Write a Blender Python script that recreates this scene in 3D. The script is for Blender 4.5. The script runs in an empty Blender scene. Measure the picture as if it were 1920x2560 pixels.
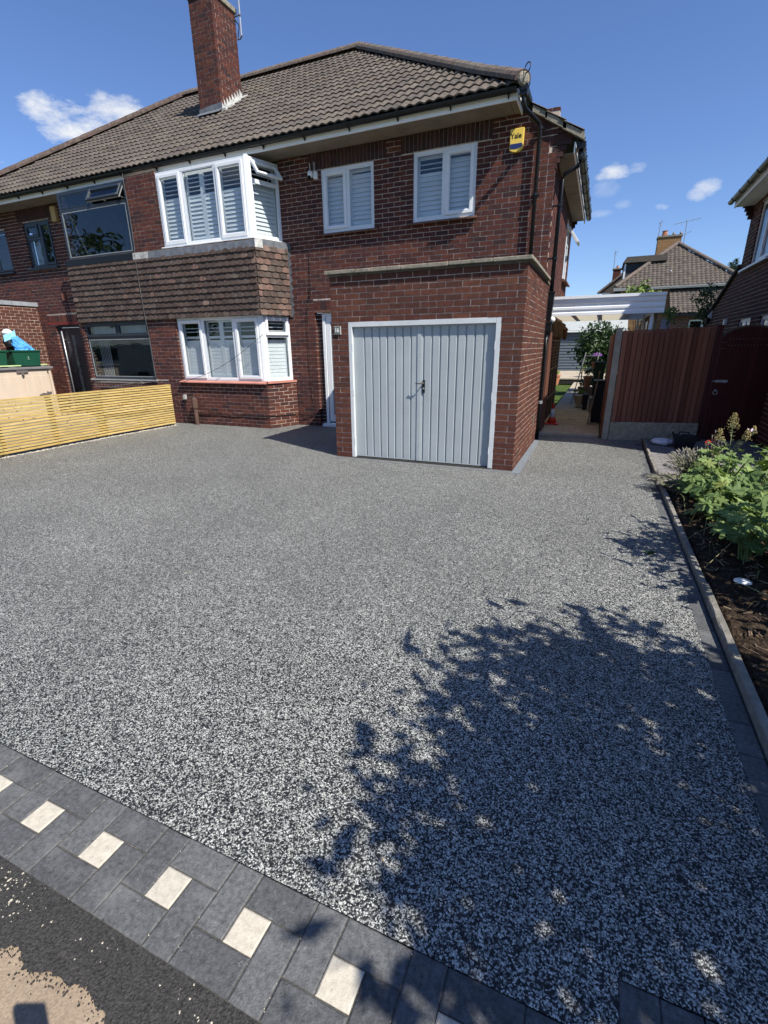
import bpy, math, random
from mathutils import Vector, Matrix, noise as mnoise
R = random.Random(16)
S = bpy.context.scene
COL = S.collection
rad = math.radians

# ------------------------------------------------------------------ camera, sky, sun
cam = bpy.data.cameras.new('camera')
camo = bpy.data.objects.new('camera', cam); COL.objects.link(camo)
cam.sensor_fit = 'HORIZONTAL'; cam.sensor_width = 36.0
cam.lens = 1187.97 / 1920 * 36.0
cam.clip_start = 0.05; cam.clip_end = 5000
CAMP = Vector((0.9185, -6.4734, 1.6055))
yaw, pitch, roll = -0.412464, 0.33267, -0.011088
fw = Vector((math.sin(yaw)*math.cos(pitch), math.cos(yaw)*math.cos(pitch), -math.sin(pitch)))
rt = fw.cross(Vector((0, 0, 1))).normalized(); up = rt.cross(fw)
r2 = rt*math.cos(roll)+up*math.sin(roll); u2 = up*math.cos(roll)-rt*math.sin(roll)
m = Matrix((r2, u2, -fw)).transposed().to_4x4(); m.translation = CAMP
camo.matrix_world = m
S.camera = camo

SUND = Vector((2.06, -0.92, 2.61)).normalized()          # towards the sun
sun_el = math.asin(SUND.z); sun_az = math.atan2(SUND.x, SUND.y)
sl = bpy.data.lights.new('sun', 'SUN'); sl.energy = 5.0; sl.angle = rad(0.53); sl.color = (1.0, 0.95, 0.86)
so = bpy.data.objects.new('sun', sl); COL.objects.link(so)
so.rotation_euler = SUND.to_track_quat('Z', 'Y').to_euler(); so.location = (6, -6, 12)

W = bpy.data.worlds.new('World'); S.world = W; W.use_nodes = True
nt = W.node_tree; N = nt.nodes; L = nt.links; N.clear()
def wn(t, **k):
    n = N.new(t)
    for a, b in k.items(): setattr(n, a, b)
    return n
sky = wn('ShaderNodeTexSky', sky_type='NISHITA', sun_disc=False, sun_elevation=sun_el, sun_rotation=sun_az)
sky.altitude = 50; sky.air_density = 1.0; sky.dust_density = 0.3; sky.ozone_density = 1.6
bg = wn('ShaderNodeBackground'); bg.inputs['Strength'].default_value = 0.079
outw = wn('ShaderNodeOutputWorld')
tc = wn('ShaderNodeTexCoord')
nz = wn('ShaderNodeTexNoise'); nz.inputs['Scale'].default_value = 15; nz.inputs['Detail'].default_value = 12; nz.inputs['Roughness'].default_value = 0.66
mp = wn('ShaderNodeMapping'); mp.inputs['Scale'].default_value = (1, 1, 2.2)
L.new(tc.outputs['Generated'], mp.inputs[0]); L.new(mp.outputs[0], nz.inputs['Vector'])
def wmath(op, a, b=None, clamp=False):
    n = wn('ShaderNodeMath', operation=op); n.use_clamp = clamp
    for i, v in enumerate((a, b)):
        if v is None: continue
        if isinstance(v, (int, float)): n.inputs[i].default_value = v
        else: L.new(v, n.inputs[i])
    return n.outputs[0]
def wdot(vec):
    n = wn('ShaderNodeVectorMath', operation='DOT_PRODUCT'); L.new(tc.outputs['Generated'], n.inputs[0]); n.inputs[1].default_value = vec
    return n.outputs['Value']
def pixdir(x, y):
    f = 1187.97
    return (fw*1.0+r2*((x-960)/f)-u2*((y-1280)/f)).normalized()
# clouds: centre direction, half-sizes (radians) across and up, density
CL = []
for x, y, a, b, dn in ((150, 300, .046, .028, 1.0), (215, 322, .070, .022, 1.0), (305, 290, .045, .026, .9), (1540, 428, .036, .012, .85), (1590, 418, .018, .010, .5),
                       (1520, 470, .02, .014, .22), (1770, 470, .020, .012, .55), (1742, 485, .018, .010, .6), (1655, 517, .016, .006, .55), (1557, 511, .014, .008, .2), (1500, 535, .02, .006, .2)):
    CL.append((pixdir(x, y), a, b, dn))
for k in range(22):                                      # the same fair-weather sky carries on all round
    az = R.uniform(0.75, 5.3); el = R.uniform(.12, .75)
    d = Vector((math.sin(az)*math.cos(el), math.cos(az)*math.cos(el), math.sin(el)))
    CL.append((d, R.uniform(.06, .16), R.uniform(.02, .05), R.uniform(.5, 1)))
tot = None
nv = wmath('SUBTRACT', nz.outputs['Fac'], 0.5)
for d, a, b, dn in CL:
    side = d.cross(Vector((0, 0, 1))).normalized(); upv = side.cross(d)
    du = wmath('DIVIDE', wdot(side), a); dv = wmath('DIVIDE', wdot(upv), b)
    q = wmath('ADD', wmath('MULTIPLY', du, du), wmath('MULTIPLY', dv, dv))
    front = wmath('GREATER_THAN', wdot(d), 0.3)
    v = wmath('MULTIPLY', wmath('SUBTRACT', wmath('ADD', 1.0, wmath('MULTIPLY', nv, 4.4)), q), front)
    v = wmath('MULTIPLY', wmath('MULTIPLY', v, 0.85, True), dn)
    tot = v if tot is None else wmath('MAXIMUM', tot, v)
hs = wn('ShaderNodeVectorMath', operation='MULTIPLY'); hs.inputs[1].default_value = (.84, 1.0, 1.34); L.new(sky.outputs[0], hs.inputs[0])
mixc = wn('ShaderNodeMix', data_type='RGBA')
L.new(tot, mixc.inputs['Factor']); L.new(hs.outputs[0], mixc.inputs['A'])
mixc.inputs['B'].default_value = (7.6, 7.8, 8.1, 1)
L.new(mixc.outputs['Result'], bg.inputs['Color']); L.new(bg.outputs[0], outw.inputs[0])

S.view_settings.view_transform = 'Standard'; S.view_settings.look = 'None'
S.view_settings.exposure = 0.58; S.view_settings.gamma = 1.0; S.view_settings.use_curve_mapping = False
S.cycles.max_bounces = 7; S.cycles.transparent_max_bounces = 12; S.cycles.use_denoising = True
S.cycles.sample_clamp_indirect = 6

# ------------------------------------------------------------------ materials
MATS = {}
def mat(name, cols, rough=.8, spec=.25, var=.12, vs=6.0, bump=0.0, bs=60.0, metal=0.0, blot=None, dark=None, stretch=(1, 1, 1), bd=0.01):
    """cols: one colour or several picked per piece; var: tone variation; blot: (colour, scale, threshold, softness) patches."""
    if name in MATS: return MATS[name]
    M = bpy.data.materials.new(name); M.use_nodes = True
    nt = M.node_tree; n = nt.nodes; l = nt.links; b = n['Principled BSDF']
    b.inputs['Roughness'].default_value = rough; b.inputs['Specular IOR Level'].default_value = spec; b.inputs['Metallic'].default_value = metal
    geo = n.new('ShaderNodeNewGeometry')
    mp = n.new('ShaderNodeMapping'); mp.inputs['Scale'].default_value = stretch; l.new(geo.outputs['Position'], mp.inputs[0])
    if isinstance(cols[0], (int, float)): cols = [cols]
    if len(cols) > 1:
        at = n.new('ShaderNodeAttribute'); at.attribute_name = 'rnd'
        oi = n.new('ShaderNodeObjectInfo')
        ad = n.new('ShaderNodeMath'); ad.operation = 'ADD'; l.new(at.outputs['Fac'], ad.inputs[0]); l.new(oi.outputs['Random'], ad.inputs[1])
        fr = n.new('ShaderNodeMath'); fr.operation = 'FRACT'; l.new(ad.outputs[0], fr.inputs[0])
        cr = n.new('ShaderNodeValToRGB'); cr.color_ramp.interpolation = 'LINEAR'
        el = cr.color_ramp.elements
        while len(el) < len(cols): el.new(.5)
        for i, c in enumerate(cols):
            el[i].position = i/(len(cols)-1); el[i].color = (*c, 1)
        l.new(fr.outputs[0], cr.inputs[0]); col = cr.outputs[0]
    else:
        rgb = n.new('ShaderNodeRGB'); rgb.outputs[0].default_value = (*cols[0], 1); col = rgb.outputs[0]
    if var:
        nz = n.new('ShaderNodeTexNoise'); nz.inputs['Scale'].default_value = vs; nz.inputs['Detail'].default_value = 6; nz.inputs['Roughness'].default_value = .65
        l.new(mp.outputs[0], nz.inputs['Vector'])
        mr = n.new('ShaderNodeMapRange'); mr.inputs['From Min'].default_value = .25; mr.inputs['From Max'].default_value = .75
        mr.inputs['To Min'].default_value = 1-var*1.6; mr.inputs['To Max'].default_value = 1+var*1.6
        l.new(nz.outputs['Fac'], mr.inputs['Value'])
        mu = n.new('ShaderNodeVectorMath'); mu.operation = 'SCALE'; l.new(col, mu.inputs[0]); l.new(mr.outputs[0], mu.inputs['Scale']); col = mu.outputs[0]
    for bl in ([blot] if blot and not isinstance(blot, list) else (blot or [])):
        c2, sc, th, sf = bl
        nb = n.new('ShaderNodeTexNoise'); nb.inputs['Scale'].default_value = sc; nb.inputs['Detail'].default_value = 7; nb.inputs['Roughness'].default_value = .7
        l.new(mp.outputs[0], nb.inputs['Vector'])
        mr2 = n.new('ShaderNodeMapRange'); mr2.inputs['From Min'].default_value = th; mr2.inputs['From Max'].default_value = th+sf; l.new(nb.outputs['Fac'], mr2.inputs['Value'])
        mx = n.new('ShaderNodeMix'); mx.data_type = 'RGBA'; l.new(mr2.outputs[0], mx.inputs['Factor']); l.new(col, mx.inputs['A']); mx.inputs['B'].default_value = (*c2, 1); col = mx.outputs['Result']
    l.new(col, b.inputs['Base Color'])
    if bump:
        nb = n.new('ShaderNodeTexNoise'); nb.inputs['Scale'].default_value = bs; nb.inputs['Detail'].default_value = 5
        l.new(mp.outputs[0], nb.inputs['Vector'])
        bp = n.new('ShaderNodeBump'); bp.inputs['Strength'].default_value = bump; bp.inputs['Distance'].default_value = bd
        l.new(nb.outputs['Fac'], bp.inputs['Height']); l.new(bp.outputs[0], b.inputs['Normal'])
    MATS[name] = M
    return M
def glass_mat(name, tint, boost):
    M = bpy.data.materials.new(name); M.use_nodes = True; nt = M.node_tree; n = nt.nodes; l = nt.links; n.clear()
    o = n.new('ShaderNodeOutputMaterial'); tr = n.new('ShaderNodeBsdfTransparent'); tr.inputs[0].default_value = (*tint, 1)
    gl = n.new('ShaderNodeBsdfGlossy'); gl.inputs['Roughness'].default_value = .0; gl.inputs['Color'].default_value = (.95, .97, 1, 1)
    geo = n.new('ShaderNodeNewGeometry'); nz = n.new('ShaderNodeTexNoise'); nz.inputs['Scale'].default_value = 1.6; l.new(geo.outputs['Position'], nz.inputs['Vector'])
    bp = n.new('ShaderNodeBump'); bp.inputs['Strength'].default_value = .12; bp.inputs['Distance'].default_value = .02; l.new(nz.outputs['Fac'], bp.inputs['Height']); l.new(bp.outputs[0], gl.inputs['Normal'])
    fr = n.new('ShaderNodeFresnel'); fr.inputs[0].default_value = 1.5
    mu = n.new('ShaderNodeMath'); mu.operation = 'MULTIPLY_ADD'; mu.use_clamp = True; l.new(fr.outputs[0], mu.inputs[0]); mu.inputs[1].default_value = 1.6; mu.inputs[2].default_value = boost
    bf = n.new('ShaderNodeMath'); bf.operation = 'SUBTRACT'; bf.inputs[0].default_value = 1; l.new(geo.outputs['Backfacing'], bf.inputs[1])   # one reflecting face per pane
    m3_ = n.new('ShaderNodeMath'); m3_.operation = 'MULTIPLY'; l.new(mu.outputs[0], m3_.inputs[0]); l.new(bf.outputs[0], m3_.inputs[1]); mu = m3_
    mx = n.new('ShaderNodeMixShader'); l.new(mu.outputs[0], mx.inputs[0]); l.new(tr.outputs[0], mx.inputs[1]); l.new(gl.outputs[0], mx.inputs[2]); l.new(mx.outputs[0], o.inputs[0])
    MATS[name] = M; return M
GLASS = glass_mat('window_glass', (.93, .95, .96), .02)
GLASSD = glass_mat('dark_glass', (.80, .83, .85), .04)

BRICK = mat('brick', [(0.074, 0.029, 0.025), (0.093, 0.032, 0.023), (0.045, 0.024, 0.024), (0.111, 0.036, 0.025), (0.082, 0.029, 0.023), (0.057, 0.023, 0.022), (0.125, 0.045, 0.029), (0.074, 0.026, 0.023)], rough=.85, spec=.2, var=.26, vs=22, bump=.5, bs=170, bd=.003,
            blot=[((.22, .12, .085), 5.5, .66, .10), ((.040, .026, .024), 2.2, .56, .20), ((.26, .21, .17), 30, .72, .05)])
BRICKG = mat('garage_brick', [(0.105, 0.038, 0.026), (0.088, 0.034, 0.026), (0.118, 0.046, 0.030), (0.069, 0.031, 0.024), (0.097, 0.036, 0.026), (0.134, 0.054, 0.033), (0.078, 0.032, 0.024)], rough=.85, spec=.2, var=.26, vs=18, bump=.5, bs=170, bd=.003,
             blot=[((.21, .115, .08), 6, .66, .1), ((.050, .030, .027), 2.0, .57, .2), ((.26, .21, .17), 34, .72, .05)])
MORT = mat('mortar', [(0.499, 0.416, 0.349)], var=.20, vs=9, bump=.4, bs=120, bd=.003, blot=((.36, .29, .24), 2.2, .58, .25))
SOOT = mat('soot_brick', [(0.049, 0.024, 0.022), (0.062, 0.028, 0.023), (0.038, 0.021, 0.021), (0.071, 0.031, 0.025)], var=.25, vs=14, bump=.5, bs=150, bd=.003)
WHITE = mat('white_upvc', [(.74, .76, .78)], rough=.35, spec=.45, var=.03, vs=3)
FASC = mat('fascia_paint', [(0.896, 0.907, 0.918)], rough=.45, spec=.35, var=.04, vs=2.5, stretch=(1, 1, 4), blot=((.55, .55, .52), 3, .72, .15))
SHUT = mat('shutter_paint', [(.68, .71, .71)], rough=.5, spec=.3, var=.03)
ANTH = mat('anthracite_frame', [(.022, .030, .040)], rough=.35, spec=.5, var=.1)
ANTHB = mat('anthracite_bead', [(.30, .31, .31)], rough=.4, spec=.4, var=.1)
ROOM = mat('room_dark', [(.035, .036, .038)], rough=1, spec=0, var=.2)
CURT = mat('net_curtain', [(.55, .55, .52)], rough=1, spec=0, var=.15, vs=14, stretch=(1, 1, .1))
SOFF = mat('soffit_board', [(0.241, 0.208, 0.172)], rough=.9, spec=.1, var=.14, vs=3.5, bump=.1, bs=40)
ROOFT = mat('concrete_roof_tile', [(0.116, 0.098, 0.084), (0.093, 0.081, 0.073), (0.136, 0.115, 0.096), (0.102, 0.087, 0.075), (0.122, 0.101, 0.083), (0.079, 0.069, 0.063)], rough=.95, spec=.1, var=.30, vs=17, bump=.9, bs=110, bd=.006,
            blot=[((.075, .066, .058), 7.0, .53, .22), ((.34, .32, .28), 13, .665, .06), ((.12, .105, .05), 6, .62, .12)])
ROOFD = mat('roof_underlay', [(.03, .028, .026)], var=.1)
RIDGE = mat('ridge_tile', [(0.166, 0.131, 0.105), (0.147, 0.112, 0.096), (0.134, 0.118, 0.102)], rough=.95, spec=.1, var=.3, vs=14, bump=.8, bs=80, bd=.006, blot=[((.13, .11, .095), 8, .56, .18), ((.40, .38, .34), 20, .68, .06)])
HIPO = mat('orange_ridge_tile', [(0.103, 0.073, 0.062), (0.090, 0.067, 0.057)], rough=.95, spec=.1, var=.3, vs=12, bump=.5, bs=80, bd=.006, blot=((.14, .115, .10), 6, .52, .15))
BLKP = mat('black_pvc', [(.008, .009, .011)], rough=.35, spec=.35, var=.15, vs=8)
LEAD = mat('lead_sheet', [(.125, .135, .150)], rough=.55, spec=.5, var=.25, vs=9, bump=.5, bs=25, bd=.006, blot=((.42, .43, .44), 6, .66, .1))
LEADW = mat('limed_lead', [(.42, .42, .40)], rough=.7, var=.35, vs=11, bump=.4, bs=40, blot=((.16, .16, .15), 8, .55, .15))
HANG = mat('hanging_tile', [(0.072, 0.053, 0.044), (0.088, 0.063, 0.053), (0.057, 0.043, 0.038), (0.103, 0.080, 0.067), (0.080, 0.059, 0.050), (0.066, 0.048, 0.042), (0.096, 0.065, 0.052)], rough=.9, spec=.15, var=.32, vs=16, bump=.5, bs=120, bd=.003,
           blot=[((.08, .058, .048), 9, .56, .2), ((.30, .24, .19), 12, .67, .08)])
HANGR = mat('orange_hanging_tile', [(0.152, 0.093, 0.074), (0.128, 0.080, 0.064), (0.178, 0.124, 0.100)], rough=.9, var=.3, vs=16, bump=.5, bs=120, bd=.003, blot=((.36, .27, .2), 12, .62, .1))
STONE = mat('coping_stone', [(0.255, 0.234, 0.183), (0.230, 0.212, 0.170)], rough=.95, spec=.1, var=.3, vs=14, bump=.7, bs=70, bd=.006, blot=[((.14, .13, .105), 9, .55, .12), ((.52, .50, .44), 12, .70, .05)])
STAIN_SHADOW = mat('coping_shadow_stain', [(.12, .105, .085)], rough=.95, var=.35, vs=10, bump=.5, bs=60)  # dark tone holds stain and the shadow under the coping, both as colour
SILLB = mat('brown_sill_tile', [(.14, .075, .055)], rough=.7, var=.3, vs=9, bump=.3, bs=60)
SILLP = mat('pink_sill', [(.46, .20, .16)], rough=.7, var=.15, vs=4)
DOORG = mat('garage_door_paint', [(0.374, 0.413, 0.426)], rough=.42, spec=.35, var=.05, vs=2.2, blot=((.36, .40, .41), 1.6, .62, .3))
FRAMEG = mat('garage_frame_paint', [(0.581, 0.607, 0.616)], rough=.5, spec=.3, var=.05, vs=5)
SLATE = mat('slate_plate', [(.14, .155, .15)], rough=.6, var=.15)
YELL = mat('yellow_plastic', [(.78, .56, .10)], rough=.35, spec=.5, var=.04)
NAVY = mat('navy_plastic', [(.018, .03, .13)], rough=.3, spec=.5, var=.05)
INK = mat('black_ink', [(.008, .008, .008)], rough=.6, var=0)
WHP = mat('white_plastic', [(.78, .78, .75)], rough=.4, spec=.4, var=.03)
PINE = mat('green_treated_pine', [(0.440, 0.303, 0.098), (0.528, 0.372, 0.131), (0.378, 0.269, 0.095), (0.580, 0.424, 0.169), (0.439, 0.329, 0.119), (0.500, 0.372, 0.153)], rough=.75, spec=.2, var=.24, vs=3, stretch=(1, 1, 14), bump=.25, bs=30, blot=[((.33, .24, .12), 5, .66, .08), ((.42, .40, .17), 2, .6, .2)])
PINEE = mat('pine_framing', [(.40, .31, .16)], rough=.85, var=.2)
KNOT = mat('timber_knot', [(.16, .10, .06)], rough=.8, var=.1)
REDF = mat('stained_fence_board', [(0.247, 0.092, 0.057), (0.142, 0.056, 0.038), (0.313, 0.128, 0.080), (0.189, 0.072, 0.048), (0.276, 0.106, 0.068), (0.134, 0.055, 0.038), (0.228, 0.084, 0.054)], rough=.8, spec=.15, var=.12, vs=5, stretch=(6, 6, .6), bump=.35, bs=30, bd=.004,
           blot=[((.05, .022, .018), 3.2, .68, .05), ((.20, .10, .075), 2, .62, .2)])
REDG = mat('dark_red_gate', [(.060, .012, .010), (.050, .012, .011), (.070, .016, .013)], rough=.6, spec=.2, var=.22, vs=5, stretch=(6, 6, .6), bump=.3, bs=30, bd=.004)
CONC = mat('concrete_post', [(0.306, 0.281, 0.230)], rough=.95, spec=.1, var=.14, vs=8, bump=.3, bs=90, bd=.004)
CONCR = mat('rough_gravel_board', [(.33, .29, .215)], rough=.95, spec=.1, var=.22, vs=10, bump=1, bs=22, bd=.03)
GALV = mat('galvanised_steel', [(.45, .46, .47)], rough=.4, spec=.5, var=.15, metal=.6)
RUST = mat('dull_iron', [(.16, .14, .13)], rough=.6, var=.2, metal=.3)
SLAB = mat('sandstone_slab', [(.40, .34, .25), (.36, .31, .235), (.44, .37, .28), (.38, .33, .26)], rough=.9, spec=.15, var=.14, vs=5, bump=.5, bs=14, bd=.01, blot=((.27, .23, .17), 3, .6, .2))
SLABG = mat('grey_block_paver', [(.20, .19, .185), (.17, .165, .17), (.22, .20, .18)], rough=.9, var=.2, vs=10, bump=.5, bs=50, bd=.006)
CHAR = mat('charcoal_block', [(0.093, 0.096, 0.099), (0.074, 0.076, 0.079), (0.114, 0.116, 0.118), (0.086, 0.088, 0.091)], rough=.78, spec=.25, var=.34, vs=60, bump=.7, bs=170, bd=.004,
           blot=[((.17, .17, .17), 6, .52, .22), ((.20, .20, .20), 42, .60, .12), ((.022, .022, .024), 48, .645, .04), ((.42, .40, .37), 95, .71, .03)])
CREAM = mat('cream_block', [(0.493, 0.449, 0.370), (0.458, 0.422, 0.352)], rough=.85, spec=.2, var=.14, vs=45, bump=.5, bs=240, bd=.003, blot=[((.34, .30, .23), 55, .58, .10), ((.62, .58, .50), 12, .6, .2), ((.22, .20, .16), 24, .72, .04)])
JOINT = mat('jointing_sand', [(.075, .070, .062)], rough=1, var=.35, vs=80, blot=((.20, .18, .15), 14, .56, .1))
EDGEC = mat('weathered_edging', [(.235, .22, .19), (.20, .19, .165)], rough=.95, spec=.1, var=.25, vs=14, bump=.7, bs=60, bd=.008, blot=((.17, .145, .11), 8, .58, .15))
PLAING = mat('grey_mortar_fillet', [(.16, .18, .20)], rough=.9, var=.12, vs=8)
SOIL = mat('garden_soil', [(0.051, 0.037, 0.027)], rough=1, spec=.05, var=.5, vs=30, bump=1, bs=55, bd=.04, blot=[((.17, .12, .08), 26, .58, .08), ((.025, .018, .014), 12, .55, .12)])
GRASS = mat('lawn', [(.075, .115, .03)], rough=1, spec=.05, var=.4, vs=60, bump=1, bs=90, bd=.03)
LEAF = mat('mallow_leaf', [(0.094, 0.156, 0.048), (0.188, 0.269, 0.088), (0.069, 0.119, 0.035), (0.250, 0.338, 0.112), (0.119, 0.188, 0.056), (0.081, 0.138, 0.043), (0.213, 0.250, 0.062)], rough=.65, spec=.3, var=.12, vs=30, bump=.3, bs=60, bd=.004)
STEM = mat('green_stem', [(.16, .20, .07)], rough=.7, var=.2)
LAV = mat('lavender_seedhead', [(.33, .29, .27), (.27, .25, .20), (.24, .24, .15)], rough=.95, var=.2)
LAVG = mat('lavender_foliage', [(.13, .14, .085), (.17, .17, .11)], rough=.9, var=.2)
GOLD = mat('goldenrod_head', [(.42, .34, .13), (.36, .28, .12), (.46, .38, .17)], rough=.95, var=.2)
YARR = mat('white_floret', [(.72, .72, .70)], rough=.9, var=.08)
REDP = mat('red_petal', [(.55, .05, .03)], rough=.7, var=.1)
DRYL = mat('dry_brown_leaf', [(.25, .12, .055), (.30, .15, .06), (.19, .10, .06)], rough=.9, var=.2)
TREEL = mat('tree_leaf', [(.06, .10, .028), (.075, .12, .035), (.05, .085, .025)], rough=.6, spec=.3, var=.15)
BUSHL = mat('laurel_leaf', [(.030, .058, .018), (.042, .078, .024), (.024, .046, .015), (.065, .11, .035)], rough=.45, spec=.4, var=.15)
BARK = mat('bark', [(.11, .085, .06)], rough=.95, var=.3, bump=.8, bs=30)
GRNB = mat('green_box_plastic', [(.012, .075, .045)], rough=.4, spec=.4, var=.08)
BLUEB = mat('blue_sack', [(.045, .25, .68), (.10, .38, .80)], rough=.45, spec=.4, var=.2, vs=20, bump=.5, bs=14, bd=.03)
BEIGE = mat('beige_resin', [(0.561, 0.459, 0.357)], rough=.7, spec=.25, var=.05, vs=8, stretch=(1, 1, .3), bump=.1, bs=50)
GREYL = mat('grey_resin_lid', [(.17, .165, .17)], rough=.7, var=.1)
LIME = mat('pale_green_batten', [(.48, .62, .30)], rough=.6, var=.1)
GLOBE = mat('globe_plastic', [(.80, .79, .76)], rough=.3, spec=.4, var=.02)
CONEO = mat('cone_red', [(.62, .05, .025)], rough=.5, var=.1)
CONEW = mat('cone_sleeve', [(.62, .64, .66)], rough=.4, var=.05)
BLKB = mat('black_bucket', [(.010, .011, .014)], rough=.5, spec=.35, var=.1)
SACK = mat('white_sack', [(0.726, 0.748, 0.792)], rough=.5, spec=.35, var=.08, vs=14, bump=.5, bs=18, bd=.03, blot=((.25, .32, .5), 12, .68, .06))
TERRA = mat('terracotta', [(.42, .17, .09)], rough=.9, var=.12)
PURP = mat('purple_petal', [(.32, .12, .50), (.42, .2, .58)], rough=.8, var=.1)
WPET = mat('cream_petal', [(.70, .68, .52)], rough=.8, var=.1)
BROWNP = mat('brown_gate_timber', [(.12, .05, .035)], rough=.7, var=.15, stretch=(4, 4, .5))
SHEDB = mat('slate_blue_cladding', [(.10, .125, .15)], rough=.6, var=.08)
SHEDR = mat('pale_shed_roof', [(.36, .38, .37)], rough=.8, var=.08)
TRELL = mat('old_trellis', [(.24, .19, .13)], rough=.9, var=.2)
ALUW = mat('white_aluminium', [(.80, .83, .86)], rough=.38, spec=.45, var=.05, vs=3, blot=((.40, .42, .42), 7, .68, .1))
POLY = mat('cream_carport_sheet', [(.66, .63, .54)], rough=.5, spec=.3, var=.08)
def _translucent(M, c, f):
    nt = M.node_tree; n = nt.nodes; l = nt.links; t = n.new('ShaderNodeBsdfTranslucent'); t.inputs[0].default_value = (*c, 1); x = n.new('ShaderNodeMixShader'); x.inputs[0].default_value = f
    l.new(n['Principled BSDF'].outputs[0], x.inputs[1]); l.new(t.outputs[0], x.inputs[2]); l.new(x.outputs[0], n['Material Output'].inputs[0])
_translucent(POLY, (.75, .70, .56), .5)
for _m, _c in ((LEAF, (.20, .32, .05)), (TREEL, (.10, .17, .03)), (BUSHL, (.05, .10, .02))): _translucent(_m, _c, .20)
OCHRE = mat('ochre_chimney_brick', [(.26, .15, .07), (.22, .12, .06), (.30, .18, .08)], rough=.9, var=.25, vs=10)
DARKT = mat('dark_tarmac', [(.050, .048, .046)], rough=.95, spec=.15, var=.5, vs=150, bump=1, bs=170, bd=.008, blot=[((.13, .12, .11), 6, .60, .22), ((.010, .010, .011), 130, .58, .08), ((.26, .24, .21), 150, .70, .05)])
ASPH = mat('road_asphalt', [(.065, .063, .06)], rough=.95, var=.3, vs=60, bump=.6, bs=200, bd=.006)
CARB = mat('silver_paint', [(.42, .44, .46)], rough=.3, spec=.5, var=.03, metal=.35)
TYRE = mat('tyre_rubber', [(.012, .012, .012)], rough=.8, var=.1)

# the resin-bound surface: stone chips of three tones in dark resin
def resin():
    M = bpy.data.materials.new('resin_bound_gravel'); M.use_nodes = True; nt = M.node_tree; n = nt.nodes; l = nt.links; b = n['Principled BSDF']
    b.inputs['Roughness'].default_value = .6; b.inputs['Specular IOR Level'].default_value = .35
    geo = n.new('ShaderNodeNewGeometry')
    nw = n.new('ShaderNodeTexNoise'); nw.inputs['Scale'].default_value = 60; nw.inputs['Detail'].default_value = 1; l.new(geo.outputs['Position'], nw.inputs['Vector'])
    sc = n.new('ShaderNodeVectorMath'); sc.operation = 'SCALE'; sc.inputs['Scale'].default_value = .012; l.new(nw.outputs['Color'], sc.inputs[0])
    ad = n.new('ShaderNodeVectorMath'); ad.operation = 'ADD'; l.new(geo.outputs['Position'], ad.inputs[0]); l.new(sc.outputs[0], ad.inputs[1])
    v = n.new('ShaderNodeTexVoronoi'); v.inputs['Scale'].default_value = 195; l.new(ad.outputs[0], v.inputs['Vector'])
    sp = n.new('ShaderNodeSeparateColor'); l.new(v.outputs['Color'], sp.inputs[0])
    cr = n.new('ShaderNodeValToRGB'); cr.color_ramp.interpolation = 'LINEAR'; el = cr.color_ramp.elements
    for i, (p, c) in enumerate(((0, (.010, .012, .014)), (.40, (.026, .029, .033)), (.50, (.14, .145, .138)), (.64, (.34, .345, .325)), (.88, (.50, .505, .475)), (1, (.60, .59, .53)))):
        if i >= len(el): el.new(p)
        el[i].position = p; el[i].color = (*c, 1)
    l.new(sp.outputs[0], cr.inputs[0])
    # dark resin in the gaps between chips
    gp = n.new('ShaderNodeMapRange'); gp.inputs['From Min'].default_value = .35; gp.inputs['From Max'].default_value = .62; gp.inputs['To Min'].default_value = 1; gp.inputs['To Max'].default_value = .45
    l.new(v.outputs['Distance'], gp.inputs['Value'])
    big = n.new('ShaderNodeTexNoise'); big.inputs['Scale'].default_value = .8; big.inputs['Detail'].default_value = 4; l.new(geo.outputs['Position'], big.inputs['Vector'])
    bm = n.new('ShaderNodeMapRange'); bm.inputs['From Min'].default_value = .3; bm.inputs['From Max'].default_value = .7; bm.inputs['To Min'].default_value = .88; bm.inputs['To Max'].default_value = 1.12; l.new(big.outputs['Fac'], bm.inputs['Value'])
    m1 = n.new('ShaderNodeMath'); m1.operation = 'MULTIPLY'; l.new(gp.outputs[0], m1.inputs[0]); l.new(bm.outputs[0], m1.inputs[1])
    mu = n.new('ShaderNodeVectorMath'); mu.operation = 'SCALE'; l.new(cr.outputs[0], mu.inputs[0]); l.new(m1.outputs[0], mu.inputs['Scale'])
    v2 = n.new('ShaderNodeTexVoronoi'); v2.inputs['Scale'].default_value = 52; l.new(ad.outputs[0], v2.inputs['Vector']); s2 = n.new('ShaderNodeSeparateColor'); l.new(v2.outputs['Color'], s2.inputs[0])
    mm2 = n.new('ShaderNodeMapRange'); mm2.inputs['To Min'].default_value = .80; mm2.inputs['To Max'].default_value = 1.28; l.new(s2.outputs[1], mm2.inputs['Value'])
    mu2 = n.new('ShaderNodeVectorMath'); mu2.operation = 'SCALE'; l.new(mu.outputs[0], mu2.inputs[0]); l.new(mm2.outputs[0], mu2.inputs['Scale'])
    l.new(mu2.outputs[0], b.inputs['Base Color'])
    bp = n.new('ShaderNodeBump'); bp.inputs['Strength'].default_value = .7; bp.inputs['Distance'].default_value = .004; bp.invert = True
    l.new(v.outputs['Distance'], bp.inputs['Height']); l.new(bp.outputs[0], b.inputs['Normal'])
    return M
RESIN = resin()
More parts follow.
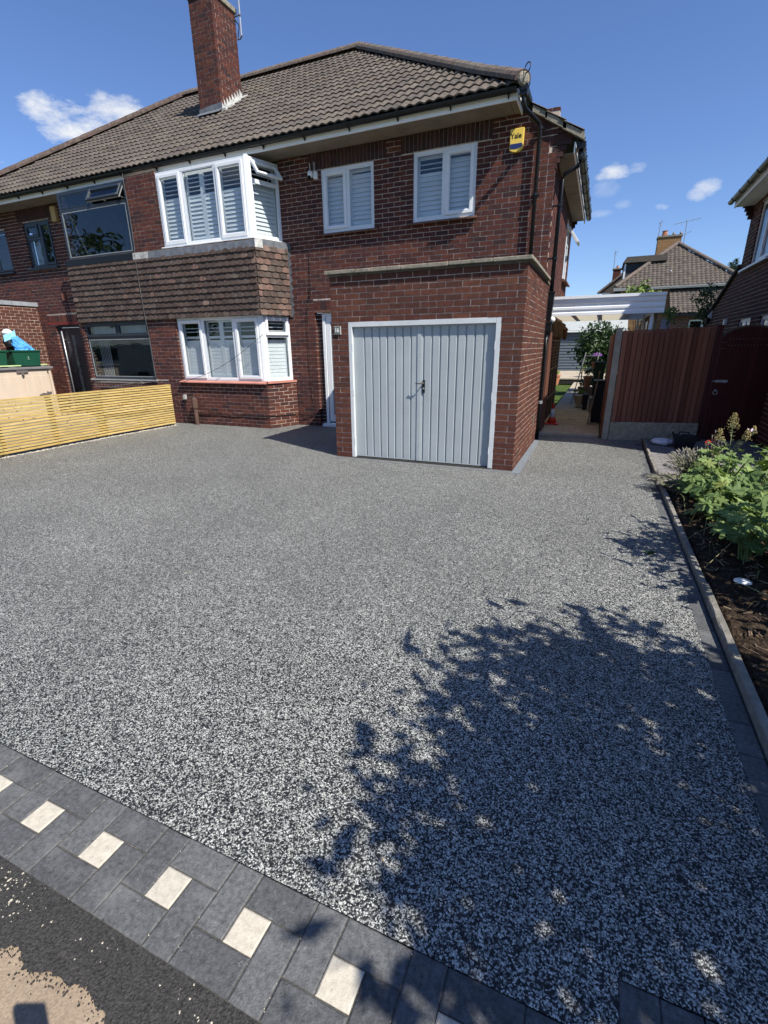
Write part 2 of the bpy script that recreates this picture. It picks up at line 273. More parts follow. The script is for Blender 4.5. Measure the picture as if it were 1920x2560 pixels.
def pavemat():
    M = bpy.data.materials.new('worn_pavement'); M.use_nodes = True; nt = M.node_tree; n = nt.nodes; l = nt.links; b = n['Principled BSDF']
    b.inputs['Roughness'].default_value = .9
    geo = n.new('ShaderNodeNewGeometry')
    n1 = n.new('ShaderNodeTexNoise'); n1.inputs['Scale'].default_value = 5; n1.inputs['Detail'].default_value = 8; n1.inputs['Roughness'].default_value = .7; l.new(geo.outputs['Position'], n1.inputs['Vector'])
    n2 = n.new('ShaderNodeTexNoise'); n2.inputs['Scale'].default_value = 160; n2.inputs['Detail'].default_value = 3; l.new(geo.outputs['Position'], n2.inputs['Vector'])
    c1 = n.new('ShaderNodeValToRGB'); c1.color_ramp.elements[0].position = .3; c1.color_ramp.elements[0].color = (.17, .125, .085, 1); c1.color_ramp.elements[1].position = .7; c1.color_ramp.elements[1].color = (.37, .285, .20, 1)
    ad = n.new('ShaderNodeMath'); ad.operation = 'MULTIPLY_ADD'; l.new(n2.outputs['Fac'], ad.inputs[0]); ad.inputs[1].default_value = .45; 
    m2 = n.new('ShaderNodeMath'); m2.operation = 'MULTIPLY'; m2.inputs[1].default_value = .55; l.new(n1.outputs['Fac'], m2.inputs[0]); l.new(m2.outputs[0], ad.inputs[2])
    l.new(ad.outputs[0], c1.inputs[0]); l.new(c1.outputs[0], b.inputs['Base Color'])
    bp = n.new('ShaderNodeBump'); bp.inputs['Strength'].default_value = .6; bp.inputs['Distance'].default_value = .004; l.new(n2.outputs['Fac'], bp.inputs['Height']); l.new(bp.outputs[0], b.inputs['Normal'])
    return M
PAVE = pavemat()

# ------------------------------------------------------------------ mesh helpers
LOC = {}
def V(*a): return Vector(a)
XF, YF, ZF = V(1, 0, 0), V(0, 1, 0), V(0, 0, 1)
class MB:
    def __init__(s): s.v = []; s.f = []; s.r = []
    def add(s, vs, fs, r=None):
        b = len(s.v); s.v += [tuple(x) for x in vs]
        if r is None: r = R.random()
        for f in fs: s.f.append(tuple(i+b for i in f)); s.r.append(r)
    def hexa(s, p, r=None, back=True):
        fs = [(0, 1, 5, 4), (1, 2, 6, 5), (2, 3, 7, 6), (3, 0, 4, 7), (4, 5, 6, 7)]
        if back: fs.append((3, 2, 1, 0))
        s.add(p, fs, r)
    def box(s, x0, x1, y0, y1, z0, z1, r=None):
        s.hexa([(x0, y0, z0), (x1, y0, z0), (x1, y1, z0), (x0, y1, z0), (x0, y0, z1), (x1, y0, z1), (x1, y1, z1), (x0, y1, z1)], r)
    def lb(s, F, u0, u1, n0, n1, z0, z1, r=None):
        P = lambda u, n, z: pt(F, u, n, z)
        s.hexa([P(u0, n0, z0), P(u1, n0, z0), P(u1, n1, z0), P(u0, n1, z0), P(u0, n0, z1), P(u1, n0, z1), P(u1, n1, z1), P(u0, n1, z1)], r)
    def quad(s, a, b, c, d, r=None): s.add([a, b, c, d], [(0, 1, 2, 3)], r)
    def poly(s, pts, r=None): s.add(pts, [tuple(range(len(pts)))], r)
    def prism(s, pts, d, r=None):
        n = len(pts); a = [Vector(p) for p in pts]; b = [p+Vector(d) for p in a]
        fs = [tuple(range(n-1, -1, -1)), tuple(range(n, 2*n))]+[(i, (i+1) % n, n+(i+1) % n, n+i) for i in range(n)]
        s.add(a+b, fs, r)
    def tube(s, path, rad_, n=8, r=None, cap=True):
        path = [Vector(p) for p in path]; vs = []; k = len(path)
        for i, p in enumerate(path):
            t = ((path[min(i+1, k-1)]-p).normalized()+(p-path[max(i-1, 0)]).normalized())
            t = t.normalized() if t.length > 1e-6 else ZF
            a = t.cross(ZF) if abs(t.z) < .95 else t.cross(XF)
            a.normalize(); b = t.cross(a).normalized(); rr = rad_[i] if isinstance(rad_, (list, tuple)) else rad_
            for j in range(n):
                w = 2*math.pi*j/n; vs.append(p+a*math.cos(w)*rr+b*math.sin(w)*rr)
        fs = [(i*n+j, i*n+(j+1) % n, (i+1)*n+(j+1) % n, (i+1)*n+j) for i in range(k-1) for j in range(n)]
        if cap: fs += [tuple(range(n-1, -1, -1)), tuple(range((k-1)*n, k*n))]
        s.add(vs, fs, r)
    def lathe(s, prof, c, n=20, axis=ZF, r=None):
        axis = Vector(axis).normalized(); a = axis.cross(XF) if abs(axis.x) < .9 else axis.cross(YF); a.normalize(); b = axis.cross(a); c = Vector(c); vs = []
        for q, h in prof:
            for j in range(n):
                w = 2*math.pi*j/n; vs.append(c+axis*h+a*q*math.cos(w)+b*q*math.sin(w))
        k = len(prof)
        fs = [(i*n+j, i*n+(j+1) % n, (i+1)*n+(j+1) % n, (i+1)*n+j) for i in range(k-1) for j in range(n)]+[tuple(range(n-1, -1, -1)), tuple(range((k-1)*n, k*n))]
        s.add(vs, fs, r)
    def build(s, name, m_, parent=None, smooth=False, kind=None, label=None, bevel=0, seg=1):
        o0 = LOC.get(parent.name, V(0, 0, 0)) if parent else V(0, 0, 0)
        me = bpy.data.meshes.new(name); me.from_pydata([(x[0]-o0.x, x[1]-o0.y, x[2]-o0.z) for x in s.v], [], s.f)
        at = me.attributes.new('rnd', 'FLOAT', 'FACE'); at.data.foreach_set('value', s.r)
        me.materials.append(m_)
        if smooth: me.shade_smooth()
        me.update()
        o = bpy.data.objects.new(name, me); COL.objects.link(o)
        if parent: o.parent = parent
        LOC[o.name] = o0
        if kind: o['kind'] = kind
        if label: o['label'] = label
        if bevel:
            b = o.modifiers.new('b', 'BEVEL'); b.width = bevel; b.segments = seg; b.limit_method = 'ANGLE'; b.angle_limit = rad(40)
        return o
def pt(F, u, n, z):
    return F[0]+F[1]*u+F[2]*n+(F[3] if len(F) > 3 else ZF)*z
def thing(name, label, cat, loc, group=None):
    o = bpy.data.objects.new(name, None); COL.objects.link(o); o.empty_display_size = .1
    o.location = loc; LOC[o.name] = Vector(loc); o['label'] = label; o['category'] = cat
    if group: o['group'] = group
    return o
def tag(o, label, cat, group=None):
    o['label'] = label; o['category'] = cat
    if group: o['group'] = group
    return o
def inst(name, me, parent, co, ax=None, scale=(1, 1, 1), kind=None):
    """a piece that shares mesh data; co world position; ax 3x3 columns"""
    o = bpy.data.objects.new(name, me); COL.objects.link(o)
    o0 = LOC.get(parent.name, V(0, 0, 0)) if parent else V(0, 0, 0)
    if parent: o.parent = parent
    M3 = ax if ax is not None else Matrix.Identity(3)
    M = (M3 @ Matrix.Diagonal(Vector(scale))).to_4x4(); M.translation = Vector(co)-o0
    o.matrix_local = M
    LOC[o.name] = o0
    if kind: o['kind'] = kind
    return o
def cols3(a, b, c): return Matrix((a, b, c)).transposed()
def text(s, size, F, m_, parent, depth=.002, align='CENTER', name='lettering', bold=0, sx=1):
    """flat lettering: F = (centre, right, normal)"""
    c = bpy.data.curves.new(name, 'FONT'); c.body = s; c.size = size; c.align_x = align; c.align_y = 'CENTER'; c.extrude = depth; c.offset = bold
    t = bpy.data.objects.new('tmp', c); COL.objects.link(t); bpy.context.view_layer.update()
    me = bpy.data.meshes.new_from_object(t.evaluated_get(bpy.context.evaluated_depsgraph_get()))
    bpy.data.objects.remove(t)
    mb = MB(); up_ = F[3] if len(F) > 3 else ZF
    vs = [F[0]+F[1]*v.co.x*sx+up_*v.co.y+F[2]*v.co.z for v in me.vertices]
    mb.add(vs, [tuple(p.vertices) for p in me.polygons], 0)
    return mb.build(name, m_, parent)

# camera-side ranking of pieces
def psize(c, area):
    d = Vector(c)-CAMP; z = d.dot(fw)
    if z < .1: return 0
    x = 960+1187.97*d.dot(r2)/z; y = 1280-1187.97*d.dot(u2)/z
    if x < -30 or x > 1950 or y < -30 or y > 2590: return area*1e-4/(z*z)
    return area/(z*z)
_ub = MB(); _ub.box(-.5, .5, -.5, .5, -.5, .5, 0)
UNIT = bpy.data.meshes.new('brick_piece'); UNIT.from_pydata(_ub.v, [], _ub.f)
class Bricks:
    """collects bricks of one wall owner; the largest in view become pieces, the rest one joined part"""
    def __init__(s): s.l = []
    def wall(s, F, u0, u1, z0, z1, holes=(), mt='brick', par0=0, par1=0, alt0=0, alt1=0, phase=0, depth=.10, mort=True, course=.075, zbase=0.0, m_=None, mparent=None, mname='wall'):
        O, U, Nn = F[:3]; L_, g = .225, .010
        k0 = int(round((z0-zbase)/course)); k = k0; mm = MB()
        while True:
            za = zbase+k*course; zb = za+course
            if za > z1-.012: break
            a, b = max(za, z0)+g/2, min(zb, z1)-g/2
            if b-a > .012:
                zc = (a+b)/2; s0 = u0+(.1125 if (alt0 and (k+par0) % 2) else 0); s1 = u1-(.1125 if (alt1 and (k+par1) % 2) else 0)
                iv = [(s0, s1)]
                for h in holes:
                    hu0, hu1, hz0, hz1 = h
                    if hz0 < zc < hz1:
                        nv_ = []
                        for p, q in iv:
                            if hu1 <= p or hu0 >= q: nv_.append((p, q)); continue
                            if hu0 > p: nv_.append((p, hu0))
                            if hu1 < q: nv_.append((hu1, q))
                        iv = nv_
                for p, q in iv:
                    off = phase+(L_/2 if k % 2 else 0)
                    e = math.ceil((p-off+1e-4)/L_)*L_+off; cuts = [p]
                    while e < q-1e-4:
                        if e-cuts[-1] > .05 and q-e > .05: cuts.append(e)
                        e += L_
                    cuts.append(q)
                    for i in range(len(cuts)-1):
                        x0_ = cuts[i]+(g/2 if i else 0); x1_ = cuts[i+1]-(g/2 if i < len(cuts)-2 else 0)
                        if x1_-x0_ < .02: continue
                        dn = R.uniform(-.0015, .0015); zt = R.uniform(-.0012, .0012)
                        s.l.append((O+U*((x0_+x1_)/2)+Nn*(dn-depth/2)+ZF*(zc+zt), U, Nn, x1_-x0_, depth, b-a, mt))
            k += 1
        if mort:
            us = sorted({u0, u1}|{h[i] for h in holes for i in (0, 1) if u0 < h[i] < u1}); zs = sorted({z0, z1}|{h[i] for h in holes for i in (2, 3) if z0 < h[i] < z1})
            for i in range(len(us)-1):
                for j in range(len(zs)-1):
                    uc, zc = (us[i]+us[i+1])/2, (zs[j]+zs[j+1])/2
                    inh = lambda a, c: any(h[0] < a < h[1] and h[2] < c < h[3] for h in holes) or a < u0 or a > u1 or c < z0 or c > z1
                    if inh(uc, zc): continue
                    e = .004
                    mm.lb(F, us[i]+(e if inh(us[i]-.01, zc) else 0), us[i+1]-(e if inh(us[i+1]+.01, zc) else 0), -depth+.002, -.0045, zs[j]+(e if inh(uc, zs[j]-.01) else 0), zs[j+1]-(e if inh(uc, zs[j+1]+.01) else 0))
            return mm.build(mname, m_ or MORT, mparent)
    def one(s, c, U, Nn, l, d, h, mt): s.l.append((Vector(c), U, Nn, l, d, h, mt))
    def finish(s, parent, mats, n=300, name='brick'):
        s.l.sort(key=lambda b: -psize(b[0], b[3]*b[5]*max(.03, abs((CAMP-b[0]).normalized().dot(b[2])))*(1 if (CAMP-b[0]).dot(b[2]) > 0 else 1e-3)))
        meshes = {}
        for k_, M_ in mats.items():
            q = UNIT.copy(); q.materials.append(M_); meshes[k_] = q
        for c, U, Nn, l, d, h, mt in s.l[:n]:
            inst(name, meshes[mt], parent, c, cols3(U, Nn, ZF), (l, d, h))
        rest = {}
        for c, U, Nn, l, d, h, mt in s.l[n:]:
            mb = rest.setdefault(mt, MB())
            t = R.uniform(-.003, .003)
            mb.hexa([c+U*a*l/2+Nn*b_*d/2+ZF*(e*h/2+t*a) for a, b_, e in ((-1, -1, -1), (1, -1, -1), (1, 1, -1), (-1, 1, -1), (-1, -1, 1), (1, -1, 1), (1, 1, 1), (-1, 1, 1))])
        for k_, mb in rest.items(): mb.build(name, mats[k_], parent, kind='stuff')

# ------------------------------------------------------------------ windows
def frame_rect(mb, F, u0, u1, z0, z1, w, n0, n1, bottom=None):
    bw = bottom or w
    mb.lb(F, u0, u0+w, n0, n1, z0, z1); mb.lb(F, u1-w, u1, n0, n1, z0, z1)
    mb.lb(F, u0+w, u1-w, n0, n1, z1-w, z1); mb.lb(F, u0+w, u1-w, n0, n1, z0, z0+bw)
def shutter(F, parent, u0, u1, z0, z1, panels=1, tilt=.78, open_top=0, gap=.072, n=-.10):
    pw = (u1-u0)/panels
    for i in range(panels):
        a, b = u0+i*pw, u0+(i+1)*pw; fr = MB()
        frame_rect(fr, F, a+.002, b-.002, z0, z1, .05, n-.028, n, bottom=.08)
        z = z0+.10; m1 = MB()
        zsplit = z1-.055-open_top*gap
        if open_top: fr.lb(F, a+.052, b-.052, n-.026, n-.002, zsplit-.022, zsplit+.022)
        fr.build('shutter_frame', SHUT, parent)
        while z < z1-.09:
            if not (open_top and abs(z-zsplit) < .05):
                t = tilt if (not open_top or z < zsplit) else .12
                sl_ = MB(); hw = .0385; nn = n-.014
                dn, dz = math.cos(math.pi/2*t)*hw, math.sin(math.pi/2*t)*hw
                P = lambda u, k, s_: pt(F, u, nn+k*dn, z+k*(-dz)*-1 if False else z-k*dz)
                th = .005
                pts = []
                for s_ in (-1, 1):
                    for (u, k) in ((a+.053, 1), (b-.053, 1), (b-.053, -1), (a+.053, -1)):
                        p = pt(F, u, nn+k*dn, z-k*dz)
                        p = p+(F[2]*dz+ZF*dn).normalized()*th*s_
                        pts.append(p)
                sl_.hexa(pts, 0); sl_.build('shutter_slat', SHUT, parent)
            z += gap
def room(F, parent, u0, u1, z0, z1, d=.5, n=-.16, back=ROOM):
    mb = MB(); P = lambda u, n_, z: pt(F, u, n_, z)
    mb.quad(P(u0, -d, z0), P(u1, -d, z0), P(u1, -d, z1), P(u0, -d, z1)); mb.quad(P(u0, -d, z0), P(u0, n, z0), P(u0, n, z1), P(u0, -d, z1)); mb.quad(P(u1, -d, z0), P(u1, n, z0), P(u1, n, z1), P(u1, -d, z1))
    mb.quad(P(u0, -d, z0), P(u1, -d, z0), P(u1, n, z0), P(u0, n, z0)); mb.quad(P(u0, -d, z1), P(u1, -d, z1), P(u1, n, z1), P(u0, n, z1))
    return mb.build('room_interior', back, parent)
def sash(F, parent, u0, u1, z0, z1, m_=None, w=.055, n0=-.03, n1=.018, glass=None, bead=None, gl=True, name='sash'):
    mb = MB(); frame_rect(mb, F, u0+.004, u1-.004, z0+.004, z1-.004, w, n0, n1)
    frame_rect(mb, F, u0+.004+w, u1-.004-w, z0+.004+w, z1-.004-w, .014, n0, n1-.014)
    o = mb.build(name, m_ or WHITE, parent, bevel=.003)
    g = MB(); g.lb(F, u0+w, u1-w, -.012, -.006, z0+w, z1-w); g.build('pane', glass or GLASS, parent)
    return o
def fixed(F, parent, u0, u1, z0, z1, glass=None, m_=None, bd=.016):
    mb = MB(); frame_rect(mb, F, u0, u1, z0, z1, bd, -.03, -.004); mb.build('bead', m_ or WHITE, parent)
    g = MB(); g.lb(F, u0+.01, u1-.01, -.012, -.006, z0+.01, z1-.01); g.build('pane', glass or GLASS, parent)
def outer(F, parent, name, u0, u1, z0, z1, mull=(), trans=(), m_=None, w=.055, label=None):
    mb = MB(); frame_rect(mb, F, u0, u1, z0, z1, w, -.06, .0)
    for u in mull: mb.lb(F, u-w*.55, u+w*.55, -.055, -.002, z0+w, z1-w)
    for (a, b, z) in trans: mb.lb(F, a, b, -.055, -.003, z-w*.55, z+w*.55)
    return mb.build(name, m_ or WHITE, parent, label=label, bevel=.003)

# ------------------------------------------------------------------ roof tiles
def tile_mesh(wd=.314, ln=.40, cnt=2, amp=.026, th=.018, seg=5):
    """double-roll tile: origin bottom-left corner, x across, y up the slope, z out"""
    mb = MB(); n = cnt*seg; vs = []
    for y, lift in ((0, .030), (ln, .004)):
        for i in range(n+1):
            t = (i % seg)/seg if i < n else 0
            u = i/n*cnt; c = u-math.floor(u)
            h = amp*(.5-.5*math.cos(2*math.pi*min(1, max(0, c))))**.8
            vs.append((wd*i/n-(0 if i < n else .002), y, lift+h))
    for i in range(n+1):
        x, y, z = vs[i]; vs.append((x, y, z-th-.004))
    fs = [(i, i+1, n+2+i, n+1+i) for i in range(n)]+[(2*(n+1)+i, 2*(n+1)+i+1, i+1, i) for i in range(n)]
    mb.add(vs, fs, 0); return mb
TILE = tile_mesh()
def tile_roof(parent, O, U, Vv, Wn, xrange, rows, lo, hi, n_single=300, gauge=.325, wd=.314, m_=ROOFT, T=TILE, rank=True, name='roof_tile'):
    """O origin on the eave; lo(v), hi(v): limits of u at slope distance v"""
    me = bpy.data.meshes.new('tile_piece'); me.from_pydata(T.v, [], T.f); me.materials.append(m_); me.shade_smooth() if False else None
    ax = cols3(U, Vv, Wn); items = []
    k0 = int(math.floor(xrange[0]/wd)); k1 = int(math.ceil(xrange[1]/wd))
    for r in range(rows):
        v0 = r*gauge
        for k in range(k0, k1):
            u0, u1 = k*wd, (k+1)*wd
            l_, h_ = lo(v0+gauge*.5), hi(v0+gauge*.5)
            if u1 < l_ or u0 > h_: continue
            full = u0 >= max(lo(v0), lo(v0+.4))-1e-3 and u1 <= min(hi(v0), hi(v0+.4))+1e-3
            j = (R.uniform(-.002, .002), R.uniform(-.008, .008), R.uniform(0, .005))
            c = O+U*(u0+wd/2)+Vv*(v0+gauge/2)
            items.append((psize(c, 1)*(1 if full else .8), u0, v0, full, j))
    items.sort(key=lambda t: -t[0])
    rest = MB()
    for i, (s_, u0, v0, full, j) in enumerate(items):
        if full and i < n_single:
            inst(name, me, parent, O+U*(u0+j[0])+Vv*(v0+j[1])+Wn*j[2], ax); continue
        vs = []
        for x, y, z in T.v:
            vv = v0+y+j[1]; uu = u0+x+j[0]
            uu = min(max(uu, lo(min(vv, rows*gauge))), hi(min(vv, rows*gauge)))
            vs.append(O+U*uu+Vv*vv+Wn*(z+j[2]))
        if i < n_single:
            q = MB(); q.add(vs, T.f, 0); q.build(name, m_, parent)
        else: rest.add(vs, T.f)
    if rest.v: rest.build(name, m_, parent, kind='stuff')
def ridge_run(parent, a, b, m_, r=.105, ln=.45, name='ridge_tile', over=.0, mats=None):
    a, b = Vector(a), Vector(b); d = (b-a); n = max(1, round(d.length/ln)); d.normalize(); step = (b-a).length/n
    side = d.cross(ZF).normalized(); upv = side.cross(d).normalized()
    for i in range(n):
        mb = MB(); vs = []; p0 = a+d*(i*step); 
        for k, (s0, rr) in enumerate(((0.004, r*1.05), (step+.02, r*.99))):
            for j in range(9):
                w = math.pi*(j/8)*1.1-math.pi*.05
                vs.append(p0+d*s0+side*math.cos(w)*rr*1.05+upv*(math.sin(w)*rr*.95-.02+R.uniform(-.001, .001)))
        fs = [(j, j+1, 10+j, 9+j) for j in range(8)]+[(8, 7, 6, 5, 4, 3, 2, 1, 0), (9, 10, 11, 12, 13, 14, 15, 16, 17)]
        mb.add(vs, fs, 0); mb.build(name, m_ if mats is None else mats(i, n), parent, smooth=False)

# ================================================================== THE SETTING
def struct(name, mb, m_, **k):
    return mb.build(name, m_, None, kind='structure', **k)
g = MB(); g.quad((-400, -400, -.09), (400, -400, -.09), (400, 400, -.09), (-400, 400, -.09)); struct('ground', g, GRASS)
g = MB(); g.poly([(-7.80, -5.652, 0), (1.162, -5.652, 0), (1.162, -5.50, 0), (1.640, -5.50, 0), (1.655, .36, 0), (1.72, 2.2, 0), (1.76, 3.0, 0), (.0, 3.07, 0), (.0, 2.7, 0), (-7.80, 2.7, 0)])
drive = struct('driveway', g, RESIN)
g = MB(); g.box(-40, 40, -9.2, -5.94, -.08, -.009); g.box(3.5, 40, -5.94, -5.5, -.08, -.009); struct('pavement', g, PAVE)
g = MB(); g.box(-60, 60, -16, -9.32, -.3, -.11); struct('road', g, ASPH)
g = MB(); g.box(-60, 60, -9.32, -9.2, -.3, -.004); struct('kerb', g, CONC)
# dark tarmac band laid against the blocks, ragged outer edge
g = MB(); top = []; xs = [-3.2+i*.007 for i in range(int(6.4/.007))]
for x in xs:
    w = .155+.05*mnoise.noise(V(x*2.2, 3.1, 0))*2+.03*mnoise.noise(V(x*11, 7, 0))+.016*mnoise.noise(V(x*34, 1, 0))+.012*mnoise.noise(V(x*95, 4, 0))
    if x > -.05: w += (x+.05)*.9
    if x < -.45: w += (-.45-x)*.10
    top.append(w)
for i in range(len(xs)-1):
    g.quad((xs[i], -5.951, -.003), (xs[i], -5.951-top[i], -.0035), (xs[i+1], -5.951-top[i+1], -.0035), (xs[i+1], -5.951, -.003), .5)
struct('tarmac_repair', g, DARKT)
g = MB()
for i in range(2600):
    k_ = R.randrange(len(xs)); x = xs[k_]
    if not -.9 < x < .5: continue
    y = -5.951-top[k_]-abs(R.gauss(0, .016))+.004; s_ = R.uniform(.001, .0042); w = R.uniform(0, 6.3); e = V(math.cos(w), math.sin(w), 0)*s_; f = V(-e.y, e.x, 0)*R.uniform(.5, 1); c = V(x, y, -.009)
    g.add([c-e-f, c+e*.6-f, c+e, c+f, c-e*.5+f*.8, c+ZF*(.004+s_*.5)], [(0, 1, 5), (1, 2, 5), (2, 3, 5), (3, 4, 5), (4, 0, 5)])
g.build('tarmac_crumbs', DARKT, None, kind='stuff')
g = MB()
for i in range(120):                                     # pale grit scattered along the joint
    x = R.choice((-.66, -.6, -.52, -.55, -.2, .15))+R.gauss(0, .06); y = -6.0+R.gauss(0, .035); s_ = abs(R.gauss(0, .0022))+.0008
    if y > -5.957: continue
    w = R.uniform(0, 6.3); e = V(math.cos(w), math.sin(w), 0)*s_; f = V(-e.y, e.x, 0)*R.uniform(.3, .9); c = V(x, y, -.002); g.add([c-e-f, c+e*.6-f, c+e, c+f, c-e*.5+f*.8, c+ZF*s_*.8], [(0, 1, 5), (1, 2, 5), (2, 3, 5), (3, 4, 5), (4, 0, 5)])
for i in range(90):                                      # sand in the block joints
    k_ = R.randrange(-4, 5); x = -.290+.3085*k_+R.choice((0, .1028, .2056, .3085)); y = R.uniform(-5.95, -5.655); s_ = R.uniform(.0006, .0018); g.lathe([(s_, -.001), (s_*.7, s_)], (x+R.gauss(0, .0015), y, 0), 4)
g.build('loose_grit', CREAM, None, kind='stuff')
# beds under the blocks
g = MB(); g.box(-6.6, 3.4, -5.951, -5.654, -.06, -.005); struct('paving_bed', g, JOINT)
g = MB(); g.box(1.642, 1.737, -5.48, 2.6, -.06, -.005); g.box(1.166, 1.9, -5.72, -5.512, -.058, -.0055); struct('edging_bed', g, JOINT)
bm_ = {}
def block_mesh(key, m_, a, b, h=.05, bev=.0045):
    k = (key, round(a, 3), round(b, 3))
    if k in bm_: return bm_[k]
    mb = MB(); t = bev
    A = [(-a/2, -b/2), (a/2, -b/2), (a/2, b/2), (-a/2, b/2)]; Bq = [(-a/2+t, -b/2+t), (a/2-t, -b/2+t), (a/2-t, b/2-t), (-a/2+t, b/2-t)]
    vs = [(x, y, -h) for x, y in A]+[(x, y, -t*.7) for x, y in A]+[(x, y, 0) for x, y in Bq]
    mb.add(vs, [(i, (i+1) % 4, 4+(i+1) % 4, 4+i) for i in range(4)]+[(4+i, 4+(i+1) % 4, 8+(i+1) % 4, 8+i) for i in range(4)]+[(8, 9, 10, 11)], 0)
    me = bpy.data.meshes.new(key); me.from_pydata(mb.v, [], mb.f); me.materials.append(m_); bm_[k] = me; return me
strip = thing('block_paving_strip', 'strip of charcoal block paving with cream squares along the front of the drive', 'paving strip', (-1, -5.8, 0))
J = .0036
def blk(par, x0, x1, y0, y1, m_=CHAR, key='charcoal_block', z=0, name='paving_block'):
    a, b = x1-x0-J, y1-y0-J
    rot = R.gauss(0, .004); c, s_ = math.cos(rot), math.sin(rot); tx, ty = R.gauss(0, .004), R.gauss(0, .004)
    ax = cols3(V(c, s_, tx), V(-s_, c, ty), V(-tx, -ty, 1))
    return inst(name, block_mesh(key, m_, a, b), par, ((x0+x1)/2, (y0+y1)/2, z+R.uniform(-.0015, .001)), ax)
Y3 = [-5.951, -5.851, -5.751, -5.651]
for k in range(-17, 9):
    x = -.290+.3085*k; q = .1028; X3 = [x, x+q, x+2*q, x+3*q]
    blk(strip, X3[1], X3[3], Y3[2], Y3[3]); blk(strip, X3[2], X3[3], Y3[0], Y3[2]); blk(strip, X3[0], X3[2], Y3[0], Y3[1]); blk(strip, X3[0], X3[1], Y3[1], Y3[3])
    blk(strip, X3[1], X3[2], Y3[1], Y3[2], CREAM, 'cream_block', name='cream_block')
edge = thing('block_edging', 'single row of charcoal blocks along the right side of the drive', 'edging', (1.69, -1.5, 0))
y = -5.48
while y < 2.55: blk(edge, 1.642, 1.736, y, y+.2); y += .2
row = thing('block_threshold', 'short row of charcoal blocks across the lower right corner of the drive', 'edging', (1.4, -5.6, 0))
for i in range(7): blk(row, 1.161+i*.1, 1.261+i*.1, -5.699, -5.498)
kerb = thing('garden_edging', 'weathered raised concrete edging between drive and flower bed', 'edging', (1.78, -1.5, 0))
y = -5.6; i = 0
while y < 2.9:
    ln = .9; mb = MB(); w = .046; h0 = .048+R.uniform(-.006, .008); tl = R.uniform(-.012, .012); x0 = 1.744+(.03 if y > .3 else 0)*((y-.3)/2.5 if y > .3 else 0)
    seg = 9; vs = []
    for j in range(seg+1):
        yy = y+ln*.992*j/seg; ch = lambda a: .004*mnoise.noise(V(yy*9, a, 2))
        vs += [(x0+ch(0), yy, -.05), (x0+ch(1)+.002, yy, h0-.006+ch(2)), (x0+.008, yy, h0+ch(3)), (x0+w-.006, yy, h0+ch(4)+tl*.5), (x0+w, yy, h0-.012+ch(5)), (x0+w, yy, -.05)]
    fs = [(6*j+a, 6*j+a+1, 6*j+a+7, 6*j+a+6) for j in range(seg) for a in range(5)]+[(5, 4, 3, 2, 1, 0), tuple(6*seg+a for a in range(6))]
    mb.add(vs, fs, R.random()); mb.build('edging_stone', EDGEC, kerb); y += ln
# flower bed
g = MB(); nx, ny = 46, 150; vs = []
for j in range(ny+1):
    for i in range(nx+1):
        x, y = 1.787+1.72*i/nx, -5.9+6.45*j/ny
        z = .02+.03*mnoise.noise(V(x*3, y*3, 0))+.022*mnoise.noise(V(x*13, y*13, 1))+.012*mnoise.noise(V(x*37, y*37, 2))
        vs.append((x, y, z if i else -.02))
g.add(vs, [(j*(nx+1)+i, j*(nx+1)+i+1, (j+1)*(nx+1)+i+1, (j+1)*(nx+1)+i) for j in range(ny) for i in range(nx)], .3)
struct('flower_bed_soil', g, SOIL)
g = MB()                                                  # twigs, bark crumbs and dead stalks on the soil
for i in range(900):
    x, y = R.uniform(1.83, 3.2), R.uniform(-5.2, .4); a = R.uniform(0, math.pi); l_ = R.uniform(.006, .035); z = .035+.03*mnoise.noise(V(x*3, y*3, 0))+R.uniform(0, .012)
    g.hexa([(x+dx*math.cos(a)*l_-dy*math.sin(a)*.003, y+dx*math.sin(a)*l_+dy*math.cos(a)*.003, z+dz*.003+dx*.004) for dz in (-1, 1) for dx, dy in ((-1, -1), (1, -1), (1, 1), (-1, 1))])
g.build('soil_litter', mat('soil_litter', [(.20, .14, .09), (.10, .07, .05), (.33, .26, .17), (.06, .04, .03)], var=.2), None, kind='stuff')
# grey-brown pavers beyond the bed
g = MB(); g.box(1.80, 3.9, .55, 6.9, -.06, -.012); struct('neighbour_paving_bed', g, JOINT)
np_ = thing('neighbour_path', 'grey block path between the concrete edging and the dark gate', 'path', (2.6, 2, 0))
yy = .56; r_ = 0
while yy < 3.9:
    x = 1.815-(.1 if r_ % 2 else 0)
    while x < 3.5:
        blk(np_, max(x, 1.812), x+.2, yy, yy+.1, SLABG, 'grey_paver', z=.0, name='paver'); x += .2
    yy += .1; r_ += 1
# side path: sandstone slabs one low step up
g = MB(); g.box(-.06, 1.13, 3.085, 17.4, -.05, .028); struct('side_path_bed', g, JOINT)
sp = thing('slab_path', 'sandstone slab path running back between the house and the side fence', 'path', (.5, 8, 0))
yy = 3.07; k = 0
while yy < 17.0:
    d_ = (.60, .45, .60, .30)[k % 4]; cut = (.42, .62, .30, .55)[k % 4]
    for x0, x1 in ((-.05, cut), (cut, 1.06)): blk(sp, x0, x1, yy, yy+d_, SLAB, 'slab', z=.045, name='paving_slab')
    yy += d_; k += 1
g = MB(); g.box(-3.0, 2.2, 17.4, 17.5, -.05, .17); g.box(-3, 2.2, 17.5, 24.6, -.05, .169); struct('terrace_bed', g, ROOFD)
tp = thing('rear_terrace', 'sunlit pale slab terrace above a dark step at the end of the side path', 'terrace', (0, 20, .17))
yy = 17.38; k = 0
while yy < 24.2:
    x = -2.9+(.3 if k % 2 else 0)
    while x < 2.0:
        blk(tp, x, x+.9, yy, yy+.6, SLAB, 'slab', z=.21, name='paving_slab'); x += .9
    yy += .6; k += 1

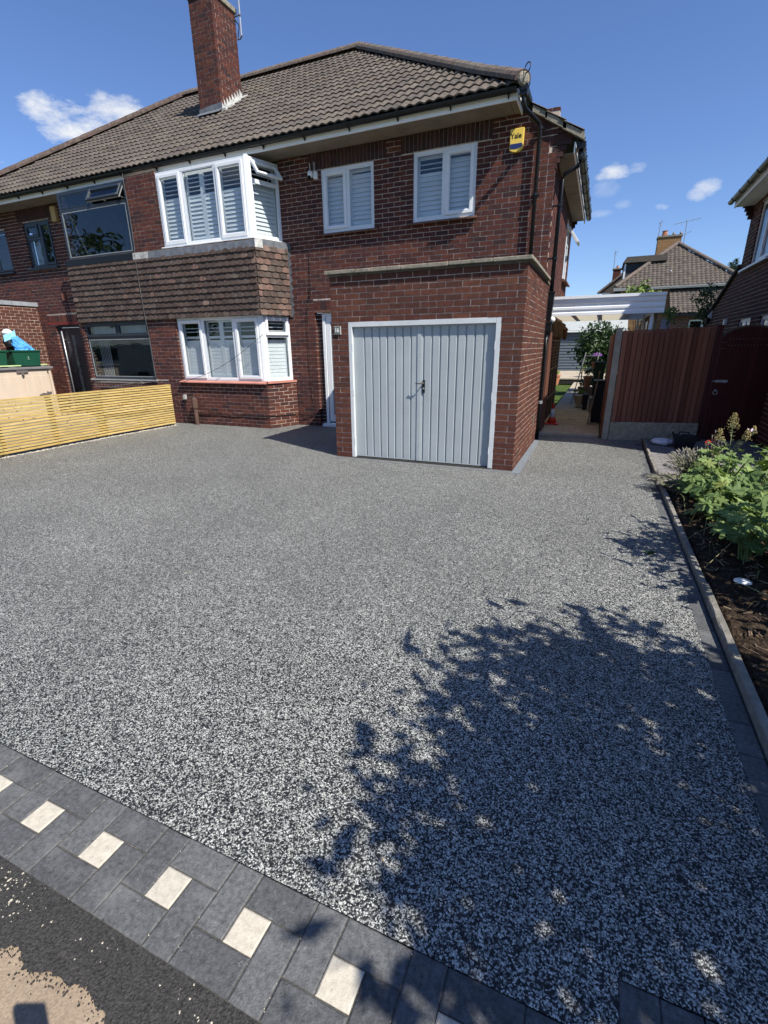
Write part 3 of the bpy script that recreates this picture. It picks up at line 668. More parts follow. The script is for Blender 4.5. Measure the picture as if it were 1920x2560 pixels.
# ================================================================== THE RIGHT-HAND HOUSE (number 16)
FR = (V(0, 2.58, 0), XF, -YF)          # front wall frame: u = x
FG = (V(0, 0, 0), XF, -YF)             # garage front
FS = (V(0, 0, 0), YF, XF)              # garage right side: u = y
FH = (V(-.083, 0, 0), YF, XF)          # house right side
H1 = thing('semi_detached_house', 'right half of the brick semi, with white windows, shutters and an attached garage', 'house', (-4, 2.58, 0))
B1 = Bricks(); BM = {'brick': BRICK, 'garage': BRICKG, 'soot': SOOT}
xp = -8.08                             # party line
wins = [(-4.255, -3.17, 3.695, 4.73), (-2.427, -1.318, 3.705, 4.743)]
sold = [(-4.50, -2.95, 4.74, 5.0), (-2.65, -1.10, 4.745, 5.0)]
door = (-4.535, -2.8, -1, 2.30); lint = (-4.56, -2.8, 2.30, 2.52)
main = B1.wall(FR, -5.19, -.083, 0, 5.0, holes=wins+sold+[door, lint], alt1=1, mparent=H1, mname='wall', phase=.03)
B1.wall(FH, 2.69, 7.28, 0, 4.42, holes=[(5.87, 6.95, 3.03, 4.18)], alt0=1, par0=1, mparent=main, mname='side_wall_mortar')
# garage
gar = B1.wall(FG, -2.71, 0, 0, 2.55, holes=[(-2.442, -.275, -1, 1.96)], mt='garage', alt0=1, alt1=1, mparent=H1, mname='garage_wall', phase=-.005)
B1.wall(FS, 0.11, 2.57, 0, 2.55, mt='garage', mparent=gar, mname='side_wall_mortar', phase=.11)
for k in range(0, 34, 2):              # quoins on the return faces
    zc = k*.075+.0375
    B1.one((-.050, .0, 0), XF, -YF, 0, 0, 0, 'garage') if False else None
# left flank of the garage (seen only from the side)
B1.wall((V(-2.71, 0, 0), -YF, -XF), -2.57, -.11, 0, 2.55, mt='garage', mparent=gar, mname='side_wall_mortar')
# alternate quoin bricks that turn the corners
for k in range(34):
    zc = k*.075+.0375
    if k % 2:
        B1.one((-.055, -.0005+.1125, zc), YF, XF, .0, .1, .065, 'garage') if False else None
q1 = []
for k in range(34):
    zc = k*.075+.0375
    if (k) % 2:                        # courses where the front wall stops short: the side brick runs through
        B1.l.append((V(-.05, .0525, zc), YF, XF, .105, .10, .065, 'garage')); B1.l.append((V(-2.66, .0525, zc), -YF, -XF, .105, .10, .065, 'garage'))
for k in range(66):
    zc = k*.075+.0375
    if k % 2 and zc < 4.4: B1.l.append((V(-.083-.05, 2.58+.0525, zc), YF, XF, .105, .10, .065, 'brick'))
# corbelled kneeler carrying the lower side eave
for k in range(7):
    z = 4.20+k*.075; ext = .02+.04*(k)+(.02 if k > 3 else 0)
    if z > 4.60: break
    x = -.083
    ex = min(ext, .27)
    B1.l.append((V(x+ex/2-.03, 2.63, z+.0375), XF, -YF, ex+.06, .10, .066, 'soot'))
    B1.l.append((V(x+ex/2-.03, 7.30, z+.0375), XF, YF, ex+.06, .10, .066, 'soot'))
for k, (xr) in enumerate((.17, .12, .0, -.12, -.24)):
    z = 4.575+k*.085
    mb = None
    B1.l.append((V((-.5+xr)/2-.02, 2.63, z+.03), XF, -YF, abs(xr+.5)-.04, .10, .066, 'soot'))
# soldier courses over the first-floor windows
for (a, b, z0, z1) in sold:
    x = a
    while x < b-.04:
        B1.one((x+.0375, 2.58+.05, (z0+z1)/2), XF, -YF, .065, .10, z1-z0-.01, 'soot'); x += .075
g = MB()
for (a, b, z0, z1) in sold+[(-4.56, -2.8, 2.30, 2.52)]: g.box(a+.002, b-.002, 2.59, 2.66, z0+.006, z1-.002)
g.build('soldier_mortar', MORT, main)
x = -4.555
while x < -2.85: B1.one((x+.0375, 2.63, 2.425), XF, -YF, .065, .10, .17, 'brick'); x += .075
g = MB(); g.box(-4.545, -2.82, 2.572, 2.70, 2.292, 2.335); g.build('lintel', SILLB, H1)
# lower bay: brick plinth with a splayed right return
BAYY = 1.90; bx0, bx1 = -10.62, -5.36; sx = -5.085
FB = (V(0, BAYY, 0), XF, -YF)
sv = V(sx-bx1, 2.58-BAYY, 0); slen = sv.length; su = sv.normalized(); sn = V(su.y, -su.x, 0)
FSP = (V(bx1, BAYY, 0), su, sn)        # splayed return frame, u from corner to wall
bay = B1.wall(FB, xp, bx1, 0, .93, mparent=H1, mname='bay_wall', phase=.02)
B1.wall(FSP, .004, slen, 0, .93, mparent=bay, mname='return_mortar', phase=.05)
B1.wall((FB[0], XF, -YF), xp, -7.640, .93, 2.26, mparent=bay, mname='bay_pier_mortar', phase=.02)
FU = (V(0, 1.935, 0), XF, -YF)
B1.wall(FU, xp, -7.675, 3.60, 4.98, mparent=bay, mname='bay_pier_mortar', phase=.02)
# ---- coping on the garage parapet
cop = MB().build('coping', STONE, H1)
def stone(x0, x1, y0, y1, z0, z1, par):
    mb = MB(); n = 6; vs = []
    lng = (x1-x0) > (y1-y0)
    mb.box(x0, x1, y0, y1, z0, z1); return mb.build('coping_stone', STONE, par, bevel=.006)
cx = [-2.77, -2.30, -2.06, -1.62, -.98, -.42, .055]
for i in range(6): stone(cx[i]+.004, cx[i+1]-.004, -.055, .16, 2.575+R.uniform(-.003, .003), 2.622+R.uniform(-.003, .003), cop)
for a, b in ((.165, .8), (.805, 1.45), (1.455, 2.12)): stone(-.16, .055, a, b, 2.575, 2.62, cop)
for a, b in ((.165, 1.0), (1.005, 2.5)): stone(-2.77, -2.56, a, b, 2.575, 2.62, cop)
g = MB(); g.box(-2.73, .016, -.018, 2.5, 2.548, 2.572); g.build('bedding_mortar', STAIN_SHADOW, cop)
g = MB(); g.box(-2.6, -.12, .14, 2.5, 2.40, 2.46); g.build('garage_roof', ROOFD, H1)
# ---- garage door
gd = MB(); gd.lb(FG, -2.442, -2.385, -.10, .0, 0, 1.958); gd.lb(FG, -.342, -.2765, -.10, .0, 0, 1.958); gd.lb(FG, -2.385, -.342, -.10, .0, 1.888, 1.958)
gd.build('garage_door_frame', FRAMEG, H1, bevel=.004)
gdo = MB().build('garage_door', DOORG, H1, label='pale grey steel double garage door with narrow vertical grooves')
def leaf(x0, x1, grooves, name='door_leaf'):
    mb = MB(); n0 = -.050; dpt = .022; hw = .0145; pts = [(x0, n0)]
    for gx in grooves: pts += [(gx-hw, n0), (gx-hw*.35, n0-dpt), (gx+hw*.35, n0-dpt), (gx+hw, n0)]
    pts.append((x1, n0)); z0, z1 = .022, 1.885
    for i in range(len(pts)-1):
        (a, na), (b, nb) = pts[i], pts[i+1]
        mb.quad(pt(FG, a, na, z0+.012), pt(FG, b, nb, z0+.012), pt(FG, b, nb, z1-.012), pt(FG, a, na, z1-.012), .5)
    mb.lb(FG, x0, x1, n0-.035, n0-.018, z0, z1); mb.lb(FG, x0, x1, n0-.02, n0+.001, z0, z0+.0125); mb.lb(FG, x0, x1, n0-.02, n0+.001, z1-.0125, z1)
    mb.quad(pt(FG, x0, n0, z0), pt(FG, x0, n0-.03, z0), pt(FG, x0, n0-.03, z1), pt(FG, x0, n0, z1)); mb.quad(pt(FG, x1, n0, z0), pt(FG, x1, n0-.03, z0), pt(FG, x1, n0-.03, z1), pt(FG, x1, n0, z1))
    return mb.build(name, DOORG, gdo)
lg = [-2.385+.172+.1185*i for i in range(8)]
leaf(-2.381, -1.386, [x for x in lg if x < -1.41]); leaf(-1.374, -.346, [-1.374+.058+.1172*i for i in range(9) if -1.374+.058+.1172*i < -.42])
g = MB(); g.lb(FG, -1.402, -1.350, -.049, -.040, .024, 1.884); g.build('meeting_strip', DOORG, gdo)
hp = MB(); hp.lb(FG, -1.322, -1.286, -.05, -.036, 1.0, 1.175); hp.build('handle_plate', BLKP, gdo, bevel=.008, seg=2)
hl = MB(); hl.tube([pt(FG, -1.304, -.04, 1.135), pt(FG, -1.304, .012, 1.135), pt(FG, -1.318, .02, 1.134), pt(FG, -1.405, .018, 1.128)], .0085, 8); hl.build('handle', RUST, gdo, smooth=True)
g = MB(); g.lathe([(.011, 0), (.011, .004), (.008, .006)], pt(FG, -1.304, -.036, 1.06), 12, -YF); g.build('lock', GALV, gdo)
for z in (.25, .98, 1.62):
    g = MB(); g.tube([pt(FG, -2.386, -.006, z-.05), pt(FG, -2.386, -.006, z+.05)], .008, 8); g.build('hinge', FRAMEG, gdo)
    g = MB(); g.tube([pt(FG, -.342, -.006, z-.05), pt(FG, -.342, -.006, z+.05)], .008, 8); g.build('hinge', FRAMEG, gdo)
g = MB(); g.lb(FG, -2.38, -.35, -.30, -.08, -.01, 1.9); g.build('garage_dark', ROOM, gdo)
g = MB(); g.lb(FG, -2.44, -.28, -.10, .012, -.004, .012); g.build('threshold', ROOFD, H1)
# number plate
npl = MB(); npl.lb(FG, -2.664, -2.562, .012, .022, 1.796, 1.902); npo = npl.build('number_plate', SLATE, H1, bevel=.002)
g = MB(); g.lb(FG, -2.668, -2.558, .001, .012, 1.792, 1.906); g.build('plate_rim', mat('pale_rim', [(.55, .56, .54)]), npo)
text('16', .082, (pt(FG, -2.613, .0225, 1.850), XF, -YF), WHP, npo, .001, bold=.002, sx=.88)
# front door set back behind the garage flank
FD = (V(0, 2.66, 0), XF, -YF)
fdo = MB(); fdo.lb(FD, -4.40, -4.335, -.05, .03, .06, 2.29); fdo.lb(FD, -4.335, -2.8, -.05, .03, 2.215, 2.29); fdo.build('front_door_frame', WHITE, H1, bevel=.004)
fd = MB(); frame_rect(fd, FD, -4.325, -3.42, .10, 2.21, .10, -.03, .012, bottom=.14); fdd = fd.build('front_door', WHITE, H1, bevel=.004)
g = MB(); g.lb(FD, -4.225, -3.52, -.008, -.002, .24, 2.11); g.build('frosted_pane', mat('frosted_glass', [(.20, .23, .25)], rough=.25, spec=.5, var=.1), fdd)
g = MB(); g.lb(FD, -4.47, -2.78, -.04, .10, .0, .06); g.build('door_sill', WHITE, H1)
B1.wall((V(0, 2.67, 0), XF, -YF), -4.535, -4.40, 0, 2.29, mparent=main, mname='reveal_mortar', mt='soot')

# ---- white windows
def win_wall(F, name, u0, u1, z0, z1, mull, left_sash, lab):
    o = outer(F, H1, name, u0, u1, z0, z1, mull=(mull,), label=lab, w=.05)
    a = (u0+.045, mull-.02) if left_sash else (mull+.02, u1-.045); b = (mull+.028, u1-.052) if left_sash else (u0+.052, mull-.028)
    sash(F, o, a[0], a[1], z0+.045, z1-.045, w=.052); fixed(F, o, b[0], b[1], z0+.052, z1-.052)
    shutter(F, o, u0+.03, mull, z0+.05, z1-.05, 1, open_top=0 if left_sash else 3); shutter(F, o, mull, u1-.03, z0+.05, z1-.05, 1)
    room(F, o, u0+.02, u1-.02, z0+.02, z1-.02)
    return o
FW = (V(0, 2.605, 0), XF, -YF)
w_a = win_wall(FW, 'window', *wins[0], -3.715, True, 'smaller white window nearest the bay, opening light on its left')
w_b = win_wall(FW, 'window', *wins[1], -1.867, False, 'white window above the garage, opening light on its right')
for (a, b, z), o in (((-4.40, -3.08, 3.69), w_a), ((-2.52, -1.27, 3.70), w_b)):
    x = a
    while x < b-.05:
        mb = MB(); w_ = min(.165, b-x); mb.prism([(x+.002, 2.50, z-.055), (x+.002, 2.50, z-.035), (x+.002, 2.60, z), (x+.002, 2.60, z-.03)], (w_-.004, 0, 0)); mb.build('sill_tile', SILLB, o); x += .165
# first-floor bay window
bwu = outer(FU, H1, 'bay_window', -7.657, -5.47, 3.616, 4.93, mull=(-7.01, -6.163), label='upper white bay window with three lights over the tiles')
sash(FU, bwu, -7.61, -7.035, 3.66, 4.885); fixed(FU, bwu, -6.98, -6.19, 3.665, 4.88); sash(FU, bwu, -6.14, -5.515, 3.66, 4.885)
for a, b, k in ((-7.62, -7.02, 1), (-6.99, -6.18, 2), (-6.14, -5.50, 1)): shutter(FU, bwu, a, b, 3.66, 4.88, k, open_top=5)
room(FU, bwu, -7.64, -5.5, 3.63, 4.9)
cp = MB(); c0 = V(-5.47, 1.935, 0)
F2 = (V(-5.405, 1.965, 0), (V(-5.185, 2.58, 0)-V(-5.405, 1.965, 0)).normalized(), None)
F2 = (F2[0], F2[1], V(F2[1].y, -F2[1].x, 0)); l2 = (V(-5.185, 2.58, 0)-F2[0]).length
cp.prism([(-5.47, 1.937, 3.616), (-5.405, 1.962, 3.616), (-5.44, 2.03, 3.616), (-5.47, 2.0, 3.616)], (0, 0, 1.34)); cp.build('corner_post', WHITE, bwu, bevel=.003)
bwr = outer(F2, H1, 'bay_side_window', 0, l2, 3.616, 4.93, trans=[(.05, l2-.05, 4.565)], label='white side light of the upper bay with its top vent propped open')
fixed(F2, bwr, .055, l2-.055, 3.67, 4.54); shutter(F2, bwr, .03, l2-.03, 3.66, 4.88, 1, open_top=3); room(F2, bwr, .03, l2-.03, 3.63, 4.9, d=.4)
an = rad(38); hin = pt(F2, 0, .015, 4.88); Zt = (ZF*math.cos(an)-F2[2]*math.sin(an)); Nt = (F2[2]*math.cos(an)+ZF*math.sin(an))
FV = (hin, F2[1], Nt, Zt)
sash(FV, bwr, .045, l2-.045, -.31, 0, w=.045, name='open_vent', n0=-.035, n1=.012)
g = MB(); g.tube([pt(F2, l2*.6, 0, 4.60), pt(FV, l2*.6, -.03, -.26)], .006, 6); g.build('stay', GALV, bwr)
g = MB(); g.lb(FU, -7.70, -5.40, -.06, .055, 3.588, 3.616); g.lb(F2, -.02, l2+.10, -.06, .055, 3.588, 3.6155); g.build('window_sill', WHITE, bwu, bevel=.004)
# ground-floor bay window
FL = (V(0, 1.945, 0), XF, -YF)
bwl = outer(FL, H1, 'bay_window', -7.63, -5.45, .967, 2.255, mull=(-6.945, -6.106), label='lower white bay window with three lights above the brick plinth')
sash(FL, bwl, -7.585, -6.97, 1.01, 2.21); fixed(FL, bwl, -6.915, -6.135, 1.02, 2.205); sash(FL, bwl, -6.08, -5.495, 1.01, 2.21)
for a, b, k in ((-7.59, -6.96, 1), (-6.93, -6.12, 2), (-6.08, -5.48, 1)): shutter(FL, bwl, a, b, 1.01, 2.20, k, open_top=4, tilt=.97)
room(FL, bwl, -7.6, -5.5, .98, 2.23)
F3 = (V(-5.385, 1.975, 0), (V(-5.165, 2.58, 0)-V(-5.385, 1.975, 0)).normalized(), None); F3 = (F3[0], F3[1], V(F3[1].y, -F3[1].x, 0)); l3 = (V(-5.165, 2.58, 0)-F3[0]).length
cp = MB(); cp.prism([(-5.45, 1.947, .967), (-5.385, 1.972, .967), (-5.42, 2.03, .967), (-5.45, 2.01, .967)], (0, 0, 1.29)); cp.build('corner_post', WHITE, bwl, bevel=.003)
bwlr = outer(F3, H1, 'bay_side_window', 0, l3, .967, 2.255, trans=[(.05, l3-.05, 1.88)], label='white side light of the lower bay with a small closed top vent')
sash(F3, bwlr, .04, l3-.04, 1.87, 2.215, w=.05, n1=.03); fixed(F3, bwlr, .055, l3-.055, 1.02, 1.85); shutter(F3, bwlr, .03, l3-.03, 1.0, 2.21, 1, open_top=4, tilt=.93); room(F3, bwlr, .03, l3-.03, .98, 2.23, d=.4)
g = MB(); n_ = 9
for i in range(n_):
    a = -7.69+(2.32)*i/n_; g = MB(); g.prism([(a+.0015, 1.82, .918), (a+.0015, 1.82, .938), (a+.0015, 1.93, .965), (a+.0015, 1.93, .925)], (2.32/n_-.003, 0, 0)); g.build('sill_tile', SILLP, bwl)
g = MB(); g.lb(F3, -.06, l3+.14, -.03, .09, .925, .966); g.build('sill_tile', SILLP, bwlr)
g = MB(); g.box(-7.69, -5.37, 1.86, 1.92, .895, .918); g.lb(F3, -.04, l3+.08, -.03, .06, .897, .922); g.build('sill_underside', ROOFD, bwl)

# ---- hanging tiles on the bay
def hang_mesh():
    mb = MB(); w, h, t = .161, .20, .014; n = 4; vs = []
    for s_ in (0, 1):
        for i in range(n+1):
            x = w*i/n; c = -.010*(1-(2*i/n-1)**2); vs.append((x, .040+s_*t+.006*(1-(2*i/n-1)**2), -.002-c*.0+(-.010*(1-abs(2*i/n-1)**2.0))))
        for i in range(n+1): vs.append((w*i/n, .004+s_*t, h))
    m_ = n+1
    fs = [(2*m_+i, 2*m_+i+1, 3*m_+i+1, 3*m_+i) for i in range(n)]+[(i+1, i, 2*m_+i, 2*m_+i+1) for i in range(n)]+[(0, m_, 3*m_, 2*m_), (n, 2*m_+n, 3*m_+n, m_+n)]
    mb.add(vs, fs, 0); return mb
HT = hang_mesh(); hme = bpy.data.meshes.new('hanging_tile_piece'); hme.from_pydata(HT.v, [], HT.f); hme.materials.append(HANG)
hmo = hme.copy(); hmo.materials.clear(); hmo.materials.append(HANGR)
def hang(parent, F, u0, u1, mode=0, warm=0):
    ax = cols3(F[1], F[2], ZF)
    for r in range(11):
        z = 2.262+r*.1135; off = (.0825 if r % 2 else 0); u = u0-off
        while u < u1-.02:
            a, b = max(u, u0), min(u+.165, u1)
            if b-a > .02:
                inst('hanging_tile', hmo if (R.random() < .015 or R.random() < warm*(1 if b > u1-.2 or a < u0+.2 else .4)) else hme, parent, F[0]+F[1]*(a+.002)+F[2]*(R.uniform(0, .004))+ZF*(z+R.uniform(-.002, .002)), ax, ((b-a-.005)/.161, 1, 1))
            u += .165
FT = (V(0, 1.90, 0), XF, -YF)
g = MB(); g.box(xp, bx1-.01, 1.905, 2.0, 2.256, 3.5); g.lb(FSP, 0, slen, -.10, -.006, 2.256, 3.5)
hp1 = g.build('tile_cladding', ROOFD, H1); hang(hp1, FT, xp, bx1+.018, warm=.02); hang(hp1, FSP, -.028, slen-.03, warm=.40)
g = MB(); n = 60                                          # dressed lead apron under the window
for i in range(n):
    a, b = xp+(bx1+.02-xp)*i/n, xp+(bx1+.02-xp)*(i+1)/n
    f = lambda x: .004*mnoise.noise(V(x*7, 0, 5))
    g.add([(a, 1.905, 3.587), (b, 1.905, 3.587), (b, 1.862+f(b), 3.565), (a, 1.862+f(a), 3.565), (b, 1.850+f(b+9), 3.437+f(b+3)*2), (a, 1.850+f(a+9), 3.437+f(a+3)*2)], [(0, 1, 2, 3), (3, 2, 4, 5)], .5)
g.build('lead_apron', LEAD, hp1)
g = MB(); g.lb(FSP, .06, slen-.02, .0, .042, 3.44, 3.585); g.build('lead_apron', LEAD, hp1, bevel=.004)
g = MB(); g.lb(FSP, -.03, .14, .03, .052, 3.435, 3.588); g.build('crumpled_lead_corner', LEADW, hp1)
g = MB(); g.box(-5.115, -5.055, 2.565, 2.576, 2.23, 3.60)
for k in range(9):
    z = 2.25+k*.15; g.prism([(-5.056, 2.568, z), (-5.0, 2.568, z+.06), (-5.056, 2.568, z+.14)], (0, .008, 0))
g.build('stepped_flashing', LEAD, hp1)

# ---- eaves of the pair: shared between the two halves at the party line
EZ = 5.0
def eaves(Hh, x0, x1, right):
    g = MB(); g.box(x0, x1, 2.10, 2.125, EZ-.002, 5.135); fa = g.build('fascia', FASC, Hh)
    g = MB(); x = x0+.0; js = []
    while x < x1: js.append(x); x += 1.83
    js.append(x1); so_ = MB().build('soffit', SOFF, Hh)
    for i in range(len(js)-1):
        g = MB(); g.box(js[i]+.003, js[i+1]-.003, 2.125, 2.62, EZ+.004, EZ+.016); g.build('soffit_panel', SOFF, so_)
    g = MB(); g.box(x0+.01, x1-.01, 2.13, 2.9, EZ+.02, EZ+.04); g.build('soffit_void', ROOFD, so_)
    # half-round gutter with clips
    g = MB(); rr = .058; n = 8; vs = []
    cy, cz = 2.035, 5.118
    for x in (x0, x1):
        for r_ in (rr, rr-.005):
            for j in range(n+1):
                w = math.pi+math.pi*j/n; vs.append((x, cy+math.cos(w)*r_, cz+math.sin(w)*r_))
    m_ = n+1; fs = [(j, j+1, 2*m_+j+1, 2*m_+j) for j in range(n)]+[(m_+j+1, m_+j, 3*m_+j, 3*m_+j+1) for j in range(n)]+[(0, 2*m_, 3*m_, m_), (n, m_+n, 3*m_+n, 2*m_+n)]
    g.add(vs, fs, 0)
    if right: g.add([(x1, cy+math.cos(math.pi+math.pi*j/n)*rr, cz+math.sin(math.pi+math.pi*j/n)*rr) for j in range(n+1)], [tuple(range(n+1))], 0)
    gt = g.build('gutter', BLKP, Hh, smooth=False)
    x = x0+.35
    while x < x1-.1:
        g = MB(); prev = None
        for j in range(n+1):
            w = math.pi+math.pi*j/n; p = (cy+math.cos(w)*(rr+.006), cz+math.sin(w)*(rr+.006))
            if prev: g.hexa([(x-.011, prev[0], prev[1]), (x+.011, prev[0], prev[1]), (x+.011, p[0], p[1]), (x-.011, p[0], p[1])]+[(a, cy+(b-cy)*1.07, cz+(c-cz)*1.07) for a, b, c in ((x-.011, prev[0], prev[1]), (x+.011, prev[0], prev[1]), (x+.011, p[0], p[1]), (x-.011, p[0], p[1]))])
            prev = p
        g.prism([(x-.008, 2.098, 5.075), (x-.008, 2.098, 5.025), (x-.008, 2.085, 5.018), (x-.008, 2.05, 5.055)], (.016, 0, 0))
        g.build('gutter_bracket', BLKP, gt); x += .87
    return fa
eaves(H1, xp, -.655, True)
g = MB(); g.box(-.655, -.635, 2.10, 2.60, 4.985, 5.13); g.build('fascia', FASC, H1)
# side return of the gutter, then the lower side eave
sg = MB().build('side_gutter', BLKP, H1)
def gut_y(x, y0, y1, z, par, rr=.058):
    g = MB(); n = 8; vs = []
    for y in (y0, y1):
        for r_ in (rr, rr-.005):
            for j in range(n+1):
                w = math.pi+math.pi*j/n; vs.append((x+math.cos(w)*r_, y, z+math.sin(w)*r_))
    m_ = n+1; g.add(vs, [(j, j+1, 2*m_+j+1, 2*m_+j) for j in range(n)]+[(m_+j+1, m_+j, 3*m_+j, 3*m_+j+1) for j in range(n)]+[(0, 2*m_, 3*m_, m_), (n, m_+n, 3*m_+n, 2*m_+n)]+[tuple(range(n+1)), tuple(range(2*m_, 2*m_+n+1))], 0)
    g.build('gutter_length', BLKP, par)
    y = y0+.08
    while y < y1:
        g = MB()
        for j in range(n):
            w, w2 = math.pi+math.pi*j/n, math.pi+math.pi*(j+1)/n
            g.hexa([(x+math.cos(a)*q, yy, z+math.sin(a)*q) for yy in (y-.012, y+.012) for a, q in ((w, rr+.001), (w2, rr+.001), (w2, rr+.008), (w, rr+.008))])
        g.prism([(x+rr, y-.008, z-.01), (x+rr+.022, y-.008, z+.03), (x+rr, y-.008, z+.02)], (0, .016, 0))
        g.build('gutter_bracket', BLKP, par); y += .62
gut_y(-.545, 1.98, 2.50, 5.115, sg); gut_y(.255, 2.60, 7.55, 4.50, sg)
g = MB(); g.box(-.60, -.487, 1.972, 1.982, 5.05, 5.12); g.build('stop_end', BLKP, sg)
g = MB(); g.box(.165, .185, 2.60, 7.50, 4.385, 4.52); g.build('fascia', FASC, H1)
g = MB(); g.box(-.083, .165, 2.69, 4.9, 4.40, 4.415); g.box(-.083, .165, 4.906, 7.25, 4.40, 4.415); g.build('soffit', SOFF, H1)

# ---- roof planes, tiles, ridge and hips
TP = rad(35); RV = V(0, math.cos(TP), math.sin(TP)); RW = V(0, -math.sin(TP), math.cos(TP))
rh = 1.426; lh = -17.95; RY, RZ = 6.835, 5.116+(6.835-1.93)*math.tan(TP)
ap_r = V(rh-RY, RY, RZ); ap_l = V(lh+RY, RY, RZ)
off = .045                             # underlay sits below the tile faces
y_e = 2.02; z_e = 5.116+(y_e-1.93)*math.tan(TP)-.045
O1 = V(0, y_e, z_e); slope_len = (RY-y_e)/math.cos(TP)
hi_r = lambda v: rh-(y_e+v*math.cos(TP)); lo_l = lambda v: lh+(y_e+v*math.cos(TP))
def roof_under(Hh, pts, name='roof'):
    g = MB(); g.poly([V(*p)-ZF*.06 for p in pts], .5); return g.build(name, ROOFD, Hh)
P_ = lambda x, y: (x, y, 5.116+(y-1.93)*math.tan(TP))
r1 = roof_under(H1, [P_(xp, 2.05), P_(rh-2.05, 2.05), tuple(ap_r), (xp, RY, RZ)])
tile_roof(r1, O1, XF, RV, RW, (xp, 0), int(slope_len/.325)+1, lambda v: xp, hi_r, wd=.314)
# hip end facing the garden path side
hip_s = math.tan(TP); U_h = YF; V_h = V(-math.cos(TP), 0, math.sin(TP)); W_h = V(math.sin(TP), 0, math.cos(TP))
back = 2*RY-2.02
g = MB(); g.poly([V(-.62, 2.05, 5.14), V(-.62, back, 5.14), ap_r-ZF*.06-V(0, 0, 0)], .5); g.build('roof', ROOFD, H1)
g = MB(); g.poly([V(xp, RY, RZ-.06), V(ap_r.x, RY, RZ-.06), V(-.62, back, 5.10), V(xp, back, 5.10)], .5); g.build('roof', ROOFT, H1)
# lower part of the hip end, with its raked verge over the front wall
zl = lambda x: 5.116-(x+.504)*.61
g = MB(); g.poly([V(-.60, 2.52, zl(-.6)-.06), V(.20, 2.52, zl(.20)-.06), V(.20, 7.55, zl(.20)-.06), V(-.60, 7.55, zl(-.6)-.06)], .5); r1s = g.build('roof', ROOFD, H1)
aL = math.atan(.61); V_l = V(-math.cos(aL), 0, math.sin(aL)); W_l = V(math.sin(aL), 0, math.cos(aL))
tile_roof(r1s, V(.27, 2.50, zl(.27)-.045), YF, V_l, W_l, (0, 5.0), 3, lambda v: 0, lambda v: 5.03, n_single=60)
Oh = V(-.52, 2.5, zl(-.52)-.03)
tile_roof(r1s, V(-.60, 0, 5.116+.07-.045), YF, V_h, W_h, (2.0, 11.7), 18, lambda v: 2.03+v*math.cos(TP), lambda v: 2*RY-2.03-v*math.cos(TP), n_single=0)
for i, (x, l_) in enumerate(((-.46, .2), (-.27, .3), (-.0, .3))):   # mortared undercloak at the verge
    g = MB(); g.prism([(x-.02, 2.515, zl(x)-.115), (x-.02, 2.515, zl(x)-.03), (x+l_, 2.515, zl(x+l_)-.03), (x+l_, 2.515, zl(x+l_)-.115)], (0, .08, 0)); g.build('verge_mortar', STONE, r1s)
e0 = P_(rh-2.02, 2.02)
hipa = V(-.56, 1.99, 5.20); hipb = ap_r+V(0, 0, .03)
# the hip tiles sweep up slightly at the foot
mid = V(rh-2.75, 2.75, 5.116+.82*math.tan(TP)+.01)
ridge_run(r1, hipa+V(0, 0, -.01), mid, RIDGE, r=.12, name='hip_tile'); ridge_run(r1, mid, hipb, RIDGE, r=.12, name='hip_tile')
ridge_run(r1, hipb+V(.02, 0, .0), (xp, RY, RZ+.035), RIDGE, r=.12)
g = MB(); c = hipa+V(.04, -.05, .02); pth = []
for i in range(15):
    w = -2.2+i/14*4.9; pth.append(c+V(.045*math.cos(w)+.02, -.045*math.cos(w)-.01, .055*math.sin(w)+.055))
g.tube([hipa+V(-.12, .10, .0), hipa+V(.02, -.03, -.03)]+pth, .008, 6); g.build('hip_iron', BLKP, r1)
g = MB(); g.lathe([(.10, 0), (.085, .03), (.05, .05)], hipa+V(0, 0, -.02), 10, V(1, -1, .1)); g.build('mortar_plug', STONE, r1)

# ---- chimney on the party line
ch = MB(); cx0, cx1, cy0, cy1 = -8.42, -7.79, 4.35, 5.15
ch.box(cx0+.006, cx1-.006, cy0+.006, cy1-.006, 6.4, 9.0); chim = ch.build('chimney', MORT, H1)
B1.wall((V(0, cy0, 0), XF, -YF), cx0, cx1, 6.60, 8.95, alt0=1, alt1=1, mort=False, zbase=6.6, phase=.02+cx0)
B1.wall((V(cx1, 0, 0), YF, XF), cy0+.1125, cy1, 6.60, 8.95, mort=False, zbase=6.6, phase=cy0+.1125)
for k in range(31):
    if k % 2:
        zc = 6.6+k*.075+.0375; B1.l.append((V(cx1-.05, cy0+.0525, zc), YF, XF, .105, .1, .065, 'brick')); B1.l.append((V(cx0+.05, cy0+.0525, zc), -YF, -XF, .105, .1, .065, 'brick'))
g = MB(); g.box(cx0-.03, cx1+.035, cy0-.03, cy1+.03, 8.93, 9.02); g.build('chimney_cap', STONE, chim)
for i in range(2):
    g = MB(); g.lathe([(.11, 0), (.10, .3), (.12, .32), (.12, .36)], (-8.27+i*.33, 4.75, 9.02), 14); g.build('chimney_pot', TERRA, chim)
g = MB(); g.prism([(cx0-.02, cy0-.012, 6.80), (cx1+.03, cy0-.012, 6.80), (cx1+.03, cy0-.012, 6.98), (cx0-.02, cy0-.012, 6.93)], (0, .01, 0)); g.quad((cx0-.05, cy0-.16, 6.80-.05), (cx1+.05, cy0-.16, 6.80-.05), (cx1+.03, cy0-.01, 6.86), (cx0-.02, cy0-.01, 6.86)); g.build('lead_apron', LEAD, chim)
g = MB()
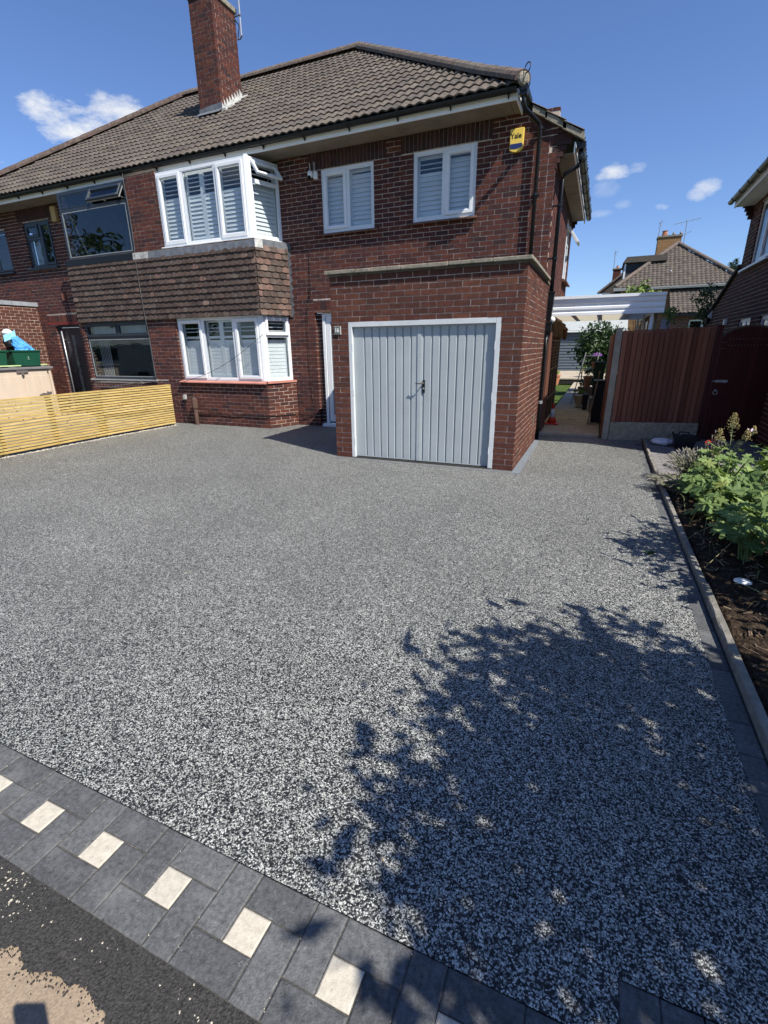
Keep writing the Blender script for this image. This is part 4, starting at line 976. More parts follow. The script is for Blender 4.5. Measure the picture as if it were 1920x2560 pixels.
for k in range(8):
    y0 = cy0+.10*k; z0 = 5.116+(y0-1.93)*math.tan(TP)+.02
    g.prism([(cx1+.003, y0, z0-.04), (cx1+.003, y0+.10, z0+.04), (cx1+.003, y0+.10, z0+.10), (cx1+.003, y0, z0+.17)], (.006, 0, 0))
g.prism([(cx1, cy0-.02, 6.80), (cx1, cy1+.05, 7.36), (cx1+.14, cy1+.05, 7.36), (cx1+.14, cy0-.02, 6.80)], (0, 0, .055)); g.build('soaker_flashing', LEADW, chim)
ae = thing('tv_aerial', 'grey aerial mast bracketed to the right side of the near chimney', 'aerial', (-7.7, 5.1, 8.5))
g = MB(); g.tube([(-7.62, 5.10, 8.46), (-7.60, 5.08, 11.2)], .02, 8); g.build('mast', GALV, ae)
g = MB(); g.tube([(-7.79, 5.12, 8.82), (-7.70, 5.16, 8.7), (-7.76, 5.14, 8.45), (-7.66, 5.10, 8.42), (-7.56, 5.06, 8.46)], .014, 6); g.tube([(-7.79, 5.12, 8.86), (-7.58, 5.08, 8.84)], .014, 6); g.build('bracket', RUST, ae)
g = MB(); g.tube([(-8.1, 4.8, 11.0), (-7.1, 5.3, 11.0)], .012, 6)
for i in range(7):
    x = -8.0+i*.14; g.tube([(x, 4.8+i*.07-.0, 10.85), (x, 4.8+i*.07, 11.15)], .005, 5)
g.build('antenna', GALV, ae)

# ---- downpipes
dp = thing('downpipe', 'black downpipe from the front gutter corner down to the garage roof', 'downpipe', (-.35, 2.5, 2.6))
g = MB(); g.tube([(-.545, 2.03, 5.08), (-.54, 2.03, 4.92), (-.52, 2.08, 4.86), (-.37, 2.46, 4.80), (-.345, 2.505, 4.74), (-.34, 2.51, 2.60)], .034, 10); g.build('pipe', BLKP, dp, smooth=True)
g = MB(); g.box(-.60, -.49, 1.985, 2.075, 5.0, 5.10); g.build('outlet', BLKP, dp)
for z in (4.72, 3.85): g = MB(); g.lathe([(.042, 0), (.042, .04)], (-.342, 2.51, z), 12); g.box(-.40, -.285, 2.535, 2.578, z+.01, z+.03); g.build('pipe_clip', BLKP, dp)
dp2 = thing('downpipe', 'black downpipe with two hoppers at the corner between house and garage', 'downpipe', (.03, 2.62, 0))
g = MB(); g.tube([(.26, 2.66, 4.46), (.285, 2.65, 4.30), (.24, 2.66, 4.22), (.06, 2.66, 4.13), (.028, 2.66, 4.06), (.03, 2.655, 2.45)], .034, 10); g.build('pipe', BLKP, dp2, smooth=True)
g = MB(); g.box(.20, .33, 2.58, 2.74, 4.42, 4.50); g.build('outlet', BLKP, dp2)
def hopper(z0, z1, par):
    g = MB(); a, b, c, d_ = -.075, .075, 2.585, 2.72; e, f, gg, h = -.04+.0, .055, 2.62, 2.70
    zm = z1-.14
    g.box(a+.01, b+.01, c, d_, zm, z1); g.hexa([(e+.01, gg, z0), (f+.01, gg, z0), (f+.01, h, z0), (e+.01, h, z0), (a+.01, c, zm), (b+.01, c, zm), (b+.01, d_, zm), (a+.01, d_, zm)]); g.box(a, b+.02, c-.008, d_, z1-.03, z1+.005)
    g.build('hopper', BLKP, par, bevel=.004)
hopper(2.02, 2.46, dp2); hopper(1.74, 1.985, dp2)
g = MB(); g.tube([(.03, 2.655, 1.80), (.03, 2.60, 1.70), (.03, 2.545, 1.5), (.028, 2.53, 0.0)], .034, 10); g.build('pipe', BLKP, dp2, smooth=True)
g = MB(); g.lathe([(.041, 0), (.041, .05)], (.029, 2.53, .64), 12); g.box(-.06, -.0, 2.5, 2.56, .645, .675); g.build('pipe_clip', GALV, dp2)
for z in (3.7, 2.95): g = MB(); g.lathe([(.041, 0), (.041, .03)], (.03, 2.655, z), 12); g.box(-.083, .0, 2.64, 2.67, z, z+.025); g.build('pipe_clip', BLKP, dp2)
wp = thing('waste_pipe', 'thin black waste pipe down the far end of the garage flank', 'pipe', (.01, 2.42, 0))
g = MB(); g.tube([(.012, 2.40, 2.5), (.010, 2.42, .3)], .006, 6); g.build('pipe', BLKP, wp)
gl_ = thing('globe_light', 'small round white light between the downpipe hoppers', 'light', (.09, 2.72, 2.03))
g = MB(); g.lathe([(.001, .05), (.03, .043), (.046, .02), (.05, 0), (.046, -.02), (.03, -.043), (.001, -.05)], (.085, 2.68, 2.03), 14); g.build('globe', GLOBE, gl_, smooth=True); g = MB(); g.tube([(-.08, 2.70, 2.03), (.06, 2.69, 2.03)], .012, 6); g.build('arm', BLKP, gl_)
# side window of the house, top vent open
FHW = (V(-.105, 0, 0), YF, XF)
sw = outer(FHW, H1, 'side_window', 5.87, 6.95, 3.03, 4.18, mull=(6.4,), label='white window high on the side wall with its vent open')
fixed(FHW, sw, 5.92, 6.38, 3.08, 4.13); fixed(FHW, sw, 6.42, 6.90, 3.08, 3.8); room(FHW, sw, 5.9, 6.93, 3.05, 4.15)
an = rad(35); hn = pt(FHW, 0, .02, 4.15); sash((hn, YF, XF*math.cos(an)+ZF*math.sin(an), ZF*math.cos(an)-XF*math.sin(an)), sw, 6.42, 6.92, -.40, 0, name='open_vent')
g = MB(); g.prism([(-.09, 5.80, 2.97), (.02, 5.80, 2.95), (.02, 5.80, 2.98), (-.09, 5.80, 3.03)], (0, 1.2, 0)); g.build('sill', SILLB, sw)
# air brick low on the garage flank
g = MB(); g.lb(FS, 1.93, 2.08, -.02, .003, .30, .52); g.build('air_brick', STAIN_SHADOW, gar)
B1.finish(main, BM, 300)

# ---- things fixed to the house
al = thing('alarm_box', 'yellow burglar alarm box with a dark blue base panel', 'alarm', (-.69, 2.55, 4.49))
FA = (V(-.69, 2.58, 0), XF, -YF)
g = MB(); g.prism([pt(FA, -.105, 0, 4.80), pt(FA, .105, 0, 4.80), pt(FA, .10, 0, 4.53), pt(FA, .05, 0, 4.495), pt(FA, 0, 0, 4.487), pt(FA, -.05, 0, 4.495), pt(FA, -.105, 0, 4.52)], (0, -.055, 0)); g.build('case', YELL, al, bevel=.006)
g = MB(); g.prism([pt(FA, -.095, .055, 4.60), pt(FA, .085, .055, 4.60), pt(FA, .085, .055, 4.548), pt(FA, 0, .055, 4.53), pt(FA, -.095, .055, 4.54)], (0, -.004, 0)); g.build('blue_panel', NAVY, al)
text('Yale', .098, (pt(FA, -.012, .0565, 4.70), XF, -YF), INK, al, .001, bold=.0015)
cm = thing('security_camera', 'white dome security camera with two upright aerials under the eaves', 'camera', (-4.40, 2.58, 4.62))
g = MB(); g.lathe([(.001, .055), (.03, .05), (.048, .02), (.05, -.02), (.045, -.05), (.03, -.06)], (-4.42, 2.49, 4.655), 16); g.build('head', WHP, cm, smooth=True)
g = MB(); g.lathe([(.001, .02), (.032, .012), (.036, -.02), (.028, -.042), (.001, -.055)], (-4.425, 2.468, 4.61), 14); g.build('lens', INK, cm, smooth=True)
g = MB(); g.box(-4.38, -4.30, 2.52, 2.58, 4.58, 4.70); g.build('bracket', WHP, cm, bevel=.012, seg=2)
for x, t in ((-4.43, -.012), (-4.345, .0)): g = MB(); g.tube([(x, 2.52, 4.68), (x+t, 2.52, 4.84)], .006, 6); g.build('aerial', WHP, cm)
cb = thing('cable', 'thin black cable hanging slack across the lower bay window', 'cable', (-6.5, 1.85, 1.3))
pth = []
a, b = V(-7.75, 1.80, .90), V(-5.36, 1.90, 1.88)
for i in range(17): t = i/16; p = a.lerp(b, t); p.z -= .16*math.sin(math.pi*t); pth.append(p)
g = MB(); g.tube(pth, .0045, 5); g.build('wire', INK, cb)
cb = thing('cable', 'long thin cable running down the strip between the two upper bay windows', 'cable', (-8.45, 1.9, 3))
pth = [(-8.60, 2.00, 5.06), (-8.50, 1.90, 4.9), (-8.47, 1.90, 4.4), (-8.49, 1.905, 3.7), (-8.46, 1.85, 3.5), (-8.44, 1.83, 2.9), (-8.43, 1.83, 2.3), (-8.45, 1.88, 1.9), (-8.45, 1.88, .95)]
g = MB(); g.tube(pth, .006, 5); g.build('wire', mat('grey_cable', [(.10, .10, .10)]), cb)
cb = thing('cable', 'black cable hanging down the wall left of the front door', 'cable', (-4.8, 2.56, 1.4))
g = MB(); g.tube([(-4.62, 2.565, 2.75), (-4.72, 2.56, 2.2), (-4.70, 2.55, 1.4), (-4.66, 2.55, .7), (-4.60, 2.56, .05)], .005, 5); g.tube([(-4.58, 2.565, 3.4), (-4.60, 2.56, 2.6)], .005, 5); g.build('wire', INK, cb)
cb = thing('cable', 'drooping black cable along the foot of the bay plinth', 'cable', (-6.3, 1.88, .25))
pth = [(-7.5, 1.885, .30)]
for i in range(21): t = i/20; pth.append((-7.4+2.05*t, 1.882, .26-.035*abs(math.sin(t*9))+.02*t))
pth += [(-5.35, 1.885, .26), (-5.1, 2.5, .24), (-4.7, 2.565, .22)]
g = MB(); g.tube(pth, .009, 5); g.build('wire', INK, cb)
dr = thing('channel_drain', 'narrow grey slotted drain along the foot of the garage door', 'drain', (-1.35, -.08, 0))
g = MB(); g.box(-2.71, .02, -.145, -.128, -.03, .003); g.box(-2.71, .02, -.038, -.02, -.03, .003); g.build('channel', mat('grey_drain_plastic', [(.14, .145, .15)]), dr)
g = MB()
x = -2.70
while x < .0: g.box(x, x+.014, -.128, -.038, -.012, .002); x += .026
g.build('grating', mat('grey_drain_plastic', [(.14, .145, .15)]), dr, kind='stuff')
g = MB(); g.poly([(.004, -.14, .004), (.115, -.14, .004), (.10, 2.3, .004), (.06, 2.52, .004), (.004, 2.52, .004)]); fl = g.build('mortar_fillet', PLAING); fl['kind'] = 'structure'
po = thing('timber_stub', 'short brown timber stub leaning on the bay plinth beside the yellow fence', 'post', (-7.3, 1.8, 0))
g = MB(); g.lathe([(.045, 0), (.045, .34), (.065, .38), (.062, .56), (.03, .60), (.001, .605)], (-7.30, 1.80, 0), 8); g.build('stub', mat('weathered_stub', [(.10, .060, .048)], var=.2), po)
me_ = thing('meter_box', 'small grey box at the end of the yellow slatted fence', 'box', (-7.62, 1.86, .6)); g = MB(); g.box(-7.655, -7.60, 1.83, 1.89, .55, .65); g.build('case', mat('grey_case', [(.36, .36, .36)], rough=.5), me_); g = MB(); g.tube([(-7.62, 1.85, .56), (-7.64, 1.84, .3), (-7.6, 1.83, .02)], .01, 6); g.build('cable', INK, me_)

# ================================================================== THE LEFT-HAND HOUSE
H2 = thing('semi_detached_house', 'left half of the brick semi, with anthracite grey windows and a black front door', 'house', (-12, 2.58, 0))
B2 = Bricks()
lbx = -10.67
wl = [(-13.03, -12.0, 3.66, 4.70), (-15.2, -13.79, 3.64, 4.62)]
ld = (-12.62, -11.68, -1, 2.27); ll = (-12.87, -11.60, 2.27, 2.53)
sold2 = [(-13.2, -11.85, 4.72, 5.0)]
main2 = B2.wall(FR, -16.1, -10.93, 0, 5.0, holes=wl+[ld, ll]+sold2, mparent=H2, mname='wall', phase=.06)
for (a, b, z0, z1) in sold2:
    x = a
    while x < b-.04: B2.one((x+.0375, 2.63, (z0+z1)/2), XF, -YF, .065, .10, z1-z0-.01, 'soot'); x += .075
x = -12.87
while x < -11.62: B2.one((x+.0375, 2.63, 2.43), XF, -YF, .062, .10, .17, 'brick'); x += .075
g = MB(); g.box(-13.19, -11.86, 2.586, 2.66, 4.722, 4.998); g.build('soldier_mortar', MORT, main2); g = MB(); g.box(-12.868, -11.602, 2.586, 2.66, 2.345, 2.528); g.build('soldier_mortar', MORT, main2)
g = MB(); g.box(-12.86, -11.61, 2.565, 2.70, 2.272, 2.342); g.build('lintel', mat('red_painted_lintel', [(.16, .035, .03)], rough=.6), H2)
bay2 = B2.wall(FB, lbx, xp, 0, .94, mparent=H2, mname='bay_wall', phase=.02)
B2.wall(FB, -8.47, xp, .94, 2.26, mparent=bay2, mname='bay_pier_mortar', phase=.02)
B2.wall(FB, lbx, -10.60, .94, 2.26, mparent=bay2, mname='bay_pier_mortar', phase=.02)
B2.wall(FU, -8.52, xp, 3.60, 4.98, mparent=bay2, mname='bay_pier_mortar', phase=.02)
B2.wall((V(lbx, 0, 0), -YF, -XF), -2.58, -1.91, 0, 2.26, mparent=bay2, mname='return_mortar')
# garage of the left house: only its right flank shows
FG2 = (V(-13.16, 0, 0), YF, XF)
gar2 = B2.wall(FG2, 0, 2.57, 0, 2.74, mt='garage', mparent=H2, mname='garage_wall', phase=.04)
B2.wall((V(0, 0, 0), XF, -YF), -15.8, -13.272, 0, 2.74, mt='garage', mparent=gar2, mname='front_mortar')
for k in range(4): g = MB(); g.box(-13.36, -13.135, -.05+.66*k, -.05+.66*k+.65, 2.742, 2.845); g.build('coping_stone', mat('grey_coping', [(.27, .29, .31)], rough=.8, var=.12, vs=5), gar2, bevel=.004)
g = MB(); g.box(-15.8, -13.37, 0.05, 2.5, 2.5, 2.7); g.build('garage_roof', ROOFD, H2)
eaves(H2, -16.0, xp-.004, False)
r2_ = roof_under(H2, [P_(lh+2.05, 2.05), P_(xp, 2.05), (xp, RY, RZ), tuple(ap_l)])
tile_roof(r2_, O1, XF, RV, RW, (-16.1, xp), int(slope_len/.325)+1, lo_l, lambda v: xp, wd=.314)
hl_ = P_(lh+1.99, 1.99)
ridge_run(r2_, V(*hl_)+V(.02, 0, .04), ap_l+V(0, 0, .03), HIPO, r=.125, name='hip_tile', mats=lambda i, n: HIPO)
ridge_run(r2_, (xp-.01, RY, RZ+.035), ap_l+V(0, 0, .035), RIDGE, r=.12)
g = MB(); g.poly([V(lh+2.05, 2.05, 5.1), V(lh+2.05, back, 5.1), ap_l-ZF*.07], .5); g.build('roof', ROOFT, H2)
g = MB(); g.poly([V(xp, RY, RZ-.06), V(ap_l.x, RY, RZ-.06), V(lh+2.05, back, 5.10), V(xp, back, 5.10)], .5); g.build('roof', ROOFT, H2)
g = MB(); g.box(lbx, xp-.002, 1.905, 2.0, 2.256, 3.5); hp2 = g.build('tile_cladding', ROOFD, H2); hang(hp2, FT, lbx, xp-.002)
g = MB(); g.box(lbx-.01, -8.53, 1.845, 1.93, 3.45, 3.58); g.build('black_fascia_board', BLKP, H2, bevel=.004)
g = MB(); n = 14
for i in range(n):
    a, b = -8.53+(xp+8.53)*i/n, -8.53+(xp+8.53)*(i+1)/n; f = lambda x: .004*mnoise.noise(V(x*7, 0, 5))
    g.add([(a, 1.905, 3.587), (b, 1.905, 3.587), (b, 1.862+f(b), 3.565), (a, 1.862+f(a), 3.565), (b, 1.850+f(b+9), 3.447), (a, 1.850+f(a+9), 3.447)], [(0, 1, 2, 3), (3, 2, 4, 5)], .5)
g.build('lead_apron', LEADW, hp2)
# dark windows
FUd = (V(0, 1.94, 0), XF, -YF)
o = outer(FUd, H2, 'bay_window', -10.66, -8.53, 3.575, 4.93, mull=(), trans=[(-10.61, -8.58, 4.57)], m_=ANTH, w=.06, label='big anthracite first-floor bay window with its top right vent open')
g = MB(); g.lb(FUd, -9.65, -9.58, -.05, -.002, 4.60, 4.88); g.build('mullion', ANTH, o)
fixed(FUd, o, -10.60, -8.60, 3.64, 4.535, GLASSD, ANTHB, .014); fixed(FUd, o, -10.60, -9.65, 4.61, 4.865, GLASSD, ANTH)
an = rad(30); hn = pt(FUd, 0, .02, 4.875); Zt = ZF*math.cos(an)+YF*math.sin(an); Nt = -YF*math.cos(an)+ZF*math.sin(an)
FVd = (hn, XF, Nt, Zt); sash(FVd, o, -9.57, -8.59, -.28, 0, ANTH, .05, name='open_vent', glass=GLASSD)
g = MB(); frame_rect(g, FVd, -9.565, -8.595, -.279, -.001, .018, -.05, -.032); g.build('vent_inner_edge', ANTHB, o)
g = MB(); g.tube([pt(FUd, -8.62, 0, 4.62), pt(FVd, -8.62, -.03, -.24)], .006, 6); g.tube([pt(FUd, -9.15, 0, 4.62), pt(FVd, -9.15, -.03, -.26)], .005, 6); g.build('stay', GALV, o)
room(FUd, o, -10.62, -8.56, 3.6, 4.9, d=.9); g = MB(); g.lb(FUd, -10.72, -8.50, -.06, .05, 3.55, 3.575); g.build('window_sill', ANTH, o)
o = outer(FUd, H2, 'bay_window', -10.60, -8.47, .955, 2.255, trans=[(-10.55, -8.52, 1.90)], m_=ANTH, w=.06, label='anthracite ground-floor window with two small top lights behind net')
g = MB(); g.lb(FUd, -9.53, -9.45, -.05, -.002, 1.93, 2.2); g.build('mullion', ANTH, o)
fixed(FUd, o, -10.54, -8.53, 1.015, 1.865, GLASSD, ANTHB, .014)
sash(FUd, o, -10.56, -9.50, 1.925, 2.215, ANTH, .045, glass=GLASSD); sash(FUd, o, -9.48, -8.51, 1.925, 2.215, ANTH, .045, glass=GLASSD)
g = MB(); g.lb(FUd, -10.5, -8.56, -.16, -.15, 1.95, 2.19); g.build('net_curtain', CURT, o); g = MB()
for i in range(7): g.lb(FUd, -10.52+i*.055, -10.50+i*.055, -.25, -.24, 1.0, 1.85)
g.build('curtain', CURT, o, kind='stuff'); room(FUd, o, -10.56, -8.51, .98, 2.22, d=1.2); g = MB(); g.lb(FUd, -10.66, -8.42, -.06, .07, .928, .955); g.build('window_sill', ANTHB, o)
FWd = (V(0, 2.61, 0), XF, -YF)
o = outer(FWd, H2, 'window', *wl[0], mull=(-12.46,), trans=[(-12.98, -12.49, 4.34)], m_=ANTH, w=.06, label='small anthracite first-floor window beside the pale box')
fixed(FWd, o, -12.96, -12.50, 3.72, 4.30, GLASSD, ANTH); sash(FWd, o, -12.98, -12.50, 4.36, 4.65, ANTH, .05, glass=GLASSD); sash(FWd, o, -12.43, -12.05, 3.71, 4.65, ANTH, .05, glass=GLASSD)
g = MB(); 
for i in range(9): g.lb(FWd, -12.93+i*.025, -12.915+i*.025, -.13-.01*(i % 2), -.12, 3.74, 4.28)
g.build('lace_curtain', CURT, o, kind='stuff'); room(FWd, o, -13.0, -12.03, 3.7, 4.67, d=.7); g = MB(); g.lb(FWd, -13.12, -11.95, -.03, .09, 3.615, 3.65); g.build('window_sill', ANTH, o)
o = outer(FWd, H2, 'window', *wl[1], mull=(-14.4,), m_=ANTH, w=.06, label='anthracite first-floor window at the far left with a red curtain')
fixed(FWd, o, -14.36, -13.86, 3.70, 4.56, GLASSD, ANTH); fixed(FWd, o, -15.1, -14.44, 3.70, 4.56, GLASSD, ANTH)
g = MB(); g.lb(FWd, -14.1, -13.85, -.13, -.12, 3.68, 4.2); g.build('curtain', mat('red_curtain', [(.32, .05, .04)], rough=1, stretch=(1, 1, .1), vs=20, var=.3), o); room(FWd, o, -15.15, -13.84, 3.68, 4.58, d=.7); g = MB(); g.lb(FWd, -15.3, -13.74, -.03, .09, 3.595, 3.63); g.build('window_sill', ANTH, o)
# black front door with a long bar handle and slim glass
FD2 = (V(0, 2.66, 0), XF, -YF)
g = MB(); frame_rect(g, FD2, -12.615, -11.685, 0.0, 2.268, .06, -.06, .02); df = g.build('front_door', ANTH, H2, label='tall anthracite front door with steel bar handle and slim glazing', bevel=.003)
g = MB(); g.lb(FD2, -12.55, -11.75, -.03, .0, .03, 2.2); g.build('door_leaf', mat('black_door_paint', [(.018, .020, .026)], rough=.4, spec=.5, var=.1), df)
g = MB(); g.lb(FD2, -12.16, -12.06, -.001, .006, .25, 2.02); g.build('pane', mat('obscure_pane', [(.10, .115, .11)], rough=.2, spec=.6, var=.5, vs=9), df)
g = MB(); g.tube([pt(FD2, -12.44, .06, .30), pt(FD2, -12.44, .06, 2.12)], .018, 10); g.tube([pt(FD2, -12.44, 0, .5), pt(FD2, -12.44, .06, .5)], .01, 6); g.tube([pt(FD2, -12.44, 0, 1.9), pt(FD2, -12.44, .06, 1.9)], .01, 6); g.build('handle', GALV, df, smooth=True)
g = MB(); g.lb(FD2, -12.36, -12.28, 0, .004, 1.83, 1.84); g.lb(FD2, -12.33, -12.27, 0, .004, 1.09, 1.1); g.build('latch_mark', GALV, df)
B2.finish(main2, BM, 300)
g = thing('wall_box', 'pale yellow box under the eaves beside the large dark window', 'alarm', (-11.66, 2.55, 4.6)); q = MB(); q.box(-11.77, -11.60, 2.50, 2.58, 4.60, 4.92); q.build('case', mat('faded_yellow', [(.50, .34, .14)], rough=.6, var=.1), g, bevel=.006)
g = thing('wall_box', 'small orange box with a hanging wire on the wall above the black door', 'box', (-11.97, 2.56, 2.85)); q = MB(); q.box(-12.03, -11.93, 2.53, 2.58, 2.86, 3.02); q.build('case', mat('faded_orange', [(.26, .10, .06)], rough=.7, var=.1), g); q = MB(); q.tube([(-11.97, 2.57, 2.86), (-11.90, 2.57, 2.6), (-11.85, 2.57, 2.53)], .005, 5); q.build('wire', INK, g)

# ================================================================== YELLOW SLATTED FENCE
fe = thing('slatted_fence', 'low new yellow timber fence of narrow horizontal slats', 'fence', (-7.75, -1, 0))
fpts = [(-7.73, 1.58), (-7.77, -.10), (-7.70, -2.0), (-7.66, -3.95)]
slat_me = {}
for si in range(3):
    a, b = V(*fpts[si], 0), V(*fpts[si+1], 0); d = (a-b).normalized(); ln = (a-b).length; nn = V(d.y, -d.x, 0)
    if nn.x < 0: nn = -nn
    F = (b, d, nn)
    for k in range(17):
        z = .045+k*.0485; w_ = .0345; mb = MB(); s0, s1 = .003, ln-.003
        # slight waviness and rounded front edge
        vs = []; sg_ = 8
        for j in range(sg_+1):
            u = s0+(s1-s0)*j/sg_; wv = .0018*mnoise.noise(V(u*1.7, k*3.3, si)); no = .002*mnoise.noise(V(u*1.1, k*5.3, si+9))
            for n0, zz in ((-.034, .001), (.010, 0), (.014, .004), (.014, w_-.004), (.010, w_), (-.034, w_-.001)): vs.append(pt(F, u, n0+no, z+zz+wv))
        mb.add(vs, [(6*j+a_, 6*j+(a_+1) % 6, 6*j+6+(a_+1) % 6, 6*j+6+a_) for j in range(sg_) for a_ in range(6)]+[(5, 4, 3, 2, 1, 0), tuple(6*sg_+a_ for a_ in range(6))], R.random()); mb.build('slat', PINE, fe)
    for u in ([.05, ln/2, ln-.05]): g = MB(); g.lb(F, u-.035, u+.035, -.105, -.036, 0, .86); g.build('post', PINEE, fe)
    g = MB(); g.lb(F, 0, ln, -.075, .018, .868, .890); g.build('capping', PINE, fe)
    g = MB()
    for q in range(46):
        u = R.uniform(.1, ln-.1); k = R.randrange(17); z = .045+k*.0485+R.uniform(.01, .03); s_ = R.uniform(.005, .012); g.lathe([(s_, 0), (s_*.5, .0008)], pt(F, u, .0145, z), 7, nn)
    g.build('knot', KNOT, fe, kind='stuff')
g = MB()
for i in range(700):                                     # pale gravel spilled along the foot of the fence
    t = R.random()*3; si = int(t); t -= si; a, b = V(*fpts[si], 0), V(*fpts[si+1], 0); p = a.lerp(b, t)+V(abs(R.gauss(.03, .03)), 0, 0); s_ = R.uniform(.006, .015)
    g.lathe([(s_*.7, -.004), (s_, s_*.4), (s_*.5, s_*.9)], (p.x, p.y, 0), 5)
g.build('white_gravel', CREAM, None, kind='stuff')
g = MB(); g.box(-13.1, -7.80, -4.5, 2.56, -.06, -.012); struct('neighbour_forecourt', g, SLABG)

# ---- left forecourt things
st = thing('storage_box', 'beige plastic storage shed with grey lid against the left brick wall', 'storage box', (-12.8, .9, 0))
FSt = (V(-12.42, 0, 0), YF, XF)
g = MB(); g.box(-13.05, -12.44, -.2, 2.06, .0, 1.17); g.build('body', BEIGE, st)
for a, b in ((-.18, .50), (.51, 1.34), (1.35, 2.0)):
    mb = MB(); mb.lb(FSt, a+.01, b-.01, -.03, 0, .05, 1.16); dd = mb.build('door', BEIGE, st, bevel=.006)
    n = 5
    for i in range(n):
        u0, u1 = a+.05+(b-a-.1)*i/n, a+.05+(b-a-.1)*(i+1)/n; mb = MB(); mb.lb(FSt, u0+.006, u1-.006, 0, .006, .10, 1.02); mb.build('door_panel', BEIGE, dd, bevel=.003)
g = MB(); g.lb(FSt, 2.0, 2.06, -.03, .004, .0, 1.17); g.build('corner_strip', BEIGE, st)
g = MB(); g.box(-13.10, -12.37, -.25, 2.12, 1.178, 1.235); g.build('lid', GREYL, st, bevel=.012, seg=2)
g = MB(); g.prism([(-13.06, 1.2, 1.236), (-12.45, 1.2, 1.236), (-12.75, 1.2, 1.262)], (0, .88, 0)); g.build('lid_rise', GREYL, st)
g = MB(); g.lb(FSt, 1.20, 1.47, .004, .035, 1.10, 1.17); g.lb(FSt, 1.30, 1.36, .03, .05, 1.04, 1.11); g.build('latch', RUST, st, bevel=.005)
g = MB(); g.lb(FSt, 1.955, 1.985, .002, .02, 1.08, 1.12); g.build('hinge', RUST, st)
def tub(x0, x1, y0, y1, z0, z1, lab, mark=False):
    t = thing('recycling_box', lab, 'recycling box', ((x0+x1)/2, (y0+y1)/2, z0), 'green recycling boxes on the storage shed')
    mb = MB(); i = .04; wt = .012
    A = [(x0+i, y0+i), (x1-i, y0+i), (x1-i, y1-i), (x0+i, y1-i)]; B_ = [(x0, y0), (x1, y0), (x1, y1), (x0, y1)]; Bi = [(x0+wt, y0+wt), (x1-wt, y0+wt), (x1-wt, y1-wt), (x0+wt, y1-wt)]; Ai = [(x0+i+wt, y0+i+wt), (x1-i-wt, y0+i+wt), (x1-i-wt, y1-i-wt), (x0+i+wt, y1-i-wt)]
    vs = [(x, y, z0) for x, y in A]+[(x, y, z1) for x, y in B_]+[(x, y, z1) for x, y in Bi]+[(x, y, z0+wt) for x, y in Ai]
    fs = [(3, 2, 1, 0)]+[(k*4+j, k*4+(j+1) % 4, k*4+4+(j+1) % 4, k*4+4+j) for k in range(3) for j in range(4)]+[(12, 13, 14, 15)]
    mb.add(vs, fs, .3); mb.build('tub', GRNB, t, bevel=.006)
    g = MB()
    for a, b, c, d_ in ((x0-.015, x1+.015, y0-.015, y0+.006), (x0-.015, x1+.015, y1-.006, y1+.015), (x0-.015, x0+.006, y0, y1), (x1-.006, x1+.015, y0, y1)): g.box(a, b, c, d_, z1-.03, z1+.006)
    g.build('rim', GRNB, t, bevel=.004)
    g = MB(); g.box(x0+.12, x1-.12, y0-.03, y0-.014, z1-.05, z1-.02); g.box(x0+.12, x1-.12, y1+.014, y1+.03, z1-.05, z1-.02); g.build('handle', GRNB, t)
    if mark:
        Fm = (V(x1-.012, (y0+y1)/2+.02, (z0+z1)/2), YF, (XF-ZF*.12).normalized())
        g = MB(); g.lb(Fm, -.012, .012, .0, .004, .012, .04); g.lb(Fm, -.03, .03, 0, .004, -.03, -.024); g.lb(Fm, -.02, .02, 0, .004, -.012, -.005); g.build('crest', mat('pale_print', [(.30, .40, .34)]), t)
    return t
tub(-12.86, -12.44, 1.24, 1.92, 1.262, 1.64, 'dark green recycling box holding a crumpled blue sack', True)
tub(-12.86, -12.44, .42, 1.12, 1.262, 1.64, 'dark green recycling box cut by the left edge, left of the one with the sack')
bag = thing('blue_sack', 'crumpled bright blue plastic sack stuffed in the green recycling box', 'sack', (-12.65, 1.6, 1.5))
g = MB(); nu, nv_ = 26, 18; vs = []
for j in range(nv_+1):
    t = j/nv_
    for i in range(nu):
        w = 2*math.pi*i/nu; r_ = (.20 if t < .3 else .20-(t-.3)*.17)*(1+.28*mnoise.noise(V(math.cos(w)*2.2, math.sin(w)*2.2, t*4))+.14*mnoise.noise(V(math.cos(w)*6, math.sin(w)*6, t*9)))
        lean = -.22*max(0, t-.45)
        vs.append((-12.65+math.cos(w)*r_*.75, 1.60+math.sin(w)*r_*1.15+lean+.10*(1-t), 1.46+.50*t+.05*mnoise.noise(V(math.cos(w)*3, math.sin(w)*3, 7))))
g.add(vs, [(j*nu+i, j*nu+(i+1) % nu, (j+1)*nu+(i+1) % nu, (j+1)*nu+i) for j in range(nv_) for i in range(nu)]+[tuple(nv_*nu+i for i in range(nu))], .3); g.build('sack', BLUEB, bag)
g = MB(); vs = []
for j in range(7):
    for i in range(6): vs.append((-12.62+.03*mnoise.noise(V(i, j, 1)), 1.36+.05*j-.13+.03*mnoise.noise(V(i, j, 3)), 1.84+.032*i+.02*mnoise.noise(V(i*.7, j*.7, 5))+.02*j))
g.add(vs, [(j*6+i, j*6+i+1, (j+1)*6+i+1, (j+1)*6+i) for j in range(6) for i in range(5)], .9); g.build('sack_neck', mat('pale_blue_sack', [(.30, .62, .80)], rough=.4, bump=.5, bs=20, bd=.02), bag)
